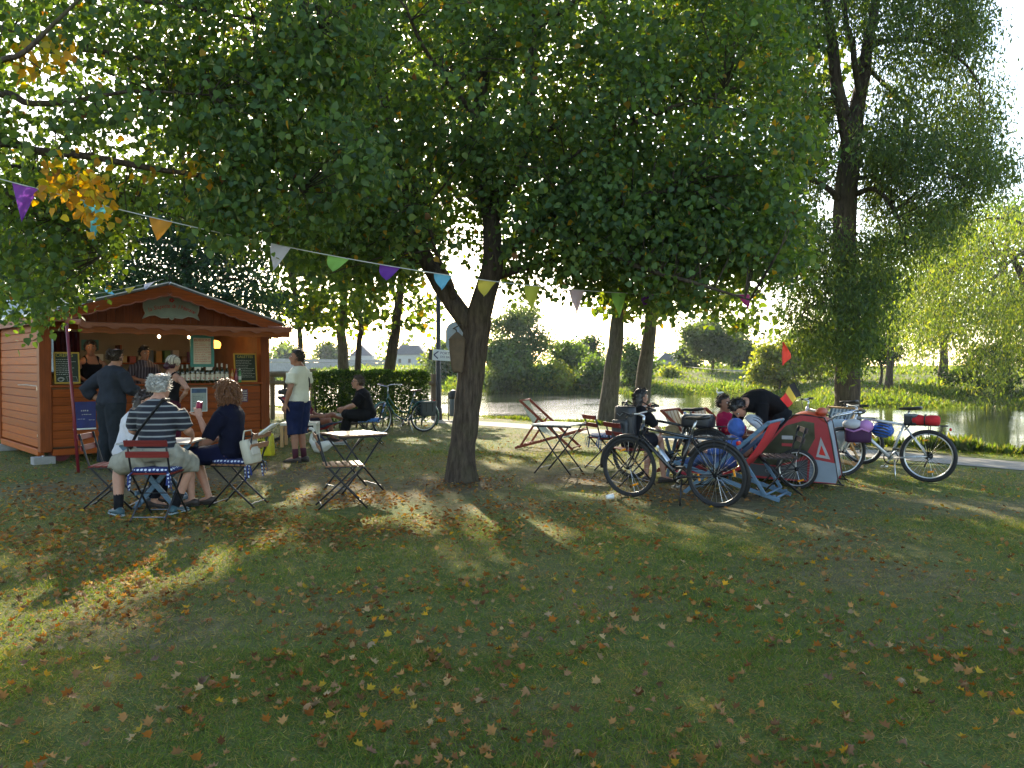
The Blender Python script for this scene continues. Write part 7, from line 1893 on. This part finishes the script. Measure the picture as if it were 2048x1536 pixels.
# yellow carrier bag
YB = thing('shopping_bag', 'bright yellow carrier bag with dark printed circle standing by the kiosk', 'bag', G(528, 911), R(-14))
q = MB(); rings = []
for z, w, d in ((0, .17, .07), (.02, .175, .08), (.2, .165, .07), (.34, .17, .05), (.37, .172, .035)): rings.append([Vector((w * math.copysign(abs(math.cos(a)) ** .3, math.cos(a)), d * math.copysign(abs(math.sin(a)) ** .3, math.sin(a)) + .01 * math.sin(z * 30 + a * 3), z)) for a in [2 * math.pi * i / 24 for i in range(24)]])
q.loft(rings).build('body', mat('yellow_plastic', (.52, .46, .015), .45, var=.2, scale=7, bump=.004, bscale=12), YB, smooth=True)
ink = mat('dark_green_ink', (.03, .04, .012), .6)
MB().tube([(.085 * math.cos(a), -.082, .17 + .085 * math.sin(a)) for a in [R(x) for x in range(-60, 241, 20)]], .010, 5).build('printed_ring', ink, YB); MB().tube([(.04 * math.cos(a), -.082, .17 + .04 * math.sin(a)) for a in [R(x) for x in range(0, 300, 20)]], .010, 5).build('printed_ring', ink, YB)
for k in range(6): MB().box((-.11 + .044 * k, -.072, .305 + .012 * (k % 2)), (.02, .006, .06)).build('printed_letter', ink, YB)
for y in (-.03, .03): MB().tube([(-.06, y, .36), (-.05, y, .43), (.05, y, .43), (.06, y, .36)], .006, 5).build('handle', MATS['yellow_plastic'], YB)
NP = thing('newspaper', 'rolled newspapers sticking out of the yellow carrier bag', 'newspaper', G(528, 911) + Vector((-.02, 0, .30)), R(-14))
for k in range(3): MB().tube([(-.20 + .05 * k, .0 + .01 * k, -.02), (.10 + .02 * k, .01 * k, .14 + .015 * k)], .014, 8, flat=.6).build('sheet_roll', paper, NP, smooth=True)
# cream shoulder bag and newspaper on the curly woman's chair
cb_ = Vector((-2.94, 8.55, 0)); rc = Matrix.Rotation(R(172), 3, 'Z')
CB = thing('cream_bag', 'cream shoulder bag propped against the back of the curly-haired woman\'s chair', 'bag', cb_ + rc @ V((-.20, .10, .60)), R(172)); CB.rotation_euler[1] = R(14)
rounded_bag(MB(), (0, 0, 0), (.11, .28, .26), p=.5).build('body', mat('cream_canvas', (.42, .39, .30), .9, var=.1, bump=.002, bscale=60), CB, smooth=True); rounded_bag(MB(), (-.055, .02, .03), (.03, .16, .15), p=.5).build('pocket', mat('cream_canvas2', (.46, .43, .36), .9), CB, smooth=True)
MB().tube([(0, -.12, .12), (-.02, -.08, .22), (-.02, .08, .22), (0, .12, .12)], .008, 5).build('strap', MATS['cream_canvas'], CB)
NW_ = thing('newspaper', 'folded newspaper stuck in the cream bag behind the curly-haired woman', 'newspaper', cb_ + rc @ V((-.30, .05, .78)), R(172)); NW_.rotation_euler[1] = R(35)
for k in range(3): MB().box((0, 0, .006 * k), (.40 - .02 * k, .13, .005), ch=.001).build('sheet', paper, NW_)
# swan ornament and swan on the river
swm = mat('swan_white', (.62, .62, .58), .7, var=.08, bump=.004, bscale=30); bill = mat('orange_bill', (.5, .16, .02), .5)
def swan(label, p, rz, sc_=1.0, group='white swans'):
    T = thing('swan', label, 'swan', p, rz, group, sc_); q = MB(); rings = []
    for x, w, h, z in ((-.30, .01, .02, .23), (-.24, .05, .05, .20), (-.12, .11, .10, .15), (.02, .135, .125, .13), (.14, .11, .115, .14), (.21, .06, .075, .17), (.24, .02, .03, .19)): rings.append(ring(V((x, 0, z)), V((0, 1, 0)), V((0, 0, 1)), w, h, 16))
    q.loft(rings)
    q.tube(wobble([(.17, 0, .17), (.25, 0, .27), (.24, 0, .38), (.19, 0, .46), (.21, 0, .53), (.27, 0, .545), (.31, 0, .53)], 0, 4), [.06] + [.05] * 4 + [.035] * 8 + [.03] * 4 + [.034] * 6 + [.02] * 2, 10)
    me = remesh(q, .012, 3, mats=[swm]); place('body', me, T)
    for y in (-1, 1):
        w_ = MB(); w_.ell((-.06, y * .115, .19), (.19, .035, .085), 14, 8, Matrix.Rotation(R(8), 3, 'Y')); w_.build('wing', swm, T, smooth=True)
        MB().ell((.295, y * .024, .545), .006, 6, 5).build('eye', blackm, T)
    MB().tube([(.315, 0, .53), (.345, 0, .515), (.375, 0, .507)], [.017, .013, .006], 8).build('bill', bill, T, smooth=True)
    return T
swan('white swan figure sitting on the grass behind the standing man\'s legs', G(640, 907) + Vector((.0, .1, -.01)), R(165), .78)
sw = G(1440, 789, WATER_Z); swan('distant white swan floating close to the far bank', sw + Vector((0, 0, -.05)), R(150), 1.0)
# ================================================================ bridge and far houses
stone = mat('pale_stone', (.30, .30, .28), .9, var=.15, scale=2); tiles = mat('slate_roof', (.14, .14, .16), .8, var=.15); lightwall = mat('pale_render', (.40, .40, .37), .9, var=.06)
ba, bb_ = AT(420, 730, 118), AT(800, 735, 175)
BR = thing('river_bridge', 'long low pale bridge across the river beyond the hedge', 'bridge', Vector((ba.x, ba.y, 0))); bd = Vector((bb_.x - ba.x, bb_.y - ba.y, 0)); bl = bd.length; BR.rotation_euler[2] = heading(bd)
MB().box((bl / 2, 0, 1.35), (bl, 6, 1.5), ch=.1).build('deck', stone, BR); MB().box((bl / 2, -3, 2.45), (bl, .2, .5)).build('parapet', stone, BR); MB().box((bl / 2, 3, 2.45), (bl, .2, .5)).build('parapet', stone, BR)
for k in range(6): MB().box((bl * (k + .5) / 6, 0, -.6), (1.6, 5.5, 2.5), ch=.2).build('pier', stone, BR)
def house(label, px0, px1, ytop, ybase, Y, roofh, wall, rz=0.0, dark=None, wins=3):
    a, b_ = AT(px0, ybase, Y), AT(px1, ybase, Y); w = b_.x - a.x; z0 = float(ground_z((a.x + b_.x) / 2, Y)) - .3; zt = AT(px0, ytop, Y).z; d = w * .7
    T = thing('far_house', label, 'house', Vector(((a.x + b_.x) / 2, Y + d / 2, z0)), rz, 'houses across the river'); h = zt - z0; hr = roofh
    MB().box((0, 0, (h - hr) / 2), (w, d, h - hr)).build('wall', wall, T)
    MB().prism([(-w / 2 - .3, 0), (w / 2 + .3, 0), (w / 2 - .2 * w, hr), (-w / 2 + .2 * w, hr)] if wins < 9 else [(-w / 2, 0), (w / 2, 0), (0, hr)], (0, -d / 2 - .2, h - hr), X3, Z3, Y3, d + .4).build('roof', tiles, T)
    for k in range(wins % 9):
        x = -w / 2 + w * (k + .5) / (wins % 9); wi = MB().box((x, -d / 2 - .01, (h - hr) * .55), (w * .09, .06, (h - hr) * .3)).build('window', MATS['dark_glass'], T)
        MB().box((x, -d / 2 - .03, (h - hr) * .38), (w * .12, .12, .1)).build('sill', lightwall, wi)
    if dark: MB().box((0, -d / 2 - .05, (h - hr) * .25), (w * 1.01, .1, (h - hr) * .5)).build('lower_front', dark, T)
    return T
house('pale house far across the river between the mossy trunk and the arrow sign', 790, 848, 690, 742, 150, 1.8, lightwall)
house('small white gabled house far behind the two thin trunks', 700, 745, 690, 742, 165, 2.2, lightwall, 0, None, 10)
house('long white building with dark red base on top of the far slope', 1318, 1372, 706, 744, 104, 1.0, lightwall, 0, mat('dark_red_front', (.10, .03, .03), .8), 4)
# path on the far slope
q = MB(); L = []; Rr = []
for px, py, Y in ((1352, 741, 100), (1385, 746, 90), (1420, 752, 84), (1460, 757, 80), (1520, 762, 77), (1600, 766, 74), (1680, 768, 72)):
    p = AT(px, py, Y); zz = float(ground_z(p.x, p.y)) + .10; L.append(Vector((p.x, p.y - 1.2, float(ground_z(p.x, p.y - 1.2)) + .35))); Rr.append(Vector((p.x + .3, p.y + 1.4, float(ground_z(p.x, p.y + 1.4)) + .35)))
q.ribbon(L, Rr); tag(q.build('far_path', pm), 'pale track climbing the slope across the river', None, kind='structure')
# ================================================================ grass blades and fallen leaves
rg = np.random.default_rng(88)
def frustum_pts(n, y0, y1, power=1.0, rg=rg):
    # uniform on the ground within the view wedge (a little wider)
    y = np.sqrt(rg.uniform(y0 ** 2, y1 ** 2, n)); x = rg.uniform(-.70, .70, n) * y
    return x, y
xs = []; ys = []; szs = []
for n, a, b_, sz in ((140000, 1.9, 4.2, .030), (150000, 4.2, 8.0, .034), (90000, 8.0, 14.0, .045), (40000, 14, 24, .06)):
    x, y = frustum_pts(n, a, b_); xs.append(x); ys.append(y); szs.append(np.full(n, sz))
x, y, s0 = map(np.concatenate, (xs, ys, szs))
ok = (np.abs(y - path_y(x)) > .85 * 1.45) & (bank_s(x, y) < .3); x, y, s0 = x[ok], y[ok], s0[ok]
# patchiness follows wear: trodden round the kiosk, tree foot and tables
nz = np.array([noise.noise((a * .55, b_ * .55, 0)) + .5 * noise.noise((a * 1.9, b_ * 1.9, 5)) for a, b_ in zip(x, y)])
wear = np.zeros(len(x))
for (px, py, r_) in ((925, 975, 1.5), (300, 960, 2.6), (660, 960, 2.0), (1130, 965, 1.5), (1400, 1000, 1.8)):
    c = G(px, py); wear = np.maximum(wear, np.exp(-((x - c.x) ** 2 + (y - c.y) ** 2) / r_ ** 2))
keep = rg.uniform(size=len(x)) > np.clip(.85 * wear + np.clip(-nz, 0, .6) * .6, 0, .95)
x, y, s0, nz, wear = x[keep], y[keep], s0[keep], nz[keep], wear[keep]
N = len(x); P = np.stack([x, y, np.zeros(N)], 1)
dryf = np.clip(.30 - .55 * nz + .5 * wear, .05, .9)
isdry = rg.uniform(size=N) < dryf * 1.0 + .12
col = np.where(isdry[:, None], palette(N, [(.22, .175, .075), (.17, .145, .058), (.28, .24, .13)], [3, 3, 1], rg), palette(N, [(.080, .132, .028), (.066, .116, .025), (.100, .148, .036), (.14, .160, .05)], [4, 3, 3, 2], rg))
a = rg.normal(size=(N, 3)) * np.array([1, 1, .25]); a[:, 2] = np.abs(a[:, 2]) + np.where(isdry, .35, .9); a /= np.linalg.norm(a, axis=1, keepdims=True)
r_ = rg.normal(size=(N, 3)); r_[:, 2] *= .2; s = np.cross(a, r_); s /= np.linalg.norm(s, axis=1, keepdims=True); nn_ = np.cross(s, a)
tuft = np.array([noise.noise((a_ * 3.3, b_ * 3.3, 8)) for a_, b_ in zip(x, y)])
size = s0 * rg.uniform(.5, 1.25, N) * (1 + .4 * np.clip(nz, -.5, .8)) * (1 + .9 * np.clip(tuft - .15, 0, .6)); 
SHAPES['blade'] = ([(-.055, 0, 0), (.055, 0, 0), (.0, 1, .2)], [(0, 1, 2)])
P[:, 2] = -.002
o = _emit_leaves('lawn_grass', P, a, s, nn_, size, col, leafmat('grass_blade', .7, .3, .06), None, 'blade')
tag(o, 'short mown grass blades of the lawn', 'grass', kind='stuff')
# --- fallen leaves
def leaf_dead(seed, curl):
    rd = random.Random(seed); v = []; f = []
    out = [(0, 0), (.20, .10), (.48, -.04), (.28, .24), (.60, .50), (.20, .52), (.32, .88), (.09, .78), (0, 1.12), (-.10, .76), (-.30, .86), (-.22, .52), (-.58, .46), (-.28, .24), (-.46, -.05), (-.18, .09)]
    out = [(x_ * rd.uniform(.8, 1.1), y_ * rd.uniform(.92, 1.08)) for x_, y_ in out]
    def lift(x_, y_): return curl * (abs(x_) ** 1.5 * 1.3 + .5 * (y_ - .5) ** 2) + .05 * math.sin(x_ * 9 + seed) * math.sin(y_ * 7)
    rg_ = [(x_, y_ - .5, lift(x_, y_)) for x_, y_ in out]; n = len(rg_)
    inn = [(x_ * .45, (y_ - .5) * .5, lift(x_ * .45, y_ * .5 + .25)) for x_, y_ in out]
    v = rg_ + inn + [(0, 0, lift(0, .5) - .02)]
    f = [(i, (i + 1) % n, n + (i + 1) % n, n + i) for i in range(n)] + [(n + i, n + (i + 1) % n, 2 * n) for i in range(n)]
    return v, f
LC = {'tan': [(.21, .100, .030), (.28, .145, .050)], 'russet': [(.25, .088, .012), (.18, .060, .010)], 'yellow': [(.36, .19, .012), (.31, .20, .02)], 'brown': [(.105, .046, .016), (.15, .070, .026)], 'pale': [(.27, .17, .075), (.31, .21, .10)]}
def leafdead_mat(k):
    m, nt, b = newmat('fallen_leaf_' + k); v = _coord(nt); n = _noise(nt, 2.5, 5, v)
    c0, c1 = LC[k]; c = _ramp(nt, n.outputs[0], [(.3, c0), (.7, c1)])
    oi = nt.nodes.new('ShaderNodeObjectInfo'); hs = nt.nodes.new('ShaderNodeHueSaturation'); mr = nt.nodes.new('ShaderNodeMapRange'); mr.inputs[3].default_value = .65; mr.inputs[4].default_value = 1.1
    nt.links.new(oi.outputs['Random'], mr.inputs[0]); nt.links.new(mr.outputs[0], hs.inputs['Value']); nt.links.new(c, hs.inputs['Color']); nt.links.new(hs.outputs[0], b.inputs['Base Color']); b.inputs['Roughness'].default_value = .75
    return m
dm = {k: leafdead_mat(k) for k in LC}; DL = {}
for k in LC:
    for vv in range(4):
        v, f = leaf_dead(vv * 7 + len(k), (.5, .9, .35, 1.3)[vv]); me = MB().add(v, f).mesh('fallen_leaf', True); me.materials.append(dm[k]); DL[(k, vv)] = me
kinds = list(LC); kw = [.42, .20, .08, .22, .08]
LAB = {'tan': 'dry tan leaf lying curled on the grass', 'russet': 'russet fallen leaf lying on the grass', 'yellow': 'yellow fallen leaf lying on the grass', 'brown': 'dull brown fallen leaf lying on the grass', 'pale': 'pale bleached fallen leaf lying on the grass'}
x, y = frustum_pts(300, 2.35, 5.6)
wt = np.array([noise.noise((a * .6, b_ * .6, 9)) for a, b_ in zip(x, y)]); side = .35 + .65 * np.clip(.5 - x / 5, 0, 1)
for i in range(300):
    k = rg.choice(kinds, p=kw); vv = int(rg.integers(4)); s_ = rg.uniform(.026, .056)
    o = place('fallen_leaf', DL[(k, vv)], None, (x[i], y[i], .022 + s_ * .10), (rg.normal() * .42, rg.normal() * .42 + (math.pi if rg.uniform() < .35 else 0), rg.uniform(0, 6.28)), s_)
    if abs(o.rotation_euler[1]) > 2: o.location.z += s_ * .12
    tag(o, LAB[k], 'leaf', k + ' leaves on the grass')
SHAPES['dry'] = ([(0, -.55, .05), (.30, 0, .22), (0, .55, .05), (-.28, .05, .18)], [(0, 1, 2), (0, 2, 3)])
SHAPES['dead'] = ([(0, -.5, 0), (.22, -.30, .10), (.50, -.24, .32), (.30, .02, .12), (.52, .25, .36), (.16, .28, .08), (0, .64, .22), (-.2, .26, .1), (-.46, .2, .38), (-.27, 0, .12), (-.48, -.25, .30), (-.18, -.3, .08), (0, 0, 0)], [(12, 0, 1, 2), (12, 2, 3, 4), (12, 4, 5, 6), (12, 6, 7, 8), (12, 8, 9, 10), (12, 10, 11, 0)])
_old = ([(0, -.5, .1), (.30, -.35, .12), (.5, 0, .22), (.25, .3, .08), (0, .55, .14), (-.27, .28, .1), (-.48, -.05, .2), (-.3, -.33, .1)], [(0, 1, 2, 3), (0, 3, 4, 5), (0, 5, 6, 7)])
X = []; Y = []
for n, a, b_ in ((5200, 2.2, 5.6), (10500, 5.6, 10.5), (4500, 10.5, 16)):
    x, y = frustum_pts(n, a, b_); X.append(x); Y.append(y)
c0 = G(760, 1030); X.append(c0.x + rg.normal(0, 1.7, 3000)); Y.append(c0.y + rg.normal(0, .8, 3000))
c0 = G(200, 1080); X.append(c0.x + rg.normal(0, 1.6, 1800)); Y.append(c0.y + rg.normal(0, .9, 1800))
X, Y = np.concatenate(X), np.concatenate(Y); ok = (Y > 2.2) & (np.abs(Y - path_y(X)) > 1.3) & (bank_s(X, Y) < 0)
dens = np.clip(.62 - X / 11, .15, 1) * np.clip([.55 + 1.3 * noise.noise((a_ * .9, b2 * .9, 2)) + .5 * noise.noise((a_ * 3, b2 * 3, 2)) for a_, b2 in zip(X, Y)], .12, 1.3); ok &= rg.uniform(size=len(X)) < dens; X, Y = X[ok], Y[ok]; N = len(X)
P = np.stack([X, Y, np.full(N, .022)], 1)
n3 = rg.normal(size=(N, 3)) * .45; n3[:, 2] = 1; n3 /= np.linalg.norm(n3, axis=1, keepdims=True); t3 = rg.normal(size=(N, 3)); s = np.cross(n3, t3); s /= np.linalg.norm(s, axis=1, keepdims=True); a = np.cross(n3, s)
cols = sum([LC[k] for k in kinds], []); ww = sum([[w_, w_] for w_ in kw], [])
colp = palette(N, cols, ww, rg); szp = rg.uniform(.026, .058, N); nr = Y < 6.5; dmat = leafmat('dead_leaf', .8, .12, .1)
o = _emit_leaves('leaf_litter', P[~nr], a[~nr], s[~nr], n3[~nr], szp[~nr] * 1.15, colp[~nr], dmat, None, 'dry')
tag(_emit_leaves('leaf_litter', P[nr], a[nr], s[nr], n3[nr], szp[nr] * .9, colp[nr], dmat, None, 'dead'), 'small fallen leaves scattered between the larger ones on the near lawn', 'leaf litter', kind='stuff')
tag(o, 'scattered fallen leaves over the farther lawn', 'leaf litter', kind='stuff')
# ================================================================ haze
mb = MB(); mb.box((0, 150, 18), (900, 420, 42))
m = bpy.data.materials.new('river_haze'); m.use_nodes = True; nt = m.node_tree
nt.nodes.remove(nt.nodes['Principled BSDF'])
pv = nt.nodes.new('ShaderNodeVolumePrincipled')
pv.inputs['Color'].default_value = (.86, .93, 1.0, 1)
pv.inputs['Density'].default_value = .00026
pv.inputs['Anisotropy'].default_value = .1
nt.links.new(pv.outputs[0], nt.nodes['Material Output'].inputs['Volume'])
tag(mb.build('haze', m), 'thin evening haze over the river', 'haze', kind='stuff')
